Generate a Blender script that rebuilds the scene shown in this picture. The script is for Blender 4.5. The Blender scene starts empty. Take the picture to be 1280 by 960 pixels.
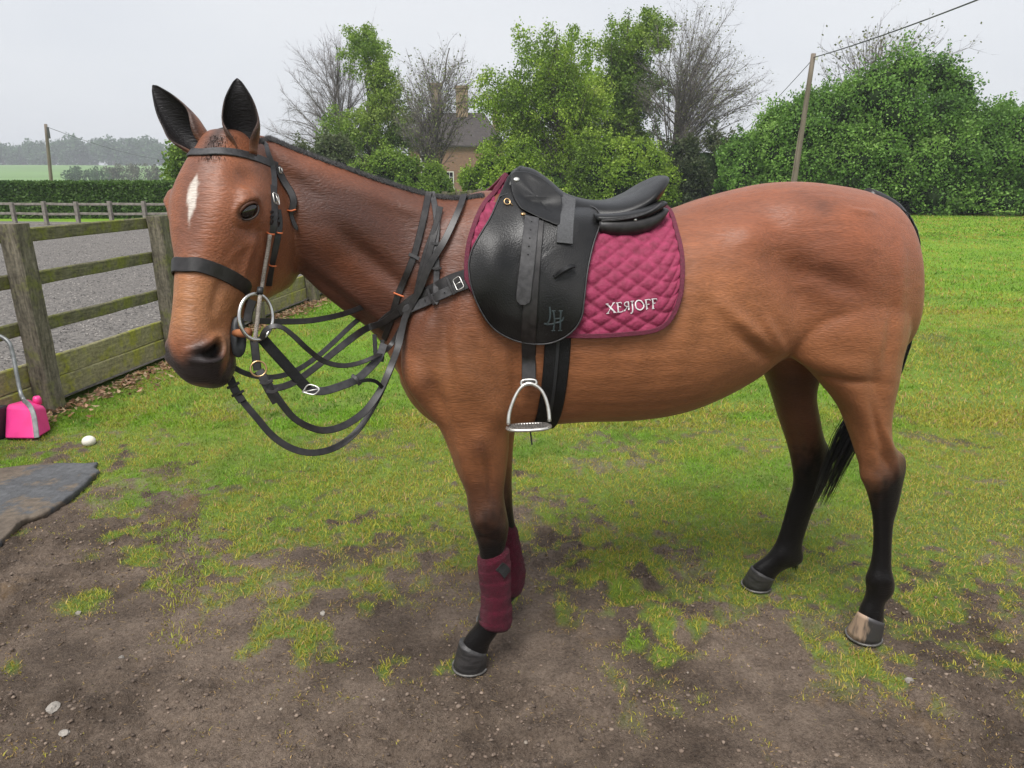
import bpy, bmesh, math, random
import numpy as np
from mathutils import Vector, Matrix, noise
from mathutils.bvhtree import BVHTree

# ------------------------------------------------------------------ camera, sky, sun, exposure
SC = bpy.context.scene
COL = SC.collection
CAM_H = 1.60
FPX = 870.0                       # focal length in pixels of a 1280 wide picture
PITCH = math.atan(255.0 / FPX)    # camera looks down a little
cam_data = bpy.data.cameras.new('camera')
cam_data.sensor_width = 36.0
cam_data.lens = FPX / 1280.0 * 36.0
cam_data.clip_start = 0.05
cam_data.clip_end = 3000.0
cam = bpy.data.objects.new('camera', cam_data)
COL.objects.link(cam)
cam.location = (0, 0, CAM_H)
cam.rotation_euler = (math.pi / 2 - PITCH, 0, 0)
SC.camera = cam

SUN_EL, SUN_AZ = 60.0, 200.0      # degrees; azimuth clockwise from +Y, so the light comes from behind the camera, a little left
world = bpy.data.worlds.new('World')
SC.world = world
world.use_nodes = True
wn, wl = world.node_tree.nodes, world.node_tree.links
wn.clear()
w_out = wn.new('ShaderNodeOutputWorld')
w_bg = wn.new('ShaderNodeBackground')
w_sky = wn.new('ShaderNodeTexSky')
w_sky.sky_type = 'NISHITA'
w_sky.sun_disc = False
w_sky.sun_elevation = math.radians(SUN_EL)
w_sky.sun_rotation = math.radians(SUN_AZ)
w_sky.air_density = 1.0
w_sky.dust_density = 3.0
# an even sheet of cloud over the sky, faintly mottled
w_tc = wn.new('ShaderNodeTexCoord')
w_map = wn.new('ShaderNodeMapping')
w_map.inputs['Scale'].default_value = (1.0, 1.0, 2.6)
w_noise = wn.new('ShaderNodeTexNoise')
w_noise.inputs['Scale'].default_value = 1.7
w_noise.inputs['Detail'].default_value = 5.0
w_noise.inputs['Roughness'].default_value = 0.5
w_ramp = wn.new('ShaderNodeValToRGB')
w_ramp.color_ramp.elements[0].position = 0.34
w_ramp.color_ramp.elements[1].position = 0.68
w_ramp.color_ramp.elements[0].color = (3.80, 3.92, 4.18, 1)
w_ramp.color_ramp.elements[1].color = (4.36, 4.42, 4.56, 1)
w_mix = wn.new('ShaderNodeMix')
w_mix.data_type = 'RGBA'
w_mix.inputs[0].default_value = 0.93
wl.new(w_tc.outputs['Generated'], w_map.inputs['Vector'])
wl.new(w_map.outputs['Vector'], w_noise.inputs['Vector'])
wl.new(w_noise.outputs['Fac'], w_ramp.inputs['Fac'])
wl.new(w_sky.outputs['Color'], w_mix.inputs[6])
wl.new(w_ramp.outputs['Color'], w_mix.inputs[7])
wl.new(w_mix.outputs[2], w_bg.inputs['Color'])
w_bg.inputs['Strength'].default_value = 0.068
wl.new(w_bg.outputs['Background'], w_out.inputs['Surface'])

sun_data = bpy.data.lights.new('sun', 'SUN')
sun_data.energy = 1.5
sun_data.angle = math.radians(30)     # overcast: a broad bright part of the cloud
sun_data.color = (1.0, 0.975, 0.94)
sun = bpy.data.objects.new('sun', sun_data)
COL.objects.link(sun)
_el, _az = math.radians(SUN_EL), math.radians(SUN_AZ)
SUN_DIR = Vector((math.sin(_az) * math.cos(_el), math.cos(_az) * math.cos(_el), math.sin(_el)))
sun.rotation_euler = SUN_DIR.to_track_quat('Z', 'Y').to_euler()
sun.location = SUN_DIR * 20

SC.view_settings.view_transform = 'Standard'
SC.view_settings.look = 'None'
SC.view_settings.gamma = 1.0
SC.view_settings.use_curve_mapping = False
SC.view_settings.exposure = 1.55
SC.render.engine = 'CYCLES'
SC.cycles.use_denoising = True
SC.cycles.max_bounces = 5
SC.cycles.diffuse_bounces = 3
SC.cycles.glossy_bounces = 2
SC.cycles.transparent_max_bounces = 12
SC.cycles.volume_bounces = 0

# ------------------------------------------------------------------ helpers: pixels of the photograph to places
CF = np.array([0, math.cos(PITCH), -math.sin(PITCH)])
CU = np.array([0, math.sin(PITCH), math.cos(PITCH)])
CX = np.array([1.0, 0, 0])
CO = np.array([0, 0, CAM_H])
def ray(px, py): return CF + CX * ((px - 640) / FPX) + CU * ((480 - py) / FPX)
def at_t(px, py, t): return CO + ray(px, py) * t
def at_Y(px, py, Y):
    d = ray(px, py); return CO + d * (Y / d[1])
def ground(px, py, z=0.0):
    d = ray(px, py); return CO + d * ((z - CAM_H) / d[2])
def at_plane(px, py, p0, n):
    d = ray(px, py); return CO + d * (np.dot(p0 - CO, n) / np.dot(d, n))
def proj(P):
    P = np.asarray(P, float) - CO
    t = P @ CF
    return np.stack([640 + FPX * (P @ CX) / t, 480 - FPX * (P @ CU) / t], -1)

# ------------------------------------------------------------------ helpers: objects
def tag(o, label=None, cat=None, group=None, kind=None):
    if label: o['label'] = label
    if cat: o['category'] = cat
    if group: o['group'] = group
    if kind: o['kind'] = kind
    return o
def empty(name, loc=(0, 0, 0)):
    o = bpy.data.objects.new(name, None); COL.objects.link(o)
    o.location = loc; o.empty_display_size = 0.2
    return o
def mesh_obj(name, V, F, mat=None, parent=None, smooth=False, loc=None):
    me = bpy.data.meshes.new(name)
    V = np.asarray(V, float)
    if loc is not None: V = V - np.asarray(loc, float)
    me.from_pydata(V.tolist(), [], [tuple(int(i) for i in f) for f in F]); me.update()
    return link_mesh(name, me, mat, parent, smooth, loc)
def link_mesh(name, me, mat=None, parent=None, smooth=False, loc=None):
    if mat is not None:
        for m in (mat if isinstance(mat, (list, tuple)) else [mat]): me.materials.append(m)
    if smooth: me.polygons.foreach_set('use_smooth', [True] * len(me.polygons))
    o = bpy.data.objects.new(name, me); COL.objects.link(o)
    if loc is not None: o.location = tuple(loc)
    if parent is not None:
        o.parent = parent
        o.matrix_parent_inverse = world_of(parent).inverted()
    return o
def world_of(o):
    m = Matrix.LocRotScale(o.location, o.rotation_euler, o.scale)
    return m if o.parent is None else world_of(o.parent) @ o.matrix_parent_inverse @ m
def big_mesh(name, V, F, mat=None, parent=None, smooth=False):
    """fast mesh from numpy: F is (n,3) or (n,4)"""
    V = np.ascontiguousarray(V, dtype=np.float32); F = np.ascontiguousarray(F, dtype=np.int32)
    me = bpy.data.meshes.new(name)
    k = F.shape[1]
    me.vertices.add(len(V)); me.vertices.foreach_set('co', V.ravel())
    me.loops.add(F.size); me.loops.foreach_set('vertex_index', F.ravel())
    me.polygons.add(len(F))
    me.polygons.foreach_set('loop_start', np.arange(0, F.size, k, dtype=np.int32))
    me.polygons.foreach_set('loop_total', np.full(len(F), k, dtype=np.int32))
    me.update(calc_edges=True)
    return link_mesh(name, me, mat, parent, smooth)
def set_color(me, name, cols):
    at = me.color_attributes.new(name, 'FLOAT_COLOR', 'POINT')
    c = np.ones((len(me.vertices), 4), dtype=np.float32); c[:, :3] = cols
    at.data.foreach_set('color', c.ravel())

class MB:
    """collects shapes into one mesh"""
    def __init__(s): s.V = []; s.F = []; s.flat = False
    def add(s, V, F):
        n = len(s.V); s.V.extend([tuple(map(float, v)) for v in V]); s.F.extend([tuple(i + n for i in f) for f in F]); return s
    def box(s, c, size, R=None, bev=0.0):
        sx, sy, sz = [v / 2 for v in size]
        if bev <= 0:
            P = np.array([[x, y, z] for x in (-sx, sx) for y in (-sy, sy) for z in (-sz, sz)])
            Fc = [(0, 1, 3, 2), (4, 6, 7, 5), (0, 4, 5, 1), (2, 3, 7, 6), (0, 2, 6, 4), (1, 5, 7, 3)]
        else:
            bm = bmesh.new(); bmesh.ops.create_cube(bm, size=1.0)
            for v in bm.verts: v.co = Vector((v.co.x * size[0], v.co.y * size[1], v.co.z * size[2]))
            bmesh.ops.bevel(bm, geom=list(bm.edges), offset=bev, segments=2, affect='EDGES', profile=0.6)
            bm.verts.index_update()
            P = np.array([v.co[:] for v in bm.verts]); Fc = [tuple(v.index for v in f.verts) for f in bm.faces]; bm.free()
        if R is not None: P = P @ np.asarray(R).T
        return s.add(P + np.asarray(c), Fc)
    def loft(s, rings, cap=True, closed=False):
        n = len(rings[0]); V = [p for r in rings for p in r]; F = []
        m = len(rings)
        for i in range(m if closed else m - 1):
            a, b = i * n, ((i + 1) % m) * n
            for j in range(n):
                k = (j + 1) % n
                F.append((a + j, a + k, b + k, b + j))
        if cap and not closed:
            F.append(tuple(range(n - 1, -1, -1))); F.append(tuple((m - 1) * n + j for j in range(n)))
        return s.add(V, F)
    def tube(s, pts, r, seg=8, cap=True, closed=False):
        pts = np.asarray(pts, float); m = len(pts)
        r = np.broadcast_to(np.asarray(r, float), (m,))
        T = np.gradient(pts, axis=0) if not closed else np.roll(pts, -1, 0) - np.roll(pts, 1, 0)
        T /= np.linalg.norm(T, axis=1)[:, None] + 1e-12
        N = frames(T)
        a = np.linspace(0, 2 * math.pi, seg, endpoint=False)
        rings = [pts[i] + r[i] * (np.cos(a)[:, None] * N[i] + np.sin(a)[:, None] * np.cross(T[i], N[i])) for i in range(m)]
        return s.loft(rings, cap, closed)
    def strap(s, pts, nrm, width, thick=0.003, wfun=None):
        """flat band along pts; nrm = outward normals of its face"""
        s.flat = True
        pts = np.asarray(pts, float); m = len(pts)
        nrm = np.asarray(nrm, float)
        if nrm.ndim == 1: nrm = np.repeat(nrm[None], m, 0)
        T = np.gradient(pts, axis=0); T /= np.linalg.norm(T, axis=1)[:, None] + 1e-12
        nrm = nrm - (nrm * T).sum(1)[:, None] * T; nrm /= np.linalg.norm(nrm, axis=1)[:, None] + 1e-12
        B = np.cross(T, nrm)
        rings = []
        for i in range(m):
            w = (wfun(i / (m - 1)) if wfun else 1.0) * width / 2
            t = thick / 2; b = min(t * 0.7, w * .2)
            prof = [(-w, -t + b), (-w, t - b), (-w + b, t), (w - b, t), (w, t - b), (w, -t + b), (w - b, -t), (-w + b, -t)]
            rings.append([pts[i] + B[i] * x + nrm[i] * y for x, y in prof])
        return s.loft(rings)
    def build(s, name, mat=None, parent=None, smooth=False, loc=None):
        o = mesh_obj(name, s.V, s.F, mat, parent, smooth, loc)
        if s.flat and smooth: o.data.set_sharp_from_angle(angle=math.radians(38))
        return o
def frames(T):
    """parallel transported normals"""
    N = np.zeros_like(T)
    a = np.array([0, 0, 1.0]) if abs(T[0][2]) < 0.9 else np.array([1.0, 0, 0])
    n = a - T[0] * np.dot(a, T[0]); n /= np.linalg.norm(n); N[0] = n
    for i in range(1, len(T)):
        n = n - T[i] * np.dot(n, T[i]); l = np.linalg.norm(n)
        if l < 1e-9: n = N[i - 1]
        else: n = n / l
        N[i] = n
    return N
def crom(P, n):
    """catmull-rom through rows of P, n samples (chord-length parametrised)"""
    P = np.asarray(P, float); flat = P.reshape(len(P), -1)
    d = np.sqrt(np.linalg.norm(np.diff(flat, axis=0), axis=1)) + 1e-9
    u = np.concatenate([[0], np.cumsum(d)]); x = np.linspace(0, u[-1], n)
    return crom_at(u, flat, x).reshape((n,) + P.shape[1:])
def crom_at(u, P, x):
    m = np.zeros_like(P)
    h = np.diff(u); s = np.diff(P, axis=0) / h[:, None]
    if len(u) > 2: m[1:-1] = (s[:-1] * h[1:, None] + s[1:] * h[:-1, None]) / (h[1:] + h[:-1])[:, None]
    m[0] = s[0]; m[-1] = s[-1]
    k = np.clip(np.searchsorted(u, x, side='right') - 1, 0, len(u) - 2)
    t = ((x - u[k]) / h[k])[:, None]; hh = h[k][:, None]
    return ((2*t**3 - 3*t**2 + 1) * P[k] + (t**3 - 2*t**2 + t) * hh * m[k] + (-2*t**3 + 3*t**2) * P[k+1] + (t**3 - t**2) * hh * m[k+1])
def closed_spline(P, n):
    P = np.asarray(P, float); k = len(P)
    Q = np.concatenate([P[-2:], P, P[:3]])
    d = np.sqrt(np.linalg.norm(np.diff(Q, axis=0), axis=1)) + 1e-9
    u = np.concatenate([[0], np.cumsum(d)])
    return crom_at(u, Q, np.linspace(u[2], u[2 + k], n, endpoint=False))
def unit(v):
    v = np.asarray(v, float); return v / np.linalg.norm(v)
def sstep(a, b, x):
    t = np.clip((np.asarray(x, float) - a) / (b - a), 0, 1); return t * t * (3 - 2 * t)
_RG = np.random.RandomState(7)
_PERM = _RG.rand(64, 64, 64)
def vnoise(P, scale=1.0, octv=1, seed=0):
    """value noise of points (n,2|3), 0..1"""
    P = np.asarray(P, float); 
    if P.shape[1] == 2: P = np.concatenate([P, np.zeros((len(P), 1))], 1)
    out = np.zeros(len(P)); amp = 1.0; tot = 0.0; f = scale
    for o in range(octv):
        Q = P * f + 17.3 * (seed + 1) + 5.17 * o
        i = np.floor(Q).astype(int); t = Q - i; t = t * t * (3 - 2 * t)
        i0 = i % 64; i1 = (i + 1) % 64
        def g(a, b, c): return _PERM[a, b, c]
        c00 = g(i0[:,0], i0[:,1], i0[:,2]) * (1-t[:,0]) + g(i1[:,0], i0[:,1], i0[:,2]) * t[:,0]
        c10 = g(i0[:,0], i1[:,1], i0[:,2]) * (1-t[:,0]) + g(i1[:,0], i1[:,1], i0[:,2]) * t[:,0]
        c01 = g(i0[:,0], i0[:,1], i1[:,2]) * (1-t[:,0]) + g(i1[:,0], i0[:,1], i1[:,2]) * t[:,0]
        c11 = g(i0[:,0], i1[:,1], i1[:,2]) * (1-t[:,0]) + g(i1[:,0], i1[:,1], i1[:,2]) * t[:,0]
        c0 = c00 * (1-t[:,1]) + c10 * t[:,1]; c1 = c01 * (1-t[:,1]) + c11 * t[:,1]
        out += amp * (c0 * (1-t[:,2]) + c1 * t[:,2]); tot += amp; amp *= 0.5; f *= 2.03
    return out / tot

def ell(mb, C, a, b, c, n=14, m=10):
    rings = []
    for i in range(m + 1):
        t = -math.pi / 2 + math.pi * (i + .02) / (m + .04)
        rings.append([C + a * math.sin(t) + math.cos(t) * (b * math.cos(u) + c * math.sin(u)) for u in np.linspace(0, 2 * math.pi, n, endpoint=False)])
    mb.loft(rings)

def blades(P, D, L, w, rng):
    """thin three-sided blades from P along D"""
    n = len(P); L = np.broadcast_to(L, (n,)); 
    A = np.cross(D, rng.normal(size=(n, 3))); A /= np.linalg.norm(A, axis=1)[:, None]; B = np.cross(D, A)
    Vt = np.stack([P + A * w, P - A * w * .5 + B * w * .87, P - A * w * .5 - B * w * .87, P + D * L[:, None]], 1).reshape(-1, 3)
    i = np.arange(n)[:, None] * 4
    F = np.concatenate([i + np.array([[0, 1, 3]]), i + np.array([[1, 2, 3]]), i + np.array([[2, 0, 3]])], 0)
    return Vt, F

# ------------------------------------------------------------------ helpers: procedural materials
def new_mat(name):
    m = bpy.data.materials.new(name); m.use_nodes = True
    nt = m.node_tree; b = nt.nodes['Principled BSDF']
    return m, nt.nodes, nt.links, b
def rough_mat(name, col, col2=None, scale=8.0, rough=0.6, bump=0.0, bscale=None, spec=0.5, metal=0.0, detail=6.0, stretch=None, sheen=0.0, rvar=0.0, contrast=(0.35, 0.65), coat=0.0):
    """noise between two colours plus a fine bump"""
    m, N, L, b = new_mat(name)
    b.inputs['Roughness'].default_value = rough
    b.inputs['Metallic'].default_value = metal
    b.inputs['Specular IOR Level'].default_value = spec
    if sheen: b.inputs['Sheen Weight'].default_value = sheen; b.inputs['Sheen Roughness'].default_value = 0.5
    if coat: b.inputs['Coat Weight'].default_value = coat; b.inputs['Coat Roughness'].default_value = 0.25
    tc = N.new('ShaderNodeTexCoord'); mp = N.new('ShaderNodeMapping')
    if stretch: mp.inputs['Scale'].default_value = stretch
    L.new(tc.outputs['Object'], mp.inputs['Vector'])
    nz = N.new('ShaderNodeTexNoise'); nz.inputs['Scale'].default_value = scale; nz.inputs['Detail'].default_value = detail
    L.new(mp.outputs['Vector'], nz.inputs['Vector'])
    rp = N.new('ShaderNodeValToRGB'); rp.color_ramp.elements[0].position = contrast[0]; rp.color_ramp.elements[1].position = contrast[1]
    c2 = col2 if col2 else tuple(x * 0.7 for x in col)
    rp.color_ramp.elements[0].color = (*c2, 1); rp.color_ramp.elements[1].color = (*col, 1)
    L.new(nz.outputs['Fac'], rp.inputs['Fac']); L.new(rp.outputs['Color'], b.inputs['Base Color'])
    if rvar:
        mr = N.new('ShaderNodeMapRange'); mr.inputs['To Min'].default_value = rough - rvar; mr.inputs['To Max'].default_value = rough + rvar
        L.new(nz.outputs['Fac'], mr.inputs['Value']); L.new(mr.outputs['Result'], b.inputs['Roughness'])
    if bump:
        n2 = N.new('ShaderNodeTexNoise'); n2.inputs['Scale'].default_value = bscale or scale * 6; n2.inputs['Detail'].default_value = 4
        L.new(mp.outputs['Vector'], n2.inputs['Vector'])
        bp = N.new('ShaderNodeBump'); bp.inputs['Strength'].default_value = bump; bp.inputs['Distance'].default_value = 0.01
        L.new(n2.outputs['Fac'], bp.inputs['Height']); L.new(bp.outputs['Normal'], b.inputs['Normal'])
    return m

# ------------------------------------------------------------------ ground: one sheet to the horizon, worn to mud where the horse stands
EDGE = np.array([(-400,600),(-60,640),(0,600),(60,575),(125,588),(185,590),(250,598),(238,628),(200,655),(185,690),(235,705),(300,706),(380,700),(450,694),(520,684),(570,668),(640,656),(690,676),(720,706),(780,722),(850,738),(920,748),(985,760),(1060,764),(1130,764),(1200,756),(1290,748),(1400,748),(1700,730)], float)
def mud_edge(x): return np.interp(x, EDGE[:, 0], EDGE[:, 1])
def grass_cover(X, Y):
    """0 bare mud .. 1 closed turf, at points of the ground"""
    P = proj(np.stack([X, Y, np.zeros_like(X)], -1)); x, y = P[:, 0], P[:, 1]
    Q = np.stack([X, Y], -1)
    n1 = vnoise(Q, 1.6, 3, 1); n2 = vnoise(Q, 5.5, 3, 2); n3 = vnoise(Q, 16, 2, 9)
    d = (mud_edge(x) - y) / 900.0 * np.clip(1 + (640 - y) / 500, .6, 2.5)
    c = sstep(-.13, .06, d + .13 * (n1 - .5) + .22 * (n2 - .5) + .24 * (n3 - .5))
    def blob(px, py, rx, ry): return np.exp(-((x - px) / rx) ** 2 - ((y - py) / ry) ** 2)
    c = np.maximum(c, .95 * (blob(95, 757, 40, 16) + blob(120, 738, 24, 10) + blob(20, 835, 22, 14)) * sstep(.25, .6, n2 + .2))
    c = np.maximum(c, .30 * sstep(.50, .72, n1 * .35 + n2 * .35 + n3 * .3) * sstep(1000, 700, y))
    c = np.maximum(c, .45 * (blob(432, 832, 14, 9) + blob(20, 940, 60, 30) * .7 + blob(360, 930, 24, 14) * .6))
    worn = sstep(.56, .78, .6 * vnoise(Q, 1.3, 3, 21) + .4 * n3) * sstep(330, 420, y) * sstep(1000, 1180, x) + .9 * sstep(.54, .74, .5 * vnoise(Q, 2.6, 3, 22) + .5 * n3) * sstep(430, 560, y)
    c = c * (1 - .48 * np.clip(worn, 0, 1))
    return np.where(Y < .2, .3, np.clip(c, 0, 1))
def ground_z(X, Y, G=None):
    Q = np.stack([X, Y], -1)
    if G is None: G = grass_cover(X, Y)
    near = sstep(14, 5, Y) * sstep(9, 5, np.abs(X))
    z = .030 * (vnoise(Q, 1.4, 2, 11) - .5) + .018 * (vnoise(Q, 5, 3, 12) - .5)
    clod = 1.25 * (.040 * (vnoise(Q, 12, 3, 13) - .5) + .034 * np.abs(vnoise(Q, 27, 2, 14) - .5) + .020 * (vnoise(Q, 48, 2, 16) - .5))
    churn = .35 + .9 * sstep(.42, .62, vnoise(Q, 1.9, 2, 15))
    # hoof prints pressed into the soft ground
    for px, py, r, dep in ((780,745,.07,.03),(700,780,.065,.028),(850,800,.07,.03),(820,745,.06,.025),(960,800,.06,.02),(300,630,.08,.025),(160,612,.08,.03),(215,640,.07,.025),(905,775,.06,.025),(1010,790,.055,.02)):
        g = ground(px, py); d2 = ((X - g[0]) ** 2 + (Y - g[1]) ** 2) / r ** 2
        z = z - dep * np.exp(-d2) + dep * .5 * np.exp(-(np.sqrt(d2) - 1.5) ** 2 * 5)
    z = z + clod * churn * (1 - .75 * G)
    # level under the hooves and the mat
    for px, py in ((590, 833), (618, 777), (1080, 796), (947, 733)):
        g = ground(px, py); z = z * (1 - np.exp(-((X - g[0]) ** 2 + (Y - g[1]) ** 2) / .075 ** 2))
    far = sstep(60, 16, np.hypot(X, Y))
    return z * np.maximum(near, .5) * far - .004
def axis(fine0, fine1, step, far, grow=1.13):
    a = list(np.arange(fine0, fine1 + 1e-6, step)); d = step; x = fine1
    while x < far: d *= grow; x += d; a.append(x)
    d = step; x = fine0
    while x > -far: d *= grow; x -= d; a.insert(0, x)
    return np.array(a)
gx = axis(-2.7, 2.7, .0125, 1600, 1.10); gy = axis(1.25, 4.2, .0125, 1600, 1.10)
GX, GY = np.meshgrid(gx, gy, indexing='ij')
fx_, fy_ = GX.ravel(), GY.ravel()
G_ = grass_cover(fx_, fy_)
Z_ = ground_z(fx_, fy_, G_)
idx = np.arange(GX.size).reshape(GX.shape)
GF = np.stack([idx[:-1, :-1], idx[1:, :-1], idx[1:, 1:], idx[:-1, 1:]], -1).reshape(-1, 4)
m_ground, gN, gL, gB = new_mat('mud_and_turf')
def nz(N, scale, detail=6, rough=.55, vec=None):
    n = N.new('ShaderNodeTexNoise'); n.inputs['Scale'].default_value = scale; n.inputs['Detail'].default_value = detail; n.inputs['Roughness'].default_value = rough
    return n
def ramp(N, stops):
    r = N.new('ShaderNodeValToRGB'); e = r.color_ramp.elements
    while len(e) < len(stops): e.new(.5)
    for k, (p, c) in enumerate(stops): e[k].position = p; e[k].color = (*c, 1)
    return r
def mixc(N, L, fac, a, b):
    m = N.new('ShaderNodeMix'); m.data_type = 'RGBA'
    if hasattr(fac, 'links'): L.new(fac, m.inputs[0])
    else: m.inputs[0].default_value = fac
    for k, v in ((6, a), (7, b)):
        if hasattr(v, 'links'): L.new(v, m.inputs[k])
        else: m.inputs[k].default_value = (*v, 1)
    return m.outputs[2]
_tc = gN.new('ShaderNodeTexCoord')
_at = gN.new('ShaderNodeVertexColor'); _at.layer_name = 'turf'
def N_(scale, d=6, r=.55):
    n = nz(gN, scale, d, r); gL.new(_tc.outputs['Object'], n.inputs['Vector']); return n.outputs['Fac']
_mud = ramp(gN, [(.30, (.046, .031, .022)), (.44, (.130, .094, .070)), (.60, (.225, .170, .128)), (.78, (.310, .245, .190))]); gL.new(N_(7, 10, .68), _mud.inputs['Fac'])
_mud2 = ramp(gN, [(.36, (.046, .031, .022)), (.64, (.310, .240, .185))]); gL.new(N_(95, 7, .75), _mud2.inputs['Fac'])
_mudc = mixc(gN, gL, .5, _mud.outputs['Color'], _mud2.outputs['Color'])
_och = ramp(gN, [(.60, (0, 0, 0)), (.72, (1, 1, 1))]); gL.new(N_(2.6, 8, .62), _och.inputs['Fac'])
_sc = gN.new('ShaderNodeMath'); _sc.operation = 'MULTIPLY'; _sc.inputs[1].default_value = .55; gL.new(_och.outputs['Color'], _sc.inputs[0])
_mudc = mixc(gN, gL, _sc.outputs['Value'], _mudc, (.30, .19, .085))
_wet = ramp(gN, [(.40, (.42, .40, .38)), (.56, (1, 1, 1))]); gL.new(N_(1.5, 7, .62), _wet.inputs['Fac'])
_wm = gN.new('ShaderNodeMix'); _wm.data_type = 'RGBA'; _wm.blend_type = 'MULTIPLY'; _wm.inputs[0].default_value = .85
gL.new(_mudc, _wm.inputs[6]); gL.new(_wet.outputs['Color'], _wm.inputs[7]); _mudc = _wm.outputs[2]
_tf = ramp(gN, [(.30, (.080, .165, .012)), (.46, (.150, .290, .018)), (.60, (.215, .345, .026)), (.76, (.330, .350, .050))]); gL.new(N_(.55, 10, .62), _tf.inputs['Fac'])
_tf2 = ramp(gN, [(.35, (.070, .155, .010)), (.65, (.225, .350, .030))]); gL.new(N_(14, 6, .7), _tf2.inputs['Fac'])
_tfc = mixc(gN, gL, .45, _tf.outputs['Color'], _tf2.outputs['Color'])
_col = mixc(gN, gL, _at.outputs['Color'], _mudc, _tfc)
gL.new(_col, gB.inputs['Base Color'])
gB.inputs['Roughness'].default_value = .82; gB.inputs['Specular IOR Level'].default_value = .25
_bh = gN.new('ShaderNodeMath'); _bh.operation = 'ADD'; gL.new(N_(70, 6, .7), _bh.inputs[0]); gL.new(N_(240, 3, .6), _bh.inputs[1])
_bb = gN.new('ShaderNodeBump'); _bb.inputs['Strength'].default_value = 1.0; _bb.inputs['Distance'].default_value = .012
gL.new(_bh.outputs['Value'], _bb.inputs['Height']); gL.new(_bb.outputs['Normal'], gB.inputs['Normal'])
gnd = big_mesh('ground', np.stack([fx_, fy_, Z_], -1), GF, m_ground, None, True)
turf = .9 * sstep(.40, .98, G_) * (.80 + .20 * sstep(3.0, 7, fy_)); turf = np.maximum(turf, sstep(7, 13, np.hypot(fx_, fy_)))
set_color(gnd.data, 'turf', np.repeat(turf[:, None], 3, 1))
tag(gnd, kind='structure')
GROUND_BVH = None
def gz(x, y):
    return float(ground_z(np.array([x]), np.array([y]))[0])

# riding arena: grey fibre-and-sand surface inside the fence
FA, FB_ = ground(64, 513), ground(402, 372)
FD = unit(FB_ - FA); FNRM = np.array([FD[1], -FD[0], 0])      # towards the lawn
m_arena = rough_mat('arena_gravel', (.175, .160, .145), (.058, .053, .049), 26, rough=.9, bump=.9, bscale=70, detail=10, contrast=(.38, .60))
A0 = FA - FD * 6 - FNRM * .02; A1 = FA + FD * 21 - FNRM * .02
arena_poly = [A0, A1, A1 - FNRM * 60, A0 - FNRM * 60]
aV, aF = [], []
na, nb = 90, 90
for i in range(na):
    for j in range(nb):
        u, v = (i / (na - 1)) ** 1.0, (j / (nb - 1)) ** 2.2
        p = A0 + (A1 - A0) * u - FNRM * 60 * v
        aV.append(p)
aV = np.array(aV); aV[:, 2] = .045 + .03 * (vnoise(aV[:, :2], .9, 3, 31) - .5) * sstep(0, .4, -(aV - A0) @ FNRM)
ii = np.arange(na * nb).reshape(na, nb)
ar = big_mesh('riding_arena', aV, np.stack([ii[:-1, :-1], ii[1:, :-1], ii[1:, 1:], ii[:-1, 1:]], -1).reshape(-1, 4), m_arena, None, True)
tag(ar, kind='structure')
n = 40000
rg = np.random.RandomState(5)
# fibre and rubber flakes on the arena
dd = 1.2 + 13 * rg.rand(n) ** 1.5; uu = rg.rand(n) * 20 - 3
P = FA + FD * uu[:, None] - FNRM * (rg.rand(n) ** 1.3 * 14 + .1)[:, None]; P[:, 2] = .055
def flakes(P, size, hgt, rg):
    n = len(P); a = rg.rand(n) * 6.28; s = size * (.5 + rg.rand(n))
    Vf = np.zeros((n, 4, 3))
    for k in range(3):
        Vf[:, k, 0] = P[:, 0] + np.cos(a + k * 2.1) * s * (.6 + .6 * rg.rand(n)); Vf[:, k, 1] = P[:, 1] + np.sin(a + k * 2.1) * s * (.6 + .6 * rg.rand(n)); Vf[:, k, 2] = P[:, 2] - .004 + rg.rand(n) * hgt * .5
    Vf[:, 3] = P; Vf[:, 3, 2] += hgt * (.4 + rg.rand(n))
    i = np.arange(n)[:, None] * 4
    return Vf.reshape(-1, 3), np.concatenate([i + [[0, 1, 3]], i + [[1, 2, 3]], i + [[2, 0, 3]]])
fv, ff_ = flakes(P, .012, .014, rg)
m_flake = rough_mat('arena_flakes', (.27, .25, .23), (.045, .042, .040), 9, rough=.9, contrast=(.40, .60), detail=10)
tag(big_mesh('arena_flakes', fv, ff_, m_flake), 'loose grey flakes scattered over the arena surface', 'gravel', kind='stuff')

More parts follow.
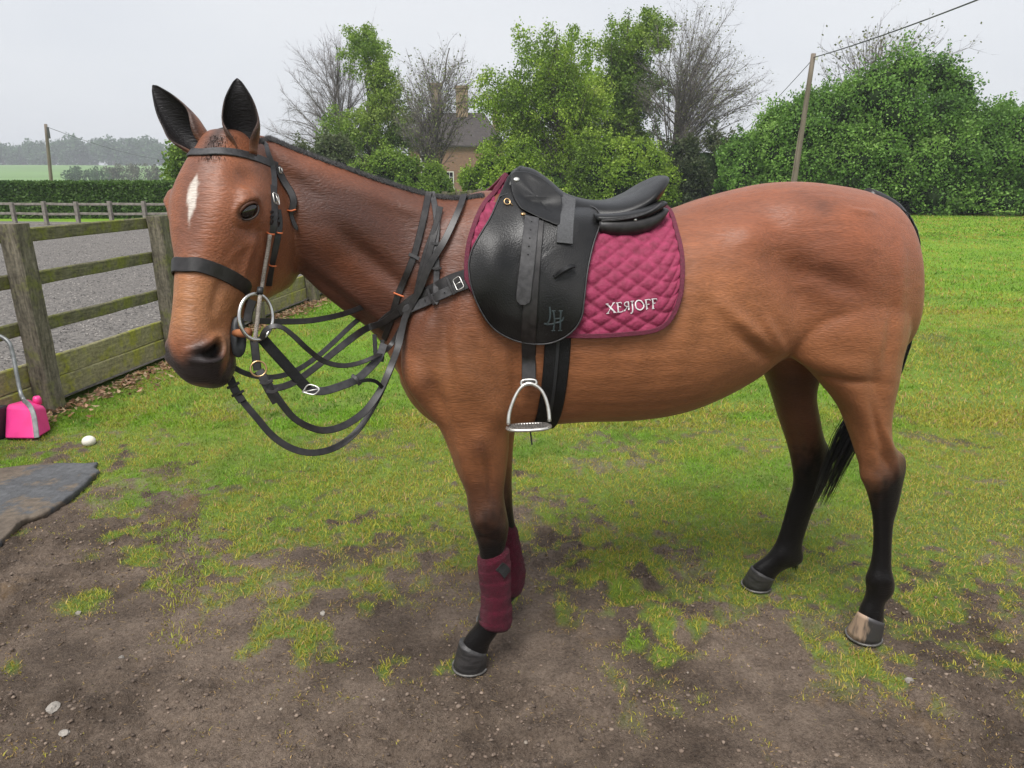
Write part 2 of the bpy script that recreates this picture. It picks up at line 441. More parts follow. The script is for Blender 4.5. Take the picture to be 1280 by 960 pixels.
# ------------------------------------------------------------------ post and rail fence along the arena
def wood(name, base, dark, moss, amt, scale=(9, 9, 1.2)):
    m, N, L, b = new_mat(name)
    tc = N.new('ShaderNodeTexCoord'); mp = N.new('ShaderNodeMapping'); mp.inputs['Scale'].default_value = scale
    L.new(tc.outputs['Object'], mp.inputs['Vector'])
    n1 = nz(N, 6, 8, .65); L.new(mp.outputs['Vector'], n1.inputs['Vector'])
    r1 = ramp(N, [(.32, dark), (.62, base), (.8, tuple(min(1, c * 1.35) for c in base))]); L.new(n1.outputs['Fac'], r1.inputs['Fac'])
    n2 = nz(N, 5.0, 8, .7); L.new(tc.outputs['Object'], n2.inputs['Vector'])
    r2 = ramp(N, [(.60 - amt * .25, (0, 0, 0)), (.72 - amt * .22, (1, 1, 1))]); L.new(n2.outputs['Fac'], r2.inputs['Fac'])
    col = mixc(N, L, r2.outputs['Color'], r1.outputs['Color'], moss)
    n3 = nz(N, 40, 4, .6); L.new(tc.outputs['Object'], n3.inputs['Vector'])
    r3 = ramp(N, [(.3, (.55, .55, .55)), (.7, (1.2, 1.2, 1.2))]); L.new(n3.outputs['Fac'], r3.inputs['Fac'])
    mu = N.new('ShaderNodeMix'); mu.data_type = 'RGBA'; mu.blend_type = 'MULTIPLY'; mu.inputs[0].default_value = .8
    L.new(col, mu.inputs[6]); L.new(r3.outputs['Color'], mu.inputs[7]); L.new(mu.outputs[2], b.inputs['Base Color'])
    b.inputs['Roughness'].default_value = .88; b.inputs['Specular IOR Level'].default_value = .2
    bp = N.new('ShaderNodeBump'); bp.inputs['Strength'].default_value = .7; bp.inputs['Distance'].default_value = .01
    L.new(n1.outputs['Fac'], bp.inputs['Height']); L.new(bp.outputs['Normal'], b.inputs['Normal'])
    return m
m_post = wood('weathered_post', (.215, .190, .145), (.075, .066, .050), (.165, .170, .060), .28, (1.2, 9, 9))
m_rail = wood('mossy_rail', (.215, .200, .125), (.085, .080, .050), (.180, .190, .045), .50, (1.2, 9, 9))
m_kick = wood('mossy_board', (.37, .34, .19), (.20, .185, .10), (.30, .30, .055), .45, (1.5, 7, 7))
fence = empty('post_and_rail_fence', tuple(FA)); tag(fence, 'mossy wooden post and rail fence with kickboards beside the pink bin', 'fence')
rf = random.Random(4)
FROT = math.atan2(FD[1], FD[0])
def rough_box(mb, c, size, R, rg, wob=.006, seg=8):
    """a sawn timber along its local x with slightly wandering faces"""
    L_, w, h = size; rings = []
    for i in range(seg + 1):
        x = -L_ / 2 + L_ * i / seg
        dy, dz = rg.uniform(-wob, wob), rg.uniform(-wob, wob)
        e = .008
        q = [(-w/2+e, -h/2), (w/2-e, -h/2), (w/2, -h/2+e), (w/2, h/2-e), (w/2-e, h/2), (-w/2+e, h/2), (-w/2, h/2-e), (-w/2, -h/2+e)]
        rings.append([np.asarray(c) + R @ np.array([x, y + dy, z + dz]) for y, z in q])
    return mb.loft(rings)
def timber(name, a, b, w, h, mat, parent, rg, wob=.004, seg=8):
    """object from a to b: local frame along its length so the grain follows"""
    a, b = np.asarray(a, float), np.asarray(b, float); d = b - a; L_ = np.linalg.norm(d)
    mb = MB(); rough_box(mb, (0, 0, 0), (L_, w, h), np.eye(3), rg, wob, seg)
    o = mesh_obj(name, mb.V, mb.F, mat)
    x = unit(d); up = np.array([0, 0, 1.0]) if abs(x[2]) < .9 else np.array([FNRM[0], FNRM[1], 0])
    y = unit(np.cross(up, x)); z = np.cross(x, y)
    M = Matrix(((x[0], y[0], z[0], (a[0]+b[0])/2), (x[1], y[1], z[1], (a[1]+b[1])/2), (x[2], y[2], z[2], (a[2]+b[2])/2), (0, 0, 0, 1)))
    o.parent = parent; o.matrix_parent_inverse = world_of(parent).inverted(); o.matrix_world = M
    o.location, o.rotation_euler, o.scale = M.to_translation(), M.to_euler(), (1, 1, 1)
    return o
def pxline(px):     # distance along the fence whose base shows at a pixel column
    d = ray(px, 400); # solve FA + s FD = cam + k d (xy)
    A = np.array([[FD[0], -d[0]], [FD[1], -d[1]]]); s = np.linalg.solve(A, CO[:2] - FA[:2]); return s[0]
post_s = [-1.62, 0.0]
s2 = pxline(214); post_s += [s2, (s2 + pxline(393)) / 2, pxline(393)] + [pxline(393) + 1.7 * k for k in range(1, 10)]
for k, s in enumerate(post_s):
    b = FA + FD * s + FNRM * .01; hgt = 1.31 + rf.uniform(-.02, .02)
    ln = np.array([FD[0] * rf.uniform(-.02, .02), 0, 0]) + (np.array([-.020, -.0, 0]) if k == 1 else 0)
    timber('post', b - np.array([0, 0, .15]), b + np.array([0, 0, hgt]) + ln, .135, .135, m_post, fence, rf, .005, 9)
RH = [(1.235, .095), (.925, .095), (.595, .095)]
for i in range(len(post_s) - 1):
    sa, sb = post_s[i] + .004, post_s[i + 1] - .004
    for z, h in RH:
        o = FNRM * -.085
        timber('rail', FA + FD * sa + o + np.array([0, 0, z + rf.uniform(-.012, .012)]), FA + FD * sb + o + np.array([0, 0, z + rf.uniform(-.012, .012)]), .038, h, m_rail, fence, rf, .003, 7)
    for z, h in ((.275, .165), (.105, .172)):
        o = FNRM * (-.088 if z > .2 else -.080)
        timber('kickboard', FA + FD * sa + o + np.array([0, 0, z]), FA + FD * sb + o + np.array([0, 0, z]), .034, h, m_kick, fence, rf, .0025, 7)
# far fence across the end of the arena
fence2 = empty('post_and_rail_fence', tuple(ground(100, 283))); tag(fence2, 'low grey post and rail fence in front of the clipped hedge', 'fence')
m_far_wood = rough_mat('grey_far_timber', (.24, .22, .19), (.14, .125, .105), 8, rough=.9)
YF = 25.5
fp = [20, 59, 99, 141, 183, 225, -20, -60, -100, -140] + list(range(266, 600, 41))
for x in fp:
    b = at_Y(x, 282, YF); b[2] = 0
    timber('post', b, b + np.array([.02 * rf.uniform(-1, 1), 0, .86 + rf.uniform(-.02, .03)]), .12, .12, m_far_wood, fence2, rf, .004, 3)
fp = sorted(fp)
for a, b in zip(fp[:-1], fp[1:]):
    for z in (.78, .44, .06):
        A, B = at_Y(a, 282, YF + .05), at_Y(b, 282, YF + .05); A[2] = z + rf.uniform(-.02, .02); B[2] = z + rf.uniform(-.02, .02)
        timber('rail', A, B, .04, .085, m_far_wood, fence2, rf, .003, 3)

# ------------------------------------------------------------------ trees, hedges, house, hills
def leaf_mat(name, c1, c2, c3, scale=.6):
    m, N, L, b = new_mat(name)
    at = N.new('ShaderNodeVertexColor'); at.layer_name = 'leaf'
    L.new(at.outputs['Color'], b.inputs['Base Color'])
    b.inputs['Roughness'].default_value = .55; b.inputs['Specular IOR Level'].default_value = .3
    # thin leaves let some light through
    tr = N.new('ShaderNodeBsdfTranslucent'); mx = N.new('ShaderNodeMixShader'); mx.inputs[0].default_value = .35
    L.new(at.outputs['Color'], tr.inputs['Color']); out = N['Material Output']
    L.new(b.outputs['BSDF'], mx.inputs[1]); L.new(tr.outputs['BSDF'], mx.inputs[2]); L.new(mx.outputs['Shader'], out.inputs['Surface'])
    return m
m_leaf = leaf_mat('leaves', None, None, None)
m_bark = rough_mat('bark', (.125, .110, .098), (.060, .052, .046), 6, rough=.9, bump=.5, bscale=20, stretch=(1, 1, .3))
m_twig = rough_mat('grey_twigs', (.175, .155, .150), (.095, .084, .080), 2, rough=.9)
def leaves_mesh(name, P, size, pal, parent, rg, clump=None, droop=0.0):
    """diamond leaves (two triangles as one quad) at points P with colours drawn from pal by a smooth noise"""
    n = len(P); d = rg.normal(size=(n, 3)); d[:, 2] -= droop; d /= np.linalg.norm(d, axis=1)[:, None]
    e = np.cross(d, rg.normal(size=(n, 3))); e /= np.linalg.norm(e, axis=1)[:, None]
    s = (size * (.6 + .8 * rg.rand(n)))[:, None]
    Vt = np.stack([P, P + d * s * .55 + e * s * .32, P + d * s, P + d * s * .5 - e * s * .34], 1).reshape(-1, 3)
    F = np.arange(n * 4).reshape(n, 4)
    o = big_mesh(name, Vt, F, m_leaf, parent)
    pal = np.array(pal); k = np.clip(vnoise(P, .55, 3, rg.randint(50)) * 1.6 - .3 + rg.normal(0, .16, n), 0, .999) * (len(pal) - 1)
    i = k.astype(int); f = (k - i)[:, None]
    c = pal[i] * (1 - f) + pal[np.minimum(i + 1, len(pal) - 1)] * f
    c = c * (.8 + .4 * rg.rand(n))[:, None]
    set_color(o.data, 'leaf', np.repeat(c, 4, 0))
    return o
def tree(name, label, base, H, spread, seed, nl=(11, 8, 6, 5), up=.55, trunk_r=.22, first=.18, leaves=0, lsize=.14, pal=None, lean=(0, 0), twig=True, group='trees behind the horse', env=None, fork=1, droop=.1, cat='tree', lspread=.35, gnarl=.16, twigs=0, fan=.36):
    """trunk, limbs, branches and twigs; leaves gather round the twigs"""
    rg = np.random.RandomState(seed); base = np.asarray(base, float)
    root = empty(name, tuple(base)); tag(root, label, cat, group)
    segs = [[], [], [], [], []]
    def grow(p, d, L_, r, lev, npt):
        pts = [p]; d = unit(d)
        for i in range(npt):
            d = unit(d + rg.normal(0, gnarl, 3) + np.array([0, 0, up * .16 * (1 if lev else .4)]) - (np.array([0, 0, droop * .25]) if lev >= 3 else 0))
            pts.append(pts[-1] + d * L_ / npt)
        segs[lev].append((np.array(pts), r, r * (.35 if lev else .22)))
        return np.array(pts)
    ends = []
    def branch(pts, L_, r, lev):
        if lev >= len(nl): return
        n = nl[lev]; n = max(2, int(n * (.75 + .5 * rg.rand())))
        for k in range(n):
            f = (first if lev == 0 else .25) + (1 - (first if lev == 0 else .25)) * (k + rg.rand()) / n
            q = f * (len(pts) - 1); i = min(int(q), len(pts) - 2); p = pts[i] + (pts[i + 1] - pts[i]) * (q - i)
            ax = unit(pts[i + 1] - pts[i]); a = rg.rand() * 6.283; s = unit(np.cross(ax, [math.cos(a), math.sin(a), .3]))
            ang = math.radians(rg.uniform(34, 66)) * (1 - .35 * f * (lev == 0))
            d = ax * math.cos(ang) + s * math.sin(ang)
            prof = 1.0 if lev else (math.sin(math.pi * min(1, .22 + .72 * f)) ** .8)
            ll = (spread if lev == 0 else L_ * .55) * prof * rg.uniform(.7, 1.1) * (1 if lev == 0 else (1.05 - .45 * f))
            if ll < .12: continue
            rr = max(.007, r * (1 - .8 * f) * (.55 if lev == 0 else .5)); 
            c = grow(p, d, ll, rr, lev + 1, (5, 4, 3, 2)[lev])
            if lev + 1 >= 2: ends.append(c)
            branch(c, ll, rr, lev + 1)
    for f in range(fork):
        d0 = np.array([lean[0] + ((f - (fork - 1) / 2) * fan + rg.normal(0, .08) if fork > 1 else 0), lean[1] + (rg.normal(0, .2) if fork > 1 else 0), 1.0])
        t = grow(base + np.array([rg.normal(0, .12) * (fork > 1), 0, -.2]), d0, H * (.86 if f == 0 else rg.uniform(.6, .85)), trunk_r * (1 if fork == 1 else .7), 0, 9)
        branch(t, H, trunk_r, 0)
    def tubes(lst, seg):
        Vs, Fs, o = [], [], 0
        a = np.linspace(0, 2 * math.pi, seg, endpoint=False)
        for pts, r0, r1 in lst:
            m = len(pts); T = np.gradient(pts, axis=0); T /= np.linalg.norm(T, axis=1)[:, None] + 1e-9; Nn = frames(T)
            r = np.linspace(r0, r1, m); B = np.cross(T, Nn)
            R = pts[:, None] + r[:, None, None] * (np.cos(a)[None, :, None] * Nn[:, None] + np.sin(a)[None, :, None] * B[:, None])
            i = np.arange(m * seg).reshape(m, seg); j = np.roll(i, -1, 1)
            Vs.append(R.reshape(-1, 3)); Fs.append(np.stack([i[:-1], j[:-1], j[1:], i[1:]], -1).reshape(-1, 4) + o); o += m * seg
        return (np.concatenate(Vs), np.concatenate(Fs)) if Vs else (None, None)
    Vt, Ft = tubes(segs[0] + [], 10); parts = [(Vt, Ft)]
    V2, F2 = tubes(segs[1], 6); 
    Va, Fa_ = Vt, Ft
    if V2 is not None: Va = np.concatenate([Vt, V2]); Fa_ = np.concatenate([Ft, F2 + len(Vt)])
    big_mesh('trunk', Va, Fa_, m_bark, root, True)
    Vb, Fb = tubes(segs[2] + segs[3] + segs[4], 3)
    if Vb is not None and twig: big_mesh('branches', Vb, Fb, m_twig, root)
    if twigs and ends:
        pk = rg.randint(0, len(ends), twigs); fr = rg.rand(twigs) ** .7; TP, TD = np.zeros((twigs, 3)), np.zeros((twigs, 3))
        for q, k in enumerate(pk):
            c = ends[k]; f = fr[q] * (len(c) - 1); i = min(int(f), len(c) - 2); TP[q] = c[i] + (c[i + 1] - c[i]) * (f - i); TD[q] = c[i + 1] - c[i]
        TD /= np.linalg.norm(TD, axis=1)[:, None]; TD = TD + rg.normal(0, .5, TD.shape) + np.array([0, 0, up * .3]); TD /= np.linalg.norm(TD, axis=1)[:, None]
        v_, f_ = blades(TP, TD, rg.uniform(.3, .95, twigs), .0085, rg)
        big_mesh('twigs', v_, f_, m_twig, root)['kind'] = 'stuff'
    if leaves:
        E_ = [c for c in ends]
        w = np.array([len(c) for c in E_], float); pick = rg.randint(0, len(E_), leaves)
        P = np.zeros((leaves, 3))
        for q, k in enumerate(pick):
            c = E_[k]; f = rg.rand() * (len(c) - 1); i = min(int(f), len(c) - 2); P[q] = c[i] + (c[i + 1] - c[i]) * (f - i)
        P += rg.normal(0, lspread, P.shape) * np.array([1, 1, .8])
        if env is not None: P = P[env(P)]
        P = P[P[:, 2] > .3]
        leaves_mesh('crown', P, lsize, pal, root, rg, droop=droop * 2)
    return root
GREEN_B = [(.095, .160, .018), (.190, .305, .030), (.290, .410, .045), (.370, .470, .080)]
GREEN_M = [(.070, .130, .018), (.140, .235, .028), (.215, .320, .042), (.260, .345, .065)]
GREEN_D = [(.050, .115, .020), (.105, .215, .036), (.170, .315, .055), (.245, .395, .085)]
OLIVE = [(.10, .115, .040), (.150, .165, .055), (.190, .200, .075)]
def top_z(py, Y): return CAM_H + Y * (225 - py) / FPX
def gp(px, Y): p = at_Y(px, 225, Y); p[2] = 0; return p
def crown_tree(name, label, Y, base_px, ells, trunk, seed, nc=420, per=70, lsize=.14, pal=None, gap=.40, limbs=60, sub=0, twig=0, spray=.55, sig=.14, droop=.5, tr=.20, group='trees behind the horse', rim=2.2):
    """a tree whose crown fills a few traced lobes: limbs run from the trunk into the crown, leaves hang in sprays with gaps between"""
    rg = np.random.RandomState(seed); base = gp(base_px, Y); k_ = Y / FPX
    root = empty(name, tuple(base)); tag(root, label, 'tree', group)
    TK = crom(np.array([base - np.array([0, 0, .3])] + [at_Y(x, y, Y) for x, y in trunk]), 24)
    TK[1:-1] += rg.normal(0, .05, (22, 3)) * np.array([1, 1, .2])
    mb = MB(); mb.tube(TK, np.linspace(tr, tr * .18, 24), 9)
    w = np.array([rx * ry for _, _, rx, ry in ells], float); w /= w.sum()
    C, D = [], []
    while len(C) < nc:
        cx, cy, rx, ry = ells[rg.choice(len(ells), p=w)]
        d = rg.normal(size=3); d /= np.linalg.norm(d); r = rg.rand() ** (1 / rim)
        p = at_Y(cx, cy, Y) + d * r * np.array([rx * k_, rx * k_ * .75, ry * k_])
        if p[2] < .8 or vnoise(p[None], .62, 2, seed)[0] < gap * (.55 + .75 * r): continue
        C.append(p); D.append(d)
    C, D = np.array(C), np.array(D)
    tz = TK[:, 2]; subP, subD = [], []
    sel = range(nc) if limbs >= nc else rg.choice(nc, limbs, replace=False)
    for i in sel:
        f = rg.uniform(.22, .88); zz = max(tz[0] + .8, min(tz[-1], tz[0] + (C[i][2] - tz[0]) * f)); s = TK[np.searchsorted(tz, zz) - 1]
        mid = s * .45 + C[i] * .55 + np.array([0, 0, .12 * np.linalg.norm(C[i] - s)]) * rg.uniform(-.2, 1) + rg.normal(0, .18, 3)
        c = crom(np.array([s, mid, C[i] + D[i] * .2]), 7)
        r0 = tr * rg.uniform(.14, .30) * (1 - .5 * (zz / (tz[-1] + .1)))
        mb.tube(c, np.linspace(max(.016, r0), .009, 7), 4, cap=False)
        if sub:
            ff = rg.uniform(.30, 1, sub) * 5.99; ii = ff.astype(int); subP.append(c[ii] + (c[ii + 1] - c[ii]) * (ff - ii)[:, None]); t_ = c[ii + 1] - c[ii]; subD.append(t_ / np.linalg.norm(t_, axis=1)[:, None])
    mb.build('trunk', m_bark, root)
    if sub:
        SP, SD = np.concatenate(subP), np.concatenate(subD); SD = SD + rg.normal(0, .55, SD.shape) + np.array([0, 0, .12]); SD /= np.linalg.norm(SD, axis=1)[:, None]
        SL = rg.uniform(.5, 1.35, len(SP)); v1, f1 = blades(SP, SD, SL, .010, rg)
        TP = np.repeat(SP, twig, 0) + np.repeat(SD * SL[:, None], twig, 0) * rg.uniform(.15, .95, (len(SP) * twig, 1)); TD = np.repeat(SD, twig, 0) + rg.normal(0, .5, TP.shape); TD /= np.linalg.norm(TD, axis=1)[:, None]
        v2, f2 = blades(TP, TD, rg.uniform(.22, .62, len(TP)), .0052, rg)
        big_mesh('twigs', np.concatenate([v1, v2]), np.concatenate([f1, f2 + len(v1)]), m_twig, root)['kind'] = 'stuff'
        tips = TP + TD * .3
    if per:
        S_ = D * .6 + rg.normal(0, .5, C.shape) + np.array([0, 0, -droop]); S_ /= np.linalg.norm(S_, axis=1)[:, None]
        n = nc * per; u = rg.rand(n, 1)
        P = np.repeat(C, per, 0) + np.repeat(S_, per, 0) * (u - .3) * spray * rg.uniform(.7, 1.3, (n, 1)) + rg.normal(0, sig, (n, 3))
        leaves_mesh('crown', P[P[:, 2] > .2], lsize, pal, root, rg, droop=droop)
    elif sub and pal is not None:
        q = tips[rg.rand(len(tips)) < .30]; q = q + rg.normal(0, .12, q.shape); leaves_mesh('crown', q, lsize, pal, root, rg)
    return root
# left to right
crown_tree('bare_tree', 'bare grey-purple tree behind the horse\'s neck, left of the green poplar', 50, 428, [(396, 125, 58, 68), (430, 92, 44, 44), (376, 165, 40, 40)], [(428, 190), (420, 130), (424, 85)], 11, nc=85, per=0, limbs=85, sub=22, twig=5, gap=.30, tr=.20)
crown_tree('poplar_tree', 'tall fresh green tree between two bare ones', 47, 462, [(462, 85, 40, 52), (482, 118, 46, 54), (446, 165, 44, 48), (496, 172, 42, 42), (455, 55, 20, 24)], [(464, 180), (460, 110), (457, 45)], 12, nc=760, per=54, pal=GREEN_M, gap=.44, limbs=70, sub=3, twig=2, lsize=.13)
crown_tree('birch_tree', 'half-leafed twiggy tree in front of the brick house', 45, 545, [(545, 112, 50, 58), (572, 100, 36, 46), (524, 150, 34, 46)], [(540, 190), (548, 130), (562, 60)], 13, nc=105, per=0, limbs=105, sub=14, twig=5, gap=.32, pal=OLIVE + [(.17, .24, .06)], lsize=.13, tr=.15)
crown_tree('lime_tree', 'broad pale green tree with drooping leaves right of the house', 43, 703, [(690, 95, 66, 68), (645, 130, 52, 54), (725, 130, 46, 66), (640, 185, 42, 34), (700, 180, 60, 40)], [(706, 190), (700, 120), (696, 45)], 14, nc=1100, per=58, pal=GREEN_B, gap=.46, limbs=120, sub=2, twig=2, droop=.8, spray=.8, lsize=.135, tr=.24)
crown_tree('ash_tree', 'tall darker green tree behind the saddle', 46, 782, [(772, 58, 48, 50), (798, 95, 48, 58), (762, 120, 46, 62), (800, 165, 48, 42), (814, 42, 28, 32)], [(784, 180), (782, 110), (786, 20)], 15, nc=860, per=54, pal=GREEN_M, gap=.46, limbs=110, sub=3, twig=2, lsize=.135, tr=.24)
crown_tree('bare_tree', 'wide bare tree fanning out above the saddle\'s cantle', 44, 838, [(870, 95, 64, 76), (905, 120, 52, 56), (850, 60, 46, 44), (935, 130, 26, 34)], [(840, 190), (848, 150), (862, 90)], 26, nc=120, per=0, limbs=120, sub=22, twig=5, gap=.28, pal=OLIVE, lsize=.10, tr=.24)
crown_tree('thin_tree', 'sparse young-leafed tree rising behind the big bush', 44, 1080, [(1060, 80, 50, 40), (1120, 60, 60, 36), (1180, 75, 36, 26)], [(1082, 160), (1085, 110), (1100, 50)], 17, nc=95, per=0, limbs=95, sub=8, twig=4, gap=.30, pal=OLIVE + [(.19, .26, .08)], lsize=.16, tr=.14)
tree('small_tree', 'small leafy tree behind the horse\'s far ear', gp(222, 34), top_z(174, 34), 1.7, 18, (12, 7, 5), .5, .10, .12, leaves=11000, lsize=.17, pal=GREEN_M, lspread=.26)
# leafy masses: each bush a lumpy body of leaves on stems
m_stem = rough_mat('bush_stems', (.09, .075, .06), (.05, .04, .034), 6, rough=.9)
m_core = rough_mat('bush_shade', (.020, .034, .012), (.010, .018, .007), 3, rough=1.0, spec=0.0)  # near-black filler standing in for the shade between leaves
def bush(name, label, base, rx, ry, H, seed, n=30000, lsize=.15, pal=GREEN_D, lumps=46, group='bushes at the lawn\'s edge', cat='bush', lump=.24, core=True, flat=.0):
    rg = np.random.RandomState(seed); base = np.asarray(base, float)
    root = empty(name, tuple(base)); tag(root, label, cat, group)
    C, R = [], []
    for k in range(lumps):
        a = rg.rand() * 6.283 if rg.rand() < .35 else rg.uniform(math.pi, 2 * math.pi); h = rg.rand(); r = math.sqrt(max(.02, 1 - h ** 3.4)) * (.72 + .28 * rg.rand())
        C.append(base + np.array([rx * r * math.cos(a), ry * r * math.sin(a), H * (.04 + .84 * h)])); R.append(lump * min(rx, H) * rg.uniform(.45, 1.0))
    C, R = np.array(C), np.array(R)
    k = rg.randint(0, lumps, n); d = rg.normal(size=(n, 3)); d /= np.linalg.norm(d, axis=1)[:, None]
    P = C[k] + d * (R[k] * (.55 + .5 * rg.rand(n) ** .5 + .35 * np.abs(rg.normal(0, .5, n)) * (rg.rand(n) < .3)))[:, None]
    # young shoots standing out of the top
    ns = n // 14; ks = rg.randint(0, lumps, ns // 14); sh = np.repeat(C[ks] + np.array([0, 0, .6]) * R[ks][:, None], 14, 0); dr = np.repeat(rg.normal(0, .5, (len(ks), 3)) + np.array([0, 0, 1.0]), 14, 0); dr /= np.linalg.norm(dr, axis=1)[:, None]
    P = np.concatenate([P, sh + dr * np.repeat(R[ks], 14)[:, None] * rg.uniform(.4, 1.25, (len(sh), 1)) + rg.normal(0, .05, sh.shape)]); n = len(P)
    # keep the leaves nearer the outside
    inside = np.zeros(n, bool)
    for c, r in zip(C, R): inside |= np.linalg.norm(P - c, axis=1) < r * .55
    P = P[~inside & (P[:, 2] > .02)]
    leaves_mesh('foliage', P, lsize, pal, root, rg)
    mb = MB()
    for c, r in zip(C, R):
        if rg.rand() < .5: mb.tube(crom(np.array([base + rg.normal(0, .15, 3) * [1, 1, 0], (base + c) / 2 + rg.normal(0, .15, 3), c + d[0] * r * .6]), 6), np.linspace(.05, .012, 6), 4)
    mb.build('stems', m_stem, root)
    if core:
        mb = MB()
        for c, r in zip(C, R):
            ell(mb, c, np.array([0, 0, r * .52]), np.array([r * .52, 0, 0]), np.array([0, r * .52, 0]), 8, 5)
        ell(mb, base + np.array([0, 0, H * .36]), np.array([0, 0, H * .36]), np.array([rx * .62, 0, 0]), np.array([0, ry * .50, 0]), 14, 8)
        mb.build('shade_core', m_core, root, True)  # solid dark cores painted as the bush's shaded inside
    return root
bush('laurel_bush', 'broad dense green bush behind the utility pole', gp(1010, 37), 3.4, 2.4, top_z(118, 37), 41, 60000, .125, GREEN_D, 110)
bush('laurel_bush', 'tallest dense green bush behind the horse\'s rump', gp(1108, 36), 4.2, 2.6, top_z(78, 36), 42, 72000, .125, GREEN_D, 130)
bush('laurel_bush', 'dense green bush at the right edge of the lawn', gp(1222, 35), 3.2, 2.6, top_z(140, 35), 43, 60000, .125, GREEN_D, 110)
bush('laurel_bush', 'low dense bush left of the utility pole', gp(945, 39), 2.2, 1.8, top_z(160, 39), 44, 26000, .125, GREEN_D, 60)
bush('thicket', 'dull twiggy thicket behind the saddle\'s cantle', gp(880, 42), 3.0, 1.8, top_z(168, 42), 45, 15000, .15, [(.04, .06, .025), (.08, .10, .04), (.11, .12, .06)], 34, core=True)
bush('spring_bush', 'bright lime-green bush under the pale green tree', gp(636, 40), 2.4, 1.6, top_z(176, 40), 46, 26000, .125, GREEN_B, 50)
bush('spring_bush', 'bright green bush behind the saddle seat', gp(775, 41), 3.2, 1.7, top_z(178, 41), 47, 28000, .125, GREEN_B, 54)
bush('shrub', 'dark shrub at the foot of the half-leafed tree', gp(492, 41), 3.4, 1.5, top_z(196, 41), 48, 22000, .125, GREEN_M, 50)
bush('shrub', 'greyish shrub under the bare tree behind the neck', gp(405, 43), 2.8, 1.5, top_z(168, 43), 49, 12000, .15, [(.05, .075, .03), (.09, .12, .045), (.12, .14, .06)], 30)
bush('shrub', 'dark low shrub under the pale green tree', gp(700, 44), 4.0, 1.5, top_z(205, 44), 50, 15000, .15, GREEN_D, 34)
# clipped hedge beyond the arena
hedge = empty('hedge', tuple(gp(90, 31.5))); tag(hedge, 'long clipped green hedge beyond the riding arena', 'hedge')
rg = np.random.RandomState(8); n = 84000
hx0, hx1 = gp(-330, 31.5)[0], gp(330, 31.5)[0]; hz = top_z(228, 31)
P = np.stack([rg.uniform(hx0, hx1, n), rg.uniform(-.7, .7, n), rg.uniform(0, 1, n) * hz], 1)
top = rg.rand(n) < .3; P[top, 2] = hz - np.abs(rg.normal(0, .05, top.sum())); P[~top, 1] = -.7 + np.abs(rg.normal(0, .07, (~top).sum())) - .15 * (vnoise(P[~top], 1.2, 2, 6) - .5)
P[:, 1] += 31.5; P[:, 2] += .05 * (vnoise(P[:, :2], 1.0, 2, 5) - .5)
leaves_mesh('foliage', P, .12, [(.025, .062, .016), (.05, .11, .022), (.085, .16, .03), (.12, .20, .05)], hedge, rg)
mb = MB().box(((hx0 + hx1) / 2, 31.55, hz * .46), (hx1 - hx0, 1.1, hz * .9)); mb.build('shade_core', m_core, hedge)  # dark box painted as the hedge's shaded inside

# brick house among the trees
def brick_mat(name, c1, c2, mortar, scale):
    m, N, L, b = new_mat(name)
    tc = N.new('ShaderNodeTexCoord'); br = N.new('ShaderNodeTexBrick'); br.inputs['Scale'].default_value = scale
    mp = N.new('ShaderNodeMapping'); mp.inputs['Rotation'].default_value = (math.pi / 2, 0, 0)
    br.inputs['Color1'].default_value = (*c1, 1); br.inputs['Color2'].default_value = (*c2, 1); br.inputs['Mortar'].default_value = (*mortar, 1); br.inputs['Mortar Size'].default_value = .012
    L.new(tc.outputs['Object'], mp.inputs['Vector']); L.new(mp.outputs['Vector'], br.inputs['Vector']); L.new(br.outputs['Color'], b.inputs['Base Color'])
    b.inputs['Roughness'].default_value = .9; return m
m_brick = brick_mat('old_brick', (.215, .110, .066), (.155, .078, .050), (.22, .19, .16), 2.2)
m_chim = brick_mat('chimney_brick', (.30, .20, .115), (.22, .145, .085), (.28, .25, .2), 2.6)
m_tile = rough_mat('dark_roof_tiles', (.055, .044, .040), (.028, .023, .022), 5, rough=.85, bump=.5, bscale=9, stretch=(.5, .5, 4))
m_white = rough_mat('white_paint', (.60, .59, .56), (.50, .49, .46), 6, rough=.5)
m_glass = rough_mat('window_glass', (.035, .042, .05), (.02, .025, .03), 2, rough=.08, spec=.6)
def window(parent, c, w, h, nx=2, nz_=3):
    fr = MB(); t = .10
    for sx in (-1, 1): fr.box((c[0] + sx * (w / 2 - t / 2), c[1], c[2]), (t, .10, h))
    for sz in (-1, 1): fr.box((c[0], c[1] - .003, c[2] + sz * (h / 2 - t / 2)), (w, .10, t))
    for i in range(1, nx): fr.box((c[0] - w / 2 + w * i / nx, c[1] - .006, c[2]), (.05, .08, h - .1))
    for i in range(1, nz_): fr.box((c[0], c[1] - .009, c[2] - h / 2 + h * i / nz_), (w - .1, .07, .05))
    o = fr.build('window', m_white, parent)
    MB().box((c[0], c[1] + .04, c[2]), (w - .12, .02, h - .12)).build('pane', m_glass, o)
    MB().box((c[0], c[1] - .06, c[2] - h / 2 - .06), (w + .25, .2, .09)).build('sill', m_white, o)
HY = 84.0
def hx(px): return at_Y(px, 225, HY)[0]
house = empty('brick_house', (hx(575), HY, 0)); tag(house, 'old brick house with dark tiled roof and tall chimneys among the trees', 'house')
x0, x1 = hx(512), hx(628); ze, zr = top_z(186, HY), top_z(146, HY)
MB().box(((x0 + x1) / 2, HY + 4, ze / 2), (x1 - x0, 8, ze)).build('wall', m_brick, house)
ov = .4; rx0, rx1, ry0, ry1 = x0 - ov, x1 + ov, HY - ov, HY + 8 + ov; q0, q1 = rx0 + 2.6, rx1 - 2.6; ym = HY + 4
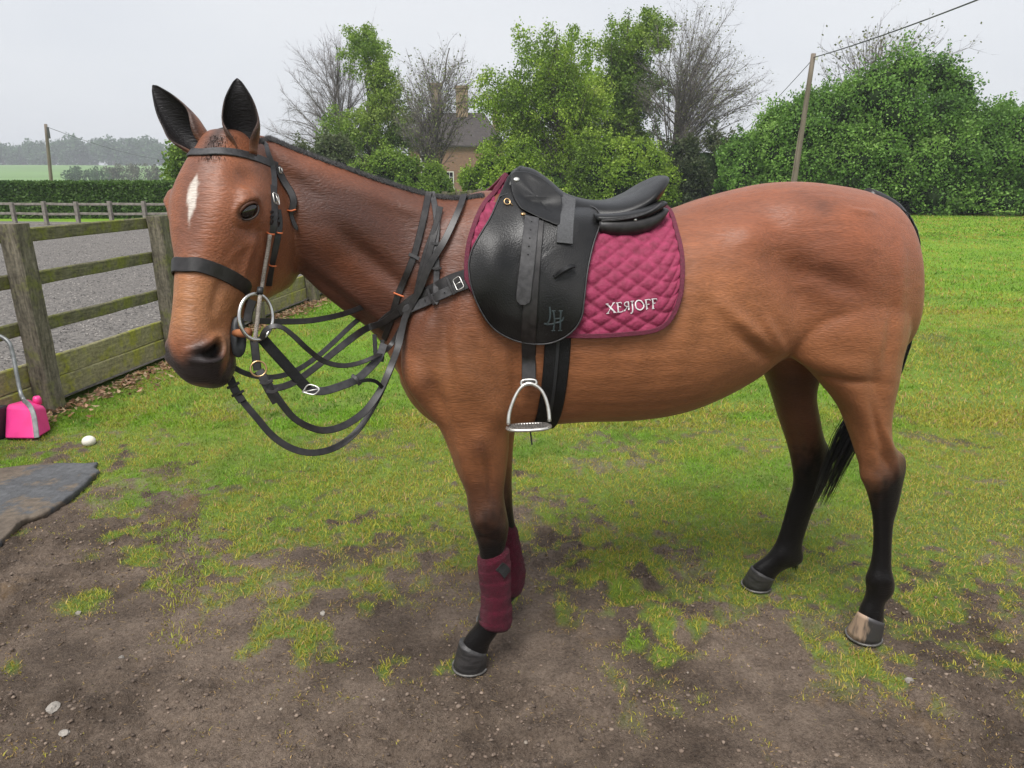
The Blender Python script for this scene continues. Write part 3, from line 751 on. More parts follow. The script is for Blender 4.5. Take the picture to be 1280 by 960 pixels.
MB().add([(rx0, ry0, ze), (rx1, ry0, ze), (rx1, ry1, ze), (rx0, ry1, ze), (q0, ym, zr), (q1, ym, zr), (rx0, ry0, ze - .12), (rx1, ry0, ze - .12), (rx1, ry1, ze - .12), (rx0, ry1, ze - .12)],
         [(0, 1, 5, 4), (1, 2, 5), (2, 3, 4, 5), (3, 0, 4), (0, 6, 7, 1), (1, 7, 8, 2), (2, 8, 9, 3), (3, 9, 6, 0), (6, 9, 8, 7)]).build('roof', m_tile, house)
for a, b, yt, yb, yo in ((537, 551, 118, 160, 4.0), (568, 585, 121, 160, 4.0), (614, 623, 130, 172, 5.0)):
    cx, w = hx((a + b) / 2), hx(b) - hx(a); zt, zb = top_z(yt, HY + yo), top_z(yb, HY + yo)
    ch = MB().box((cx, HY + yo, (zt + zb) / 2), (w * .86, w * .8, zt - zb)).build('chimney', m_chim, house)
    MB().box((cx, HY + yo, zt - .12), (w, w * .95, .28)).build('chimney_cap', m_chim, ch)
    MB().box((cx, HY + yo, zt - .55), (w * .93, w * .88, .14)).build('chimney_band', m_chim, ch)
for px, zz in ((532, 4.0), (562, 1.6), (532, 1.6), (598, 1.6)): window(house, (hx(px), HY - .03, zz), 1.0, 1.9)
wing = empty('brick_wing', (hx(700), HY, 0)); tag(wing, 'lower brick building with white window behind the saddle', 'house')
wx0, wx1, wz = hx(640), hx(752), top_z(205, HY)
MB().box(((wx0 + wx1) / 2, HY + 5, wz / 2), (wx1 - wx0, 6, wz)).build('wall', m_brick, wing)
MB().add([(wx0 - .3, HY + 1.7, wz), (wx1 + .3, HY + 1.7, wz), (wx1 + .3, HY + 8.3, wz), (wx0 - .3, HY + 8.3, wz), (wx0 - .3, HY + 5, wz + 2.2), (wx1 + .3, HY + 5, wz + 2.2)], [(0, 1, 5, 4), (2, 3, 4, 5), (1, 2, 5), (3, 0, 4), (0, 3, 2, 1)]).build('roof', m_tile, wing)
for px in (660, 693, 728): window(wing, (hx(px), HY + 1.97, 2.0), 1.2, 1.5)
cot = empty('cottage', (hx(862), 92, 0)); tag(cot, 'distant brick gable with dark roof in the thicket', 'house')
cx = at_Y(862, 225, 92)[0]
MB().box((cx, 95, 1.4), (3.4, 5, 2.8)).build('wall', m_brick, cot)
MB().add([(cx - 2, 92.3, 2.5), (cx + 2, 92.3, 2.5), (cx, 92.3, 4.4), (cx - 2, 97.7, 2.5), (cx + 2, 97.7, 2.5), (cx, 97.7, 4.4)], [(0, 2, 1), (3, 4, 5), (0, 3, 5, 2), (2, 5, 4, 1), (0, 1, 4, 3)]).build('roof', m_brick, cot)
MB().add([(cx - 2.2, 92.2, 2.35), (cx, 92.2, 4.5), (cx, 97.8, 4.5), (cx - 2.2, 97.8, 2.35), (cx + 2.2, 92.2, 2.35), (cx + 2.2, 97.8, 2.35)], [(0, 1, 2, 3), (1, 4, 5, 2)]).build('tiles', m_tile, cot)

# utility poles and wires
m_pole = rough_mat('grey_pole_wood', (.20, .160, .125), (.115, .090, .070), 5, rough=.85, bump=.4, bscale=20, stretch=(1, 1, .15))
m_wire = rough_mat('dark_wire', (.05, .05, .055), (.04, .04, .042), 5, rough=.6)
def pole(label, base, top, r0, r1):
    root = empty('utility_pole', tuple(base)); tag(root, label, 'utility pole')
    MB().tube([base + (top - base) * k for k in np.linspace(-.03, 1, 8)], np.linspace(r0, r1, 8), 12).build('pole_shaft', m_pole, root, True)
    return root
b = gp(991, 31); t = at_Y(1017, 67, 31)
p1 = pole('leaning grey wooden utility pole rising behind the horse\'s rump', b, t, .125, .095)
MB().tube([t - np.array([-.1, .1, .25]), t - np.array([-.13, .1, 0.1])], .05, 8).build('insulator', m_white, p1)
def wire(label, a, b, r=.014, sag=.25):
    k = np.linspace(0, 1, 24)[:, None]; P = a + (b - a) * k; P[:, 2] -= 4 * sag * (k * (1 - k))[:, 0]
    tag(MB().tube(P, r, 5).build('overhead_wire', m_wire, None, True), label, 'wire')
wire('overhead wire running from the near pole out at the top right', t - np.array([0, 0, .15]), at_t(1500, -115, 11), .020, .15)
wire('thin overhead wire dropping left from the near pole', t - np.array([0, 0, .2]), at_Y(905, 182, 60), .014, .3)
MB().tube([b + np.array([-.25, -.3, 0]), t * .55 + b * .45 + np.array([-.13, -.05, 0])], .018, 6).build('stay_wire', m_pole, p1)
b2 = gp(62, 62); t2 = at_Y(57, 155, 62)
p2 = pole('thin dark utility pole beyond the hedge on the left', b2, t2, .15, .12)
MB().box(t2 - np.array([-.18, .1, .7]), (.14, .12, .9)).build('pole_bracket', m_wire, p2)
wire('faint wire from the far pole towards the trees', t2 - np.array([0, 0, .2]), at_Y(215, 200, 120), .02, .6)

# far field rising to a belt of woodland
m_field = rough_mat('far_field', (.13, .24, .055), (.10, .19, .045), .02, rough=.95)
hv, hf = [], []
NX, NY = 60, 24
for i in range(NX):
    for j in range(NY):
        Xf = -700 + 1500 * i / (NX - 1); Yf = 130 + 640 * j / (NY - 1)
        rise = sstep(150, 560, Yf) * (12.5 + 4 * math.sin(Xf * .004 + 1) + 2 * math.sin(Xf * .011))
        hv.append((Xf, Yf, rise - .6 + .55 * sstep(130, 160, Yf)))
ii = np.arange(NX * NY).reshape(NX, NY)
tag(big_mesh('hill', hv, np.stack([ii[:-1, :-1], ii[1:, :-1], ii[1:, 1:], ii[:-1, 1:]], -1).reshape(-1, 4), m_field, None, True), kind='structure')
def hill_z(Xf, Yf): return float(sstep(150, 560, Yf) * (12.5 + 4 * math.sin(Xf * .004 + 1) + 2 * math.sin(Xf * .011)) - .05)
rg = np.random.RandomState(77)
def far_tree(name, label, px, Y, py_top, w, seed, pal, group, n=1500, ls=.9, zb=None):
    b = at_Y(px, 225, Y); b[2] = hill_z(b[0], Y); H = max(2.5, top_z(py_top, Y) - b[2])
    root = empty(name, tuple(b)); tag(root, label, 'tree', group)
    r_ = np.random.RandomState(seed); lp = []
    for k in range(9):
        h = .12 + .78 * r_.rand(); lp.append((b + np.array([r_.normal(0, w * .30), r_.normal(0, w * .2), H * h]), w * r_.uniform(.22, .40) * (1.15 - .5 * h)))
    C = np.array([c for c, _ in lp]); R = np.array([r for _, r in lp]); k = r_.randint(0, 9, n); d = r_.normal(size=(n, 3)); d /= np.linalg.norm(d, axis=1)[:, None]
    P = C[k] + d * (R[k] * (.4 + .65 * r_.rand(n) ** .5))[:, None] * np.array([1, 1, 1.25])
    leaves_mesh('crown', P, ls, pal, root, r_)
    MB().tube([b - np.array([0, 0, .5]), b + np.array([0, 0, H * .7])], [w * .05, w * .02], 6).build('trunk', m_bark, root)
FAR = [(.040, .085, .034), (.060, .120, .045), (.085, .150, .055)]
xs_ = np.arange(-70, 212, 11.5)
tops = np.interp(xs_, [-70, 0, 20, 40, 50, 62, 75, 95, 115, 135, 150, 165, 185, 205, 330], [184, 184, 186, 190, 190, 182, 180, 181, 177, 180, 181, 180, 180, 182, 182])
for k, (x, tp) in enumerate(zip(xs_, tops)):
    side = 'left of the far pole' if x < 57 else 'right of the far pole'
    far_tree('woodland_tree', 'hazy distant tree in the wood on the skyline, ' + side, x + rg.uniform(-3, 3), 560 + rg.uniform(-25, 25), tp + rg.uniform(-2.5, 2.5), 17, 300 + k, FAR, 'trees of the far wood ' + side, 1500, 1.7)
for k, (x, tp) in enumerate(((88, 213), (100, 211), (112, 212), (123, 208), (137, 211), (148, 208), (160, 209), (172, 208), (185, 207), (197, 209))):
    far_tree('field_tree', 'small hazy tree in the row below the far field', x, 230 + rg.uniform(-15, 15), tp, 4.6, 400 + k, [(.07, .09, .05), (.11, .12, .07), (.13, .12, .085)] if k > 3 else FAR, 'small trees above the hedge', 500, .6)
# a far belt of wood behind the garden, one mass seen through the gaps
n = 30000; Pw = np.stack([rg.uniform(-60, 150, n), rg.uniform(125, 145, n), np.zeros(n)], 1)
hh = 3.2 + 3.4 * vnoise(Pw[:, :2] * np.array([1, .2]), .16, 3, 3); Pw[:, 2] = hh * rg.rand(n) ** .7
bw = leaves_mesh('far_woodland', Pw, 1.0, FAR, None, rg); tag(bw, 'far dark wood glimpsed between the garden trees', 'woodland', kind='stuff')

# air between here and the far wood
mh = bpy.data.materials.new('thin_haze'); mh.use_nodes = True; mh.node_tree.nodes.clear()
_o = mh.node_tree.nodes.new('ShaderNodeOutputMaterial'); _v = mh.node_tree.nodes.new('ShaderNodeVolumePrincipled')
_v.inputs['Color'].default_value = (.90, .94, 1.0, 1); _v.inputs['Density'].default_value = .00075; _v.inputs['Anisotropy'].default_value = .0
mh.node_tree.links.new(_v.outputs['Volume'], _o.inputs['Volume'])
hz_ = MB().box((0, 0, 16), (1420, 1660, 36)).build('haze', mh)
tag(hz_, 'thin pale haze over the far fields', 'haze', kind='stuff')

# ------------------------------------------------------------------ the horse
HP0 = np.array([-0.10, 2.12, 0.0])             # a point of its mid plane
HAX = unit([1.23, 0.20, 0.0])                  # from chest to rump
HLAT = np.array([-HAX[1], HAX[0], 0.0])        # sideways, away from the camera
def superring(C, e, a, n=28, p=2.3, q=2.3):
    th = np.linspace(0, 2 * math.pi, n, endpoint=False)
    c, s = np.cos(th), np.sin(th)
    x = np.sign(c) * np.abs(c) ** (2 / p); y = np.sign(s) * np.abs(s) ** (2 / q)
    return C + x[:, None] * e + y[:, None] * a
def solve_ring(x1, y1, x2, y2, p0, nrm, hd, p=2.3):
    """ring in the plane spanned by the picture line P1-P2 (taken on plane p0,nrm) and nrm, whose outline meets P1 and P2"""
    T1, T2 = np.array([x1, y1], float), np.array([x2, y2], float)
    n = unit(T2 - T1); A, B = T1.copy(), T2.copy()
    for _ in range(8):
        a3, b3 = at_plane(A[0], A[1], p0, nrm), at_plane(B[0], B[1], p0, nrm)
        R = superring((a3 + b3) / 2, (b3 - a3) / 2, nrm * hd, 48, p, p)
        k = proj(R) @ n
        A = A + n * (T1 @ n - k.min()) * 0.8; B = B + n * (T2 @ n - k.max()) * 0.8
    a3, b3 = at_plane(A[0], A[1], p0, nrm), at_plane(B[0], B[1], p0, nrm)
    return (a3 + b3) / 2, (b3 - a3) / 2, nrm * hd
def limb(mb, st, step=0.012, p=2.3, n=28, normals=None, origins=None):
    """st: x1,y1,x2,y2, offset from the mid plane, half thickness"""
    prm = []
    for i, s in enumerate(st):
        nrm = HLAT if normals is None else normals[i]
        o = (HP0 + HLAT * s[4]) if origins is None else origins[i]
        C, e, a = solve_ring(s[0], s[1], s[2], s[3], o, nrm, s[5], p)
        prm.append(np.concatenate([C, e, a]))
    prm = np.array(prm)
    ln = np.linalg.norm(np.diff(prm[:, :3], axis=0), axis=1).sum()
    Q = crom(prm, max(len(st) * 2, int(ln / step)))
    mb.loft([superring(q[:3], q[3:6], q[6:9], n, p, p) for q in Q])
    return Q

TORSO = [
 (500,330,500,478,.11),(515,290,515,505,.155),(540,262,540,528,.195),(575,246,578,541,.218),(610,238,620,544,.232),
 (660,245,665,534,.250),(720,262,720,528,.272),(780,268,780,526,.285),(838,262,835,517,.288),(880,248,880,500,.280),
 (920,237,920,478,.266),(958,229,955,452,.256),(1000,227,1000,440,.258),(1040,231,1040,446,.250),(1078,239,1076,450,.225),
 (1104,253,1104,440,.190),(1116,280,1116,425,.140),(1126,305,1126,395,.09),(1133,330,1133,362,.03)]
NEAR_HIND = [
 (1000,262,1095,262,-.115,.09),(975,320,1124,320,-.115,.108),(968,372,1141,370,-.130,.114),(966,412,1138,415,-.142,.118),(980,441,1130,445,-.148,.110),
 (1006,461,1125,478,-.155,.098),(1027,484,1119,505,-.160,.084),(1045,507,1116,530,-.163,.070),(1059,541,1117,548,-.166,.056),
 (1068,566,1121,559,-.168,.046),(1074,584,1131,569,-.169,.043),(1075,597,1132,583,-.170,.043),(1082,613,1128,602,-.172,.040),(1088,634,1123,628,-.174,.033),
 (1091,655,1117,653,-.176,.025),(1090,690,1115,694,-.180,.025),(1087,709,1115,709,-.182,.029),(1081,726,1119,728,-.183,.036),(1082,736,1117,739,-.184,.035),
 (1080,748,1107,752,-.185,.030),(1073,763,1106,769,-.187,.034),(1072,774,1104,781,-.187,.034)]
FAR_HIND = [
 (945,330,1060,330,.12,.10),(938,395,1060,395,.125,.115),(941,440,1046,440,.13,.11),(951,464,1028,466,.135,.098),(960,486,1022,490,.14,.084),
 (972,524,1026,522,.145,.070),(984,557,1030,544,.15,.056),(990,582,1038,564,.155,.048),(992,603,1039,586,.158,.043),(985,628,1020,628,.162,.033),
 (975,664,1008,661,.168,.026),(968,682,1003,680,.172,.030),(957,696,1003,701,.174,.036),(946,704,982,710,.176,.030),(940,709,971,719,.178,.034),(938,718,968,726,.178,.034)]
NEAR_FORE = [
 (560,285,640,285,-.10,.06),(530,345,655,345,-.125,.085),(507,400,662,400,-.135,.095),(503,455,655,455,-.135,.096),(520,500,645,500,-.130,.090),
 (548,534,637,538,-.125,.078),(560,560,636,560,-.122,.068),(570,588,633,588,-.120,.058),(582,616,630,616,-.118,.048),
 (585,638,633,638,-.117,.047),(589,656,636,656,-.117,.047),(596,676,633,676,-.117,.038),(599,692,629,692,-.116,.033),(601,720,629,720,-.116,.030),
 (602,748,632,748,-.116,.033),(601,766,635,768,-.116,.036),(594,782,624,787,-.116,.034),(581,798,613,803,-.116,.034),(577,807,610,813,-.116,.037),(577,814,607,820,-.116,.037)]
FAR_FORE = [
 (560,500,650,500,.11,.08),(575,545,643,545,.112,.072),(585,590,640,590,.115,.058),(596,630,641,630,.117,.048),
 (604,650,643,650,.118,.044),(611,670,647,670,.118,.038),(619,700,648,700,.12,.030),(621,722,649,722,.121,.033),
 (615,736,648,740,.122,.036),(604,750,636,756,.123,.034),(600,759,635,763,.123,.037),(601,764,633,769,.123,.036)]
NECK = [  # crest, underside, depth Y of the centre, half thickness, turn of the mid plane (degrees)
 (640,242,600,520,2.13,.200,0),(590,243,545,522,2.11,.190,2),(553,243,500,470,2.08,.155,5),(520,237,480,432,2.05,.120,9),(480,225,458,408,2.02,.100,13),
 (440,211,433,390,1.99,.088,18),(400,197,406,368,1.955,.080,24),(366,184,382,345,1.935,.070,30),(338,172,356,322,1.92,.060,36),(315,166,335,300,1.91,.050,40)]

# head: its own frame, origin at the poll
HEAD_T, HEAD_PX = 1.66, (265, 162)
HEAD_AZ, HEAD_TILT, HEAD_ROLL = 14.0, 27.0, 1.0
HS = np.array([1.0, 1.045, 1.24])
_g = np.array([-math.sin(math.radians(HEAD_AZ)), -math.cos(math.radians(HEAD_AZ)), 0])
_z = np.array([0, 0, 1.0])
_tl = math.radians(HEAD_TILT)
HA = -_z * math.cos(_tl) + _g * math.sin(_tl)       # poll to muzzle
HC = _g * math.cos(_tl) + _z * math.sin(_tl)        # out of the forehead
HB = np.cross(HC, HA)                               # towards the horse's left, the camera's right
if HB[0] < 0: HB = -HB
_r = math.radians(HEAD_ROLL)
HA, HB = HA * math.cos(_r) + HB * math.sin(_r), HB * math.cos(_r) - HA * math.sin(_r)
HO = at_t(HEAD_PX[0], HEAD_PX[1], HEAD_T)
def head_pt(s, b, c): return HO + HA * (s * HS[0]) + HB * (b * HS[1]) + HC * (c * HS[2])
def to_head(P):
    D = np.asarray(P) - HO
    return np.stack([D @ HA, D @ HB, D @ HC], -1) / HS
HEAD = [  # s, top c, (b,c) upper, mid, lower, bottom c
 (-.035,-.050,(.030,-.055),(.048,-.085),(.040,-.125),-.150),
 (-.010,-.012,(.036,-.020),(.062,-.070),(.055,-.150),-.190),
 (.040,.004,(.044,-.006),(.078,-.065),(.064,-.180),-.225),
 (.090,.014,(.058,.002),(.092,-.058),(.070,-.226),-.270),
 (.135,.020,(.067,.006),(.102,-.048),(.075,-.256),-.298),
 (.180,.021,(.070,.006),(.105,-.047),(.078,-.270),-.310),
 (.225,.018,(.065,.004),(.099,-.054),(.077,-.272),-.310),
 (.270,.012,(.055,.000),(.088,-.062),(.072,-.260),-.296),
 (.315,.006,(.044,-.006),(.076,-.068),(.060,-.220),-.250),
 (.365,.002,(.038,-.010),(.065,-.070),(.050,-.172),-.200),
 (.415,-.002,(.034,-.013),(.057,-.068),(.045,-.142),-.168),
 (.460,-.006,(.035,-.018),(.055,-.070),(.043,-.130),-.156),
 (.500,-.010,(.040,-.024),(.060,-.074),(.046,-.130),-.156),
 (.535,-.018,(.043,-.034),(.061,-.080),(.047,-.136),-.162),
 (.565,-.034,(.040,-.048),(.056,-.088),(.044,-.136),-.160),
 (.588,-.058,(.031,-.068),(.044,-.096),(.035,-.130),-.148),
 (.600,-.080,(.016,-.086),(.026,-.102),(.020,-.118),-.128)]
def head_ring(h, n=36):
    s, zt, u, m, l, zb = h
    pts = [(0, zt), u, m, l, (0, zb), (-l[0], l[1]), (-m[0], m[1]), (-u[0], u[1])]
    q = closed_spline(pts, n)
    return np.array([head_pt(s, b, c) for b, c in q])
def build_body():
    mb = MB()
    Qt = limb(mb, [(a, b, c, d, 0.0, w) for a, b, c, d, w in TORSO], p=2.25, n=40)
    for st in (NEAR_HIND, FAR_HIND, NEAR_FORE, FAR_FORE): limb(mb, st, p=2.1)
    nn, oo = [], []
    for s in NECK:
        t = math.radians(s[6]); c = (HLAT * math.cos(t) + HAX * math.sin(t)); nn.append(c)
        oo.append(at_Y((s[0] + s[2]) / 2, (s[1] + s[3]) / 2, s[4]))
    Qn = limb(mb, [(s[0], s[1], s[2], s[3], 0, s[5]) for s in NECK], p=2.0, normals=nn, origins=oo)
    H = np.array([np.concatenate([[h[0], h[1]], h[2], h[3], h[4], [h[5]]]) for h in HEAD])
    H = crom(H, 60)
    mb.loft([head_ring((h[0], h[1], h[2:4], h[4:6], h[6:8], h[8])) for h in H])
    # brow ridges over the eyes and cheeks
    for sg in (1, -1):
        ell(mb, head_pt(.168, .088 * sg, -.034), HA * .042, HB * .026, HC * .034)
        ell(mb, head_pt(.205, .068 * sg, -.205), HA * .100, HB * .024, HC * .092)
        ell(mb, head_pt(.525, .046 * sg, -.056), HA * .036, HB * .017, HC * .030)
    me = bpy.data.meshes.new('body_rough'); me.from_pydata(mb.V, [], mb.F); me.update()
    bm = bmesh.new(); bm.from_mesh(me); bmesh.ops.recalc_face_normals(bm, faces=bm.faces); bm.to_mesh(me); bm.free()
    o = bpy.data.objects.new('body_rough', me); COL.objects.link(o)
    md = o.modifiers.new('r', 'REMESH'); md.mode = 'VOXEL'; md.voxel_size = 0.006; md.use_smooth_shade = True
    dg = bpy.context.evaluated_depsgraph_get(); dg.update()
    out = bpy.data.meshes.new_from_object(o.evaluated_get(dg))
    bpy.data.objects.remove(o); bpy.data.meshes.remove(me)
    return out, Qt, Qn
def mesh_arrays(me):
    V = np.zeros(len(me.vertices) * 3); me.vertices.foreach_get('co', V)
    E = np.zeros(len(me.edges) * 2, dtype=int); me.edges.foreach_get('vertices', E)
    return V.reshape(-1, 3), E.reshape(-1, 2)
def taubin(V, E, it, lam=0.6, mu=-0.62, mask=None):
    deg = np.bincount(E.ravel(), minlength=len(V))[:, None] + 1e-9
    def lap(X):
        S = np.stack([np.bincount(E[:, 0], X[E[:, 1], k], len(V)) + np.bincount(E[:, 1], X[E[:, 0], k], len(V)) for k in range(3)], 1)
        return S / deg - X
    for _ in range(it):
        for f in (lam, mu):
            d = lap(V) * f
            V = V + (d if mask is None else d * mask[:, None])
    return V
def vert_normals(me):
    N = np.zeros(len(me.vertices) * 3); me.vertices.foreach_get('normal', N); return N.reshape(-1, 3)
def set_co(me, V):
    me.vertices.foreach_set('co', np.ascontiguousarray(V, dtype=np.float32).ravel()); me.update()


body_me, QT, QN = build_body()
V, E = mesh_arrays(body_me)
V = taubin(V, E, 14, .6, -.45)
V = taubin(V, E, 20)
set_co(body_me, V)

# ---- muscles and hollows, pressed and raised where the photograph shows them on the near side
def surface(px, py, me=None, V=None):
    d = Vector(ray(px, py)).normalized()
    return BODY_BVH.ray_cast(Vector(CO), d)
def sculpt(V, N, items):
    P = proj(V); view = CO - V; view /= np.linalg.norm(view, axis=1)[:, None]
    face = np.clip((N * view).sum(1) * 2.0, 0, 1)
    for px, py, rx, ry, ang, amp in items:
        hit = surface(px, py)
        if hit[0] is None: continue
        dist = np.array(hit[0]) - CO; t0 = dist @ CF
        near = np.exp(-(((V - CO) @ CF - t0) / 0.12) ** 2)
        a = math.radians(ang); dx, dy = P[:, 0] - px, P[:, 1] - py
        u = (dx * math.cos(a) + dy * math.sin(a)) / rx; v = (-dx * math.sin(a) + dy * math.cos(a)) / ry
        V = V + N * (amp * 0.001 * np.exp(-(u * u + v * v)) * near * face)[:, None]
    return V
BODY_BVH = BVHTree.FromPolygons([tuple(v) for v in V], [tuple(p.vertices) for p in body_me.polygons])
SCULPT = [  # pixel, radii in pixels along and across, angle, millimetres
 # shoulder and breast
 (520,478,26,20,60,10),(500,450,26,14,65,6),(548,500,34,8,70,-7),(590,478,40,22,70,7),(560,390,90,12,100,-6),(535,370,60,9,112,-5),
 (586,395,70,24,100,5),(645,470,50,9,85,-8),(622,515,24,16,70,6),(560,448,40,7,80,-4),(606,440,40,8,72,4),
 # forearm and knee
 (600,560,22,14,85,6),(580,575,34,7,78,5),(612,598,34,4,82,-4),(611,648,16,14,90,5),(600,652,8,8,90,3),(625,662,8,8,90,2.5),(606,672,14,3,10,-2),
 # barrel, a hint of ribs
 (740,470,60,16,95,2.5),(800,440,70,9,100,1.8),(830,430,70,9,100,-1.8),(855,420,70,9,102,1.8),(880,410,70,9,104,-1.6),(770,440,70,9,98,-1.6),
 (860,330,70,60,0,5),
 # flank and croup
 (948,296,34,20,20,9),(985,332,60,24,65,-15),(1000,385,60,14,95,-7),(935,410,60,10,42,6),(968,420,30,7,60,5),(950,440,40,9,40,-6),
 (905,268,60,20,-12,-5),(1010,262,60,26,5,5),(1075,300,50,34,60,7),(1042,352,46,16,25,-9),(1030,378,26,20,0,-6),(1070,400,60,40,80,9),
 (1000,430,44,22,75,7),(1045,474,46,5,6,-6),(1050,458,50,14,6,5),(1095,480,34,10,80,-5),(1123,360,60,10,92,4),(1110,430,60,8,98,-4),
 # gaskin and hock
 (1075,510,40,14,70,6),(1098,540,36,5,75,-5),(1112,556,22,5,70,4),(1105,575,16,5,60,-4),(1098,600,14,10,80,4),(1120,590,14,6,85,3),(1104,660,60,4,90,-2.5),
 (1098,725,10,9,0,3),(1112,728,8,8,0,2.5),(1000,560,26,6,80,-4),(1006,590,14,8,80,4),(980,694,10,9,0,3),
 # neck
 (430,275,70,30,25,8),(470,330,80,12,42,-8),(400,300,40,24,30,6),(420,365,70,9,36,-6),(450,380,70,9,38,5),(500,280,60,20,60,-5),(480,250,80,12,18,5),(380,235,40,12,40,-5),
 (352,200,30,14,30,5)]
N = vert_normals(body_me)
V = sculpt(V, N, [(a, b, c, d, e, f * (1.9 if b < 540 else 2.4)) for a, b, c, d, e, f in SCULPT])
# ---- the head: hollows over the eyes, cheek ridge, nostrils, mouth
Hc = to_head(V)
def hd_push(V, N, s, b, c, rs, rb, rc, mm, d=None):
    D = to_head(V) - np.array([s, b, c])
    w = np.exp(-((D[:, 0] / rs) ** 2 + (D[:, 1] / rb) ** 2 + (D[:, 2] / rc) ** 2))
    dirn = N if d is None else np.asarray(d)[None]
    return V + dirn * (w * mm * .0015)[:, None]
EYE_S, EYE_B, EYE_C = to_head(np.array(surface(312, 264)[0]))
for sg in (1, -1):
    V = hd_push(V, N, .115, .075 * sg, -.030, .026, .022, .022, -10)       # hollow over the eye
    V = hd_push(V, N, .150, .098 * sg, -.034, .014, .024, .018, 5)          # brow
    V = hd_push(V, N, .225, .088 * sg, -.055, .018, .03, .03, -7)           # below the eye
    for k in range(9):                                                      # facial crest
        V = hd_push(V, N, .235 + .013 * k, (.086 - .0022 * k) * sg, -.072 - .001 * k, .014, .02, .008, 2.4)
    for k in range(10):                                                     # front edge of the cheek
        V = hd_push(V, N, .20 + .014 * k, .075 * sg, -.115 - .006 * k, .014, .03, .010, -2.4)
    for k in range(8):                                                      # nasal bone against the side of the nose
        V = hd_push(V, N, .29 + .02 * k, .052 * sg, -.040, .016, .02, .010, -2.6)
    V = hd_push(V, N, .535, .050 * sg, -.060, .030, .02, .026, 5)           # nostril wing
    V = hd_push(V, N, .470, .050 * sg, -.060, .022, .02, .020, -4)
    for k in range(9):                                                      # corner of the mouth and lip line
        V = hd_push(V, N, .478 + .012 * k, (.048 - .0008 * k * k * .3) * sg, -.108 + .0006 * k, .010, .03, .0050, -4.5)
for path in ([(.30, .066, -.075), (.34, .060, -.085), (.385, .055, -.082), (.42, .052, -.070)], [(.335, .062, -.082), (.36, .055, -.105), (.40, .048, -.115)], [(.25, .082, -.065), (.285, .070, -.045), (.32, .060, -.038)]):
    for q in crom(np.array(path), 14): V = hd_push(V, N, q[0], q[1], q[2], .006, .02, .0055, 1.0)
V = hd_push(V, N, .535, 0, -.146, .022, .034, .020, 5)                      # chin
V = hd_push(V, N, .10, 0, .016, .05, .03, .02, 4)
for k in range(7): V = hd_push(V, N, .30 + .02 * k, 0, .0, .014, .020, .01, 1.2)
V = taubin(V, E, 4)
set_co(body_me, V)
BODY_BVH = BVHTree.FromPolygons([tuple(v) for v in V], [tuple(p.vertices) for p in body_me.polygons])
N = vert_normals(body_me)
# nostrils: a deep comma pressed into each side of the nose
NOSTRIL_MASK = np.zeros(len(V))
Hc = to_head(V)
for sg in (1, -1):
    u = (Hc[:, 0] - .524) ; w = (Hc[:, 2] + .052)
    a = math.radians(35)
    p, q = u * math.cos(a) + w * math.sin(a), -u * math.sin(a) + w * math.cos(a)
    q2 = q - 8.0 * p * p * .6
    r = np.sqrt((p / .032) ** 2 + (q2 / .0165) ** 2)
    side = (Hc[:, 1] * sg > .012) & (Hc[:, 0] > .45)
    k = (1 - sstep(.45, 1.05, r)) * side
    NOSTRIL_MASK = np.maximum(NOSTRIL_MASK, k)
    rim = np.exp(-((r - 1.25) / .28) ** 2) * side
    V = V - (HB * sg * .75 + HC * .45)[None] * (k * (.028 if sg > 0 else .008))[:, None] + N * (rim * (.0048 if sg > 0 else .0005))[:, None]
# eye sockets
EYE_MASK = np.zeros(len(V))
_h = surface(312, 264); EYE_P = np.array(_h[0]); EYE_N = np.array(_h[1])
if EYE_N @ (CO - EYE_P) < 0: EYE_N = -EYE_N
EYE_N = unit(EYE_N * .45 + unit(CO - EYE_P) * .55)
EYE_U = at_t(326, 256, 1.7) - at_t(298, 271, 1.7); EYE_U = unit(EYE_U - EYE_N * (EYE_U @ EYE_N)); EYE_V = np.cross(EYE_N, EYE_U)
if EYE_V[2] < 0: EYE_V = -EYE_V
def mirror_head(P):
    q = to_head(P); q[..., 1] *= -1
    return HO + q[..., 0:1] * HS[0] * HA + q[..., 1:2] * HS[1] * HB + q[..., 2:3] * HS[2] * HC
VM = mirror_head(V)
for sg in (1, -1):
    D = (V if sg > 0 else VM) - EYE_P
    u, w, nn = D @ EYE_U, D @ EYE_V, D @ EYE_N
    r = np.sqrt((u / .024) ** 2 + (w / .017) ** 2); side = (np.abs(nn) < .05) & (r < 4)
    k = (1 - sstep(.55, 1.05, r)) * side
    EYE_MASK = np.maximum(EYE_MASK, (1 - sstep(.95, 1.55, r)) * side)
    nrm = EYE_N if sg > 0 else EYE_N - 2 * HB * (EYE_N @ HB)
    V = V - nrm[None] * (k * .010)[:, None] + N * (np.exp(-((r - 1.55) / .32) ** 2) * side * .0042)[:, None]
V = taubin(V, E, 1)
set_co(body_me, V)

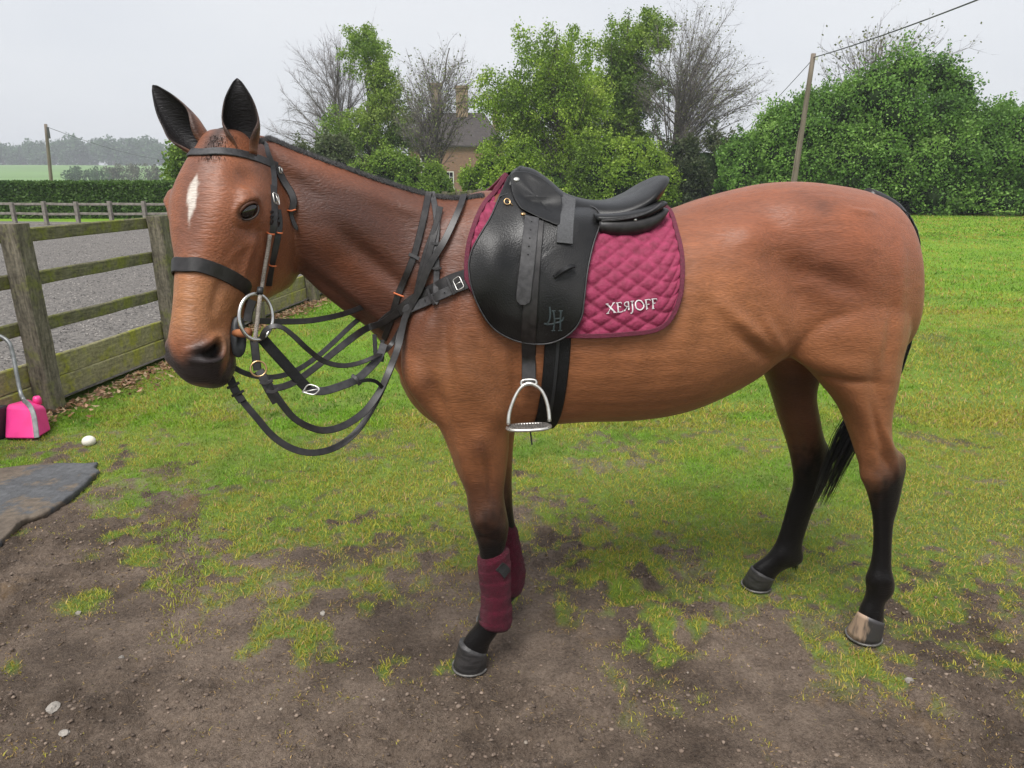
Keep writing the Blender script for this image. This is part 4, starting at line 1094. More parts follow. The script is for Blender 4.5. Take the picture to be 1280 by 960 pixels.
# ---- ears: cupped shells, joined into the body
def ear(base, tip, face, L, wmax, twist=0.0):
    ax = unit(tip - base); f = unit(face - ax * np.dot(face, ax)); sd = np.cross(ax, f)
    ln = np.linalg.norm(tip - base)
    ks = np.linspace(-.12, 1, 22)
    wk = crom_at(np.array([-.12, 0, .12, .3, .5, .7, .86, .96, 1.0]), np.array([[.030], [.034], [.041], [.047], [.044], [.034], [.020], [.009], [.0015]]), ks)[:, 0] * wmax / .047
    outer, inner = [], []
    for k, w in zip(ks, wk):
        c = base + ax * ln * k + f * (.030 * math.sin(math.pi * min(1, max(0, k)) ) * .5 - .004)
        span = math.radians(150 - 62 * sstep(0, .55, k))
        th = np.linspace(-span, span, 15)
        dep = w * (0.95 - .35 * sstep(.2, .9, k))
        o = [c + sd * (w * math.sin(t) * (1 if abs(t) < 1.57 else 1)) - f * (dep * math.cos(t)) for t in th]
        i = [c + sd * ((w - .0035 * min(1, w / .02)) * math.sin(t)) - f * ((dep - .005 * min(1, w / .02)) * math.cos(t)) + ax * 0 for t in th]
        outer.append(o); inner.append(i[::-1])
    mb = MB(); mb.loft([o + i for o, i in zip(outer, inner)], cap=True)
    return mb
near_ear = ear(head_pt(.022, .060, -.034), at_t(296, 97, 1.66), unit(CO + np.array([-.25, 0, -.1]) - head_pt(0, .06, 0)), .2, .043)
far_ear = ear(head_pt(.022, -.056, -.034), at_t(189, 106, 1.70), unit(CO + np.array([-1.1, 0, .1]) - head_pt(0, -.06, 0)), .2, .045)

# ---- coat colours, laid per point: a bay with black legs, dark muzzle, white star, some body shade painted in
BLACK = np.array([.0052, .0046, .0046])
def coat(V):
    P = proj(V); x, y = P[:, 0], P[:, 1]; n = len(V)
    lat = (V - HP0) @ HLAT; z = V[:, 2]
    n1 = vnoise(V, 3.0, 3); n2 = vnoise(V, 14.0, 3, 3); n3 = vnoise(V * np.array([1, 1, .5]), 60, 2, 5)
    tan = np.array([.285, .114, .045]); red = np.array([.215, .068, .030]); dark = np.array([.055, .020, .013]); choc = np.array([.098, .036, .021])
    c = np.repeat(red[None], n, 0)
    def mix(c, col, w): return c + (np.asarray(col)[None] - c) * np.clip(w, 0, 1)[:, None]
    def g(px, py, rx, ry, ang=0):
        a = math.radians(ang); dx, dy = x - px, y - py
        return np.exp(-(((dx * math.cos(a) + dy * math.sin(a)) / rx) ** 2 + ((-dx * math.sin(a) + dy * math.cos(a)) / ry) ** 2))
    body = sstep(440, 560, x)
    c = mix(c, tan, sstep(1.45, 1.00, z) * body * .75)                         # paler sides and belly
    c = mix(c, tan * 1.08, g(890, 400, 80, 90) * .7)
    c = mix(c, tan, g(560, 450, 60, 60) * .7)
    c = mix(c, red * 1.12, g(1000, 250, 120, 40) * .6 + g(1090, 300, 50, 60) * .5)
    c = mix(c, choc, (g(1045, 345, 70, 34, 20) * .55 + g(1010, 250, 44, 14) * .5 + g(1030, 262, 14, 10) * .5 + g(935, 262, 40, 14) * .3))  # darker patches put muscle shading into the coat colour
    c = mix(c, choc, g(565, 320, 80, 110) * .75)
    nk = sstep(620, 500, x) * sstep(490, 380, y)
    c = mix(c, choc, nk * .85)
    c = mix(c, dark, nk * (g(430, 265, 75, 32, 22) * .9 + g(470, 390, 60, 26, 40) * .75 + g(400, 330, 40, 40) * .5 + g(510, 330, 40, 60) * .3))  # shading of the neck muscles, painted as darker coat
    c = mix(c, red * 1.05, nk * (g(400, 205, 60, 14, 22) * .6 + g(430, 330, 50, 14, 42) * .4))
    # head
    Hh = to_head(V); s_, b_, c_ = Hh[:, 0], Hh[:, 1], Hh[:, 2]
    hd = ((s_ > -.03) & (c_ > -.30) & (np.abs(b_) < .15) & (x < 400)).astype(float)
    hd *= sstep(-.03, .02, s_) * sstep(385, 340, x + .35 * (250 - y) * (y < 250))
    c = mix(c, np.array([.205, .070, .031]), hd)
    c = mix(c, np.array([.135, .054, .034]), hd * sstep(.05, .015, np.abs(b_)) * sstep(.38, .28, s_) * sstep(-.05, 0, c_) * .7)
    c = mix(c, np.array([.31, .135, .055]), hd * sstep(.30, .40, s_) * sstep(.54, .46, s_) * .8)
    c = mix(c, np.array([.28, .105, .04]), hd * sstep(-.12, -.2, c_) * .6)
    c = mix(c, np.array([.30, .20, .13]), hd * np.exp(-((s_ - .50) / .03) ** 2 - ((c_ + .088) / .022) ** 2) * .55)
    muz = sstep(.500, .552, s_ - .026 * sstep(.045, .0, np.abs(b_)) + .35 * (-.06 - c_) * (c_ < -.06) * 0 + .012 * (n2 - .5) - .05 * np.exp(-((c_ + .09) / .02) ** 2) + .016 * sstep(.02, .045, np.abs(b_)))
    c = mix(c, np.array([.022, .021, .023]), hd * muz * .96)
    c = mix(c, np.array([.105, .078, .066]), hd * sstep(.49, .53, s_) * sstep(-.082, -.105, c_) * sstep(.595, .54, s_) * (.35 + .5 * n2))
    c = mix(c, np.array([.004, .003, .003]), NOSTRIL_MASK[:n] * 1.2 if len(NOSTRIL_MASK) >= n else np.zeros(n))
    c = mix(c, np.array([.034, .020, .015]), EYE_MASK[:n] * .8 if len(EYE_MASK) >= n else np.zeros(n))
    c = mix(c, np.array([.030, .022, .020]), np.exp(-((b_ - .010) / .018) ** 2) * sstep(.085, .05, s_) * sstep(-.05, -.01, c_) * (s_ > -.06) * .8)
    # star: a ragged white kite on the forehead
    q = (s_ - .185); 
    half = np.interp(q, [-.058, -.03, -.005, .02, .06, .078], [.0, .0075, .0115, .0075, .003, 0.0])
    star = sstep(.004, -.003, np.abs(b_ - .002 + .14 * q * .1) - half + .016 * (n3 - .5)) * (half > 0)
    c = mix(c, np.array([.52, .46, .41]), hd * star * (c_ > -.03))
    # points
    nearside = (lat < 0.0)
    jag = 34 * (n2 - .5) + 24 * (n1 - .5) + 26 * (n3 - .5)
    nf = sstep(575, 682, y + jag) * (x < 700) * nearside * (z < .75)
    ff = sstep(560, 660, y + jag) * (x < 700) * ~nearside * (z < .75)
    nh = sstep(535, 640, y + jag * .8 + 1.05 * (x - 1098)) * (x > 700) * nearside * (z < .9)
    fh = sstep(470, 610, y + jag + .3 * (x - 1000)) * (x > 700) * ~nearside * (z < .9)
    c = mix(c, choc * .8, sstep(540, 620, y) * (x < 700) * sstep(.85, .65, z) * .6)
    c = mix(c, BLACK, np.maximum.reduce([nf, ff, nh, fh]))
    c = mix(c, dark * .8, sstep(430, 480, y) * (x > 700) * ~nearside * (z < 1.0) * .8 * (1 - fh))  # shade on the far hind leg painted into the coat
    for kx, ky, r in ((598, 560, 16), (575, 575, 9), (532, 478, 14), (552, 600, 8)): c = mix(c, dark, g(kx, ky, r, r) * .45 * n2 * 1.6 * (y < 640))
    c = c * (0.82 + .36 * n1)[:, None] * (0.90 + .20 * n2)[:, None]
    return np.clip(c, .002, 1)
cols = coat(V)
ear_parts = []
def ear_cols(mb, base, tip):
    P = np.array(mb.V); ax = tip - base; k = ((P - base) @ ax) / (ax @ ax)
    nring = 30; idx = np.arange(len(P)) % nring; inner = idx >= 15
    edge = np.minimum(np.abs(idx - 0), np.abs(idx - 14))
    brown = np.array([.16, .062, .03]); blk = np.array([.011, .010, .011])
    w = np.maximum(sstep(.45, .72, k), inner * 1.0)
    w = np.where(~inner & (edge <= 1), np.maximum(w, .7), w)
    w = w * (1 - .8 * sstep(.14, -.02, k) )
    return brown[None] + (blk - brown)[None] * w[:, None]
Vall = [V]; Call = [cols]; quads = []
nq = len(body_me.polygons)
bf = np.zeros(len(body_me.loops), dtype=np.int32); body_me.loops.foreach_get('vertex_index', bf)
faces = [tuple(f) for f in bf.reshape(-1, 4)] if len(bf) == nq * 4 else [tuple(p.vertices) for p in body_me.polygons]
off = len(V)
for mb, bb, tt in ((near_ear, head_pt(.022, .060, -.034), at_t(296, 97, 1.66)), (far_ear, head_pt(.022, -.056, -.034), at_t(189, 106, 1.70))):
    Vall.append(np.array(mb.V)); Call.append(ear_cols(mb, bb, tt))
    faces += [tuple(i + off for i in f) for f in mb.F]; off += len(mb.V)
Vall = np.concatenate(Vall); Call = np.concatenate(Call)
horse = empty('horse', tuple(HP0 + HAX * .6))
tag(horse, 'bay horse with a white star standing tacked up on the mud', 'horse')
# coat material
m_coat, cN, cL, cB = new_mat('bay_coat')
_at = cN.new('ShaderNodeVertexColor'); _at.layer_name = 'coat'
_tc = cN.new('ShaderNodeTexCoord')
_n1 = cN.new('ShaderNodeTexNoise'); _n1.inputs['Scale'].default_value = 260; _n1.inputs['Detail'].default_value = 3
_mp = cN.new('ShaderNodeMapping'); _mp.inputs['Scale'].default_value = (.20, 1, 1); _mp.inputs['Rotation'].default_value = (0, math.radians(-35), 0)
cL.new(_tc.outputs['Object'], _mp.inputs['Vector']); cL.new(_mp.outputs['Vector'], _n1.inputs['Vector'])
_n2 = cN.new('ShaderNodeTexNoise'); _n2.inputs['Scale'].default_value = 34; _n2.inputs['Detail'].default_value = 5
cL.new(_mp.outputs['Vector'], _n2.inputs['Vector'])
_mr = cN.new('ShaderNodeMapRange'); _mr.inputs['From Min'].default_value = .3; _mr.inputs['From Max'].default_value = .7; _mr.inputs['To Min'].default_value = .80; _mr.inputs['To Max'].default_value = 1.18
cL.new(_n1.outputs['Fac'], _mr.inputs['Value'])
_mr2 = cN.new('ShaderNodeMapRange'); _mr2.inputs['From Min'].default_value = .3; _mr2.inputs['From Max'].default_value = .7; _mr2.inputs['To Min'].default_value = .88; _mr2.inputs['To Max'].default_value = 1.12
cL.new(_n2.outputs['Fac'], _mr2.inputs['Value'])
_mm = cN.new('ShaderNodeMath'); _mm.operation = 'MULTIPLY'; cL.new(_mr.outputs['Result'], _mm.inputs[0]); cL.new(_mr2.outputs['Result'], _mm.inputs[1])
_mx = cN.new('ShaderNodeVectorMath'); _mx.operation = 'SCALE'
cL.new(_at.outputs['Color'], _mx.inputs[0]); cL.new(_mm.outputs['Value'], _mx.inputs['Scale'])
cL.new(_mx.outputs['Vector'], cB.inputs['Base Color'])
_sp = cN.new('ShaderNodeSeparateColor'); cL.new(_at.outputs['Color'], _sp.inputs['Color'])
_sm = cN.new('ShaderNodeMapRange'); _sm.inputs['From Min'].default_value = .01; _sm.inputs['From Max'].default_value = .07; _sm.inputs['To Min'].default_value = .16; _sm.inputs['To Max'].default_value = .42
cL.new(_sp.outputs['Red'], _sm.inputs['Value']); cL.new(_sm.outputs['Result'], cB.inputs['Specular IOR Level'])
cB.inputs['Roughness'].default_value = .45
cB.inputs['Sheen Weight'].default_value = .06; cB.inputs['Sheen Roughness'].default_value = .45; cB.inputs['Sheen Tint'].default_value = (1, .82, .68, 1)
_bp = cN.new('ShaderNodeBump'); _bp.inputs['Strength'].default_value = .45; _bp.inputs['Distance'].default_value = .004
_ad = cN.new('ShaderNodeMath'); _ad.operation = 'ADD'; cL.new(_n1.outputs['Fac'], _ad.inputs[0]); cL.new(_n2.outputs['Fac'], _ad.inputs[1])
cL.new(_ad.outputs['Value'], _bp.inputs['Height']); cL.new(_bp.outputs['Normal'], cB.inputs['Normal'])
body = mesh_obj('body', Vall, faces, m_coat, horse, smooth=True)
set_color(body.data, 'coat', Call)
BODY_BVH = BVHTree.FromPolygons([tuple(v) for v in V], faces[:nq])

# ---- eyes
m_eye = rough_mat('dark_eye', (.010, .006, .004), (.004, .003, .003), 30, rough=.04, spec=.8)
m_lid = rough_mat('eyelid_skin', (.055, .040, .034), (.028, .020, .018), 60, rough=.5, bump=.1, spec=.3)
m_upper_lid = rough_mat('upper_eyelid_skin', (.085, .036, .021), (.045, .020, .014), 60, rough=.55, bump=.1, spec=.25)
for sg in (1, -1):
    fx = (lambda P: np.asarray(P, float)) if sg > 0 else (lambda P: mirror_head(np.asarray(P, float)))
    mb = MB(); ell(mb, EYE_P - EYE_N * (.0105 if sg > 0 else .020), EYE_U * .0240, EYE_V * .0180, EYE_N * .0150, 22, 16)
    mb.V = [tuple(v) for v in fx(np.array(mb.V))]
    eye = mb.build('eye', m_eye, horse, True)
    if sg < 0: continue
    for up in (1, -1):
        ph = np.linspace(-.10, math.pi + .10, 19)
        pts = [EYE_P + EYE_U * .0252 * math.cos(t) + EYE_V * up * (.0160 if up > 0 else .0168) * math.sin(t) + EYE_N * (-.006 + .0075 * math.sin(t)) for t in ph]
        rr = [(.0010 + (.0030 if up > 0 else .0012) * max(0, math.sin(t)) ** .6) for t in ph]
        MB().tube(fx(pts), rr, 10).build('eyelid', m_lid if up < 0 else m_upper_lid, eye, True)
# ---- hooves with shoes
m_hoof = rough_mat('dark_hoof', (.050, .047, .047), (.020, .019, .019), 18, rough=.5, bump=.25, bscale=60, stretch=(1, 1, 5))
m_shoe = rough_mat('worn_steel', (.22, .21, .20), (.09, .085, .08), 40, rough=.55, metal=.6)
m_pale_hoof, pN, pL, pB = new_mat('pale_streaked_hoof')
_c = pN.new('ShaderNodeTexCoord'); _m = pN.new('ShaderNodeMapping'); _m.inputs['Scale'].default_value = (26, 26, 5)
_z = pN.new('ShaderNodeTexNoise'); _z.inputs['Scale'].default_value = 1.0; _z.inputs['Detail'].default_value = 5
_s = pN.new('ShaderNodeSeparateXYZ'); _q = pN.new('ShaderNodeMapRange'); _q.inputs['From Min'].default_value = 1.20; _q.inputs['From Max'].default_value = 1.31; _q.inputs['To Min'].default_value = .30; _q.inputs['To Max'].default_value = -.30
_p = pN.new('ShaderNodeMath'); _p.operation = 'ADD'
_r = pN.new('ShaderNodeValToRGB'); _r.color_ramp.elements[0].position = .50; _r.color_ramp.elements[1].position = .60
_r.color_ramp.elements[0].color = (.045, .042, .043, 1); _r.color_ramp.elements[1].color = (.40, .28, .20, 1)
pL.new(_c.outputs['Object'], _s.inputs['Vector']); pL.new(_s.outputs['X'], _q.inputs['Value']); pL.new(_c.outputs['Object'], _m.inputs['Vector']); pL.new(_m.outputs['Vector'], _z.inputs['Vector'])
pL.new(_z.outputs['Fac'], _p.inputs[0]); pL.new(_q.outputs['Result'], _p.inputs[1]); pL.new(_p.outputs['Value'], _r.inputs['Fac']); pL.new(_r.outputs['Color'], pB.inputs['Base Color']); pB.inputs['Roughness'].default_value = .5
def hoof(gpx, corpx, lat, heading, mat, l=.064, w=.056):
    G = ground(*gpx); C = at_plane(corpx[0], corpx[1], HP0 + HLAT * lat, HLAT)
    h = math.radians(heading); fw = np.array([-math.cos(h), -math.sin(h), 0]); sd = np.array([-fw[1], fw[0], 0])
    th = np.linspace(0, 2 * math.pi, 28, endpoint=False)
    def ring(k):
        z = C[2] * (1 - k) + .012 * k
        o = C * (1 - k) + np.array([G[0], G[1], 0]) * k; o[2] = z
        a = (.050 + (l - .050) * k); b = (.047 + (w - .047) * k ** .8)
        sl = (1 - k) * .022                             # the coronet slopes down to the heel
        R = []
        for t in th:
            x, y = math.cos(t), math.sin(t)
            if x < 0: x *= .86 - .1 * k
            R.append(o + fw * a * x + sd * b * np.sign(y) * abs(y) ** .9 + np.array([0, 0, sl * x]))
        return R
    mb = MB(); mb.loft([ring(-.18)] + [ring(k) for k in (0, .05, .2, .4, .6, .8, 1.0)])
    o = mb.build('hoof', mat, horse, True)
    rb = [np.array([p[0], p[1], 0.0]) for p in ring(1.0)]
    ctr = np.mean(rb, 0)
    sh = [p for t, p in zip(th, rb) if math.cos(t) > -.75]
    # a U of flat steel open at the heel
    order = list(range(len(th))); order = order[len(th)//2 + 3:] + order[:len(th)//2 - 2]
    pts = np.array([ctr + (rb[i] - ctr) * .965 for i in order]); pts[:, 2] = .008
    MB().strap(pts, np.array([0, 0, 1.0]), .014, .007).build('horseshoe', m_shoe, o)
hoof((590, 833), (592, 811), -.116, 18, m_hoof)
hoof((618, 777), (618, 763), .123, 8, m_hoof)
hoof((1080, 796), (1088, 775), -.187, 35, m_pale_hoof, .062, .058)
hoof((947, 733), (953, 718), .178, 10, m_hoof, .062, .055)

# ---- short clipped mane, forelock and tail
m_hair = rough_mat('black_hair', (.016, .014, .014), (.007, .006, .006), 40, rough=.38, spec=.5)
rng = np.random.RandomState(3)
crest = []
for u in np.linspace(0, 1, 160):
    px, py = crom(np.array([(318., 172.), (345, 178), (400, 199), (440, 213), (480, 227), (520, 239), (560, 247), (606, 243)]), 160)[int(u * 159)]
    crest.append((px, py))
CP, CN_, NT = [], [], []
for px, py in crest:
    for dy in (6, 9, 12, 16):
        h = surface(px, py + dy)
        if h[0] is not None: break
    if h[0] is None: continue
    # climb to the top of the crest from the hit
    o = np.array(h[0]); top = BODY_BVH.ray_cast(Vector((o[0] - HLAT[0] * -.012, o[1] + .022, o[2] + .3)), Vector((0, 0, -1)))
    CP.append(np.array(top[0]) if top[0] is not None else o)
CP = np.array(CP); CP[:, 2] = np.convolve(np.pad(CP[:, 2], 4, mode='edge'), np.ones(9) / 9, 'valid')
n = 20000
i = rng.randint(0, len(CP) - 1, n); f = rng.rand(n)[:, None]
P = CP[i] * (1 - f) + CP[i + 1] * f + HLAT * rng.normal(0, .007, (n, 1)) - np.array([0, 0, .006])
D = np.array([-.35, 0, .9]) + rng.normal(0, .25, (n, 3)); D /= np.linalg.norm(D, axis=1)[:, None]
Vt, F = blades(P, D, rng.uniform(.010, .019, n), .0007, rng)
big_mesh('mane', Vt, F, m_hair, horse)
n = 6500
sb = np.stack([rng.uniform(-.045, .075, n), rng.normal(0, .013, n) + .010, np.zeros(n)], 1)
P = []
for s_, b_, _ in sb:
    o = head_pt(s_, b_, .12); h = BODY_BVH.ray_cast(Vector(o), Vector(-HC))
    P.append(np.array(h[0]) if h[0] is not None else o * 0)
P = np.array(P); ok = np.linalg.norm(P - HO, axis=1) < .2; P = P[ok] - HC * .003
D = HA * .9 + HC * .20 + HB * .25 + rng.normal(0, .14, (len(P), 3)); D /= np.linalg.norm(D, axis=1)[:, None]
Vt, F = blades(P, D, rng.uniform(.016, .034, len(P)), .0007, rng)
big_mesh('forelock', Vt, F, m_hair, horse)
TAIL = [(1082, 247, 0), (1100, 252, 0), (1118, 262, 0), (1131, 280, .01), (1136, 306, .03), (1130, 350, .05), (1126, 400, .06), (1112, 452, .06), (1090, 500, .05), (1062, 545, .04), (1040, 592, .04), (1020, 640, .04)]
TC = crom(np.array([at_plane(x, y, HP0 + HLAT * o, HLAT) for x, y, o in TAIL]), 40)
mb = MB()
# dock
mb.tube(TC[:14], np.interp(np.linspace(0, 1, 14), [0, .25, 1], [.032, .026, .014]), 12)
mb.V = [tuple(v) for v in mb.V]
for k in range(520):
    L = rng.uniform(.72, 1.0); m = 16
    st = 0 if k < 160 else rng.randint(0, 10)
    c = crom(TC[st:max(st + 6, int(40 * L))], m)
    a = rng.rand() * 6.28; r = math.sqrt(rng.rand())
    s = np.linspace(0, 1, m)
    amp = np.interp(s, [0, .2, .55, .8, 1], [.020, .030, .050, .052, .034]) * r
    w1 = rng.normal(0, .006) * np.sin(s * 5 + rng.rand() * 6)
    off3 = HLAT[None] * (amp * math.sin(a))[:, None] + HAX[None] * (amp * math.cos(a) + w1)[:, None]
    rad = np.interp(s, [0, .7, 1], [.0022, .0019, .0005])
    mb.tube(c + off3, rad, 3, cap=False)
mb.build('tail', m_hair, horse, True)

# a few whiskers on muzzle and chin
n = 46
wp = []
for k in range(n):
    o = head_pt(rng.uniform(.53, .585), rng.uniform(.0, .05), rng.uniform(-.15, -.08)); h = BODY_BVH.ray_cast(Vector(o + HB * .15), Vector(-HB))
    if h[0] is not None: wp.append(np.array(h[0]))
wp = np.array(wp); D = HB * .7 + HA * .6 + rng.normal(0, .35, wp.shape); D /= np.linalg.norm(D, axis=1)[:, None]
Vt, F = blades(wp - D * .002, D, rng.uniform(.012, .035, len(wp)), .0005, rng)
big_mesh('whiskers', Vt, F, m_hair, horse)['kind'] = 'stuff'

# tufts of hair behind the fetlocks
for x, y, lt in ((1117, 733, -.183), (1001, 703, .174)):
    c = at_plane(x - 9, y, HP0 + HLAT * lt, HLAT); n = 260
    P = c + rng.normal(0, .010, (n, 3)) * np.array([.5, 1.2, 1]); D = HAX * .35 + np.array([0, 0, -.95]) + rng.normal(0, .16, (n, 3)); D /= np.linalg.norm(D, axis=1)[:, None]
    Vt, F = blades(P, D, rng.uniform(.012, .028, n), .0008, rng)
    big_mesh('fetlock_hair', Vt, F, m_hair, horse)['kind'] = 'stuff'

# ------------------------------------------------------------------ tack
m_leather = rough_mat('black_leather', (.007, .0068, .007), (.0035, .0035, .004), 26, rough=.38, spec=.36, bump=.10, bscale=420, rvar=.10)
m_rein = rough_mat('dark_bridle_leather', (.022, .019, .019), (.008, .007, .007), 60, rough=.42, bump=.05, bscale=900, spec=.5)
m_worn = rough_mat('grey_worn_leather', (.048, .046, .048), (.024, .023, .024), 90, rough=.5, bump=.06, bscale=900)
m_flap = rough_mat('polished_black_leather', (.016, .015, .0145), (.003, .003, .0034), 7, rough=.36, spec=.40, bump=.16, bscale=260, rvar=.26, detail=12, contrast=(.42, .72))
m_elastic = rough_mat('grey_elastic', (.085, .086, .090), (.060, .060, .063), 200, rough=.85, bump=.4, bscale=900)
m_steel = rough_mat('polished_steel', (.66, .65, .63), (.45, .44, .42), 50, rough=.24, metal=1.0)
m_alu = rough_mat('brushed_aluminium', (.70, .69, .66), (.52, .51, .48), 60, rough=.4, metal=.9)
m_brass = rough_mat('brass', (.62, .42, .22), (.45, .28, .13), 60, rough=.3, metal=1.0)
m_copper = rough_mat('copper_rubber', (.42, .17, .075), (.30, .11, .05), 60, rough=.4)
m_rope = rough_mat('grey_rope', (.40, .36, .31), (.20, .17, .15), 300, rough=.85, bump=.6, bscale=500)
m_band = rough_mat('orange_rubber', (.62, .16, .05), (.5, .12, .04), 60, rough=.45)
m_girth = rough_mat('black_girth', (.009, .009, .010), (.005, .005, .005), 60, rough=.6, spec=.3, bump=.3, bscale=300)
m_rubber_dark = rough_mat('black_rubber', (.022, .024, .026), (.015, .016, .018), 60, rough=.5)

def bvh_of(*obs):
    Vv, Fv = [], []
    for o in obs:
        n = len(Vv); M = world_of(o)
        Vv += [M @ v.co for v in o.data.vertices]; Fv += [tuple(i + n for i in p.vertices) for p in o.data.polygons]
    return BVHTree.FromPolygons(Vv, Fv)
def hit(px, py, bv=None):
    """front surface seen at a pixel: point, outward normal"""
    d = Vector(ray(px, py)).normalized()
    h = (bv or BODY_BVH).ray_cast(Vector(CO), d)
    if h[0] is None: return None
    p, n = np.array(h[0]), np.array(h[1])
    if n @ (CO - p) < 0: n = -n
    return p, n
def smooth_rows(A, it=2):
    A = np.array(A, float)
    for _ in range(it):
        B = A.copy(); B[1:-1] = (A[:-2] + 2 * A[1:-1] + A[2:]) / 4; A = B
    return A
def path_on(pix, off=.004, n=24, bv=None, sm=2, tmax=None, face=0.0):
    """points laid on the body along a pixel path; a third entry in a pixel gives its distance in the air"""
    pix = [tuple(p) + ((np.nan,) if len(p) == 2 else ()) for p in pix]
    xy = crom(np.array([(p[0], p[1]) for p in pix], float), n)
    d = np.concatenate([[0], np.cumsum(np.sqrt(np.linalg.norm(np.diff(np.array([(p[0], p[1]) for p in pix], float), axis=0), axis=1)))])
    u = np.linspace(0, d[-1], n)
    kt = np.array([p[2] for p in pix]); ok = ~np.isnan(kt)
    P, Nn = [None] * n, [None] * n; T = np.full(n, np.nan)
    for i in range(n):
        k = np.searchsorted(d, u[i], side='right') - 1; k = min(k, len(pix) - 2)
        air = ok[k] and ok[k + 1]
        h = None if air else hit(xy[i, 0], xy[i, 1], bv)
        if h is not None and (tmax is None or (h[0] - CO) @ CF < tmax):
            q = h[0] + h[1] * off; P[i] = q; Nn[i] = h[1]; T[i] = (q - CO) @ CF
        elif air:
            f = (u[i] - d[k]) / (d[k + 1] - d[k]); T[i] = kt[k] * (1 - f) + kt[k + 1] * f
        elif ok[k] and abs(u[i] - d[k]) < 1e-6: T[i] = kt[k]
    good = ~np.isnan(T); T = np.interp(np.arange(n), np.arange(n)[good], T[good])
    T = smooth_rows(T[:, None], sm)[:, 0]
    P = np.array([at_t(xy[i, 0], xy[i, 1], T[i]) for i in range(n)])
    view = CO - P; view /= np.linalg.norm(view, axis=1)[:, None]
    Nn = np.array([Nn[i] if Nn[i] is not None else view[i] * .8 + np.array([0, 0, .35]) for i in range(n)])
    return P, smooth_rows(Nn * (1 - face) + view * face, 6)
def strap_px(name, pix, width, mat, parent, off=.004, thick=.0035, n=28, bv=None, wfun=None, nrm=None, sm=2, tmax=None, face=0.35):
    P, Nn = path_on(pix, off, n, bv, sm, tmax, face)
    return MB().strap(P, Nn if nrm is None else np.asarray(nrm, float), width, thick, wfun).build(name, mat, parent, True)
def mir(P): # across the horse's mid plane
    P = np.asarray(P, float); return P - 2 * ((P - HP0) @ HLAT)[..., None] * HLAT
def taper_end(a=.9): return lambda u: 1.0 if u < a else max(.12, math.sqrt(max(0.0, 1 - ((u - a) / (1 - a)) ** 2)))
def ring_px(mb, cx, cy, t, rad, tube_r, nrm, seg=36, sx=1.0):
    C = at_t(cx, cy, t); n = unit(nrm); a = unit(np.cross(n, [0, 0, 1.0])); b = np.cross(n, a)
    th = np.linspace(0, 2 * math.pi, seg, endpoint=False)
    return mb.tube(C + rad * (np.cos(th)[:, None] * a * sx + np.sin(th)[:, None] * b), tube_r, 8, closed=True)
def frame_buckle(name, cx, cy, ang, w, h, mat, parent, off=.008, bv=None, t=None):
    if t is None:
        p, nn = hit(cx, cy, bv); p = p + nn * off
    else:
        p = at_t(cx, cy, t); nn = unit(CO - p)
    e = unit(at_t(cx + math.cos(math.radians(ang)), cy + math.sin(math.radians(ang)), 2) - at_t(cx, cy, 2)); e = unit(e - nn * (e @ nn)); g = np.cross(nn, e)
    q = [(-1, -1), (1, -1), (1, 1), (-1, 1)]; pts = []
    for i in range(4):
        a, b = np.array(q[i]), np.array(q[(i + 1) % 4])
        for k in (.12, .5, .88): pts.append(a * (1 - k) + b * k)
    P = [p + e * x * w / 2 + g * y * h / 2 for x, y in pts]
    mb = MB().tube(P, .0016, 6, closed=True)
    mb.tube([p - e * w / 2, p + nn * .003, p + e * w / 2], .0012, 6)
    return mb.build(name, mat, parent, True)

# ---- quilted saddle pad
m_pad, qN, qL, qB = new_mat('burgundy_quilted_fabric')
_c = qN.new('ShaderNodeTexCoord'); _z = qN.new('ShaderNodeTexNoise'); _z.inputs['Scale'].default_value = 45; _z.inputs['Detail'].default_value = 8
_r = qN.new('ShaderNodeValToRGB'); _r.color_ramp.elements[0].position = .3; _r.color_ramp.elements[1].position = .72
_r.color_ramp.elements[0].color = (.165, .010, .038, 1); _r.color_ramp.elements[1].color = (.31, .028, .088, 1)
qL.new(_c.outputs['Object'], _z.inputs['Vector']); qL.new(_z.outputs['Fac'], _r.inputs['Fac']); qL.new(_r.outputs['Color'], qB.inputs['Base Color'])
_w = qN.new('ShaderNodeTexNoise'); _w.inputs['Scale'].default_value = 130; _w.inputs['Detail'].default_value = 3
_b = qN.new('ShaderNodeBump'); _b.inputs['Strength'].default_value = .6; _b.inputs['Distance'].default_value = .004
qL.new(_c.outputs['Object'], _w.inputs['Vector']); qL.new(_w.outputs['Fac'], _b.inputs['Height']); qL.new(_b.outputs['Normal'], qB.inputs['Normal'])
qB.inputs['Roughness'].default_value = .75; qB.inputs['Sheen Weight'].default_value = .25; qB.inputs['Sheen Roughness'].default_value = .35; qB.inputs['Sheen Tint'].default_value = (1, .65, .75, 1)
m_bind = rough_mat('burgundy_binding', (.135, .012, .036), (.09, .008, .024), 120, rough=.7, bump=.4, bscale=500)
pad = empty('saddle_pad', tuple(HP0 + HAX * .35 + np.array([0, 0, 1.2])))
tag(pad, 'burgundy diamond-quilted saddle pad under the black saddle', 'saddle pad')
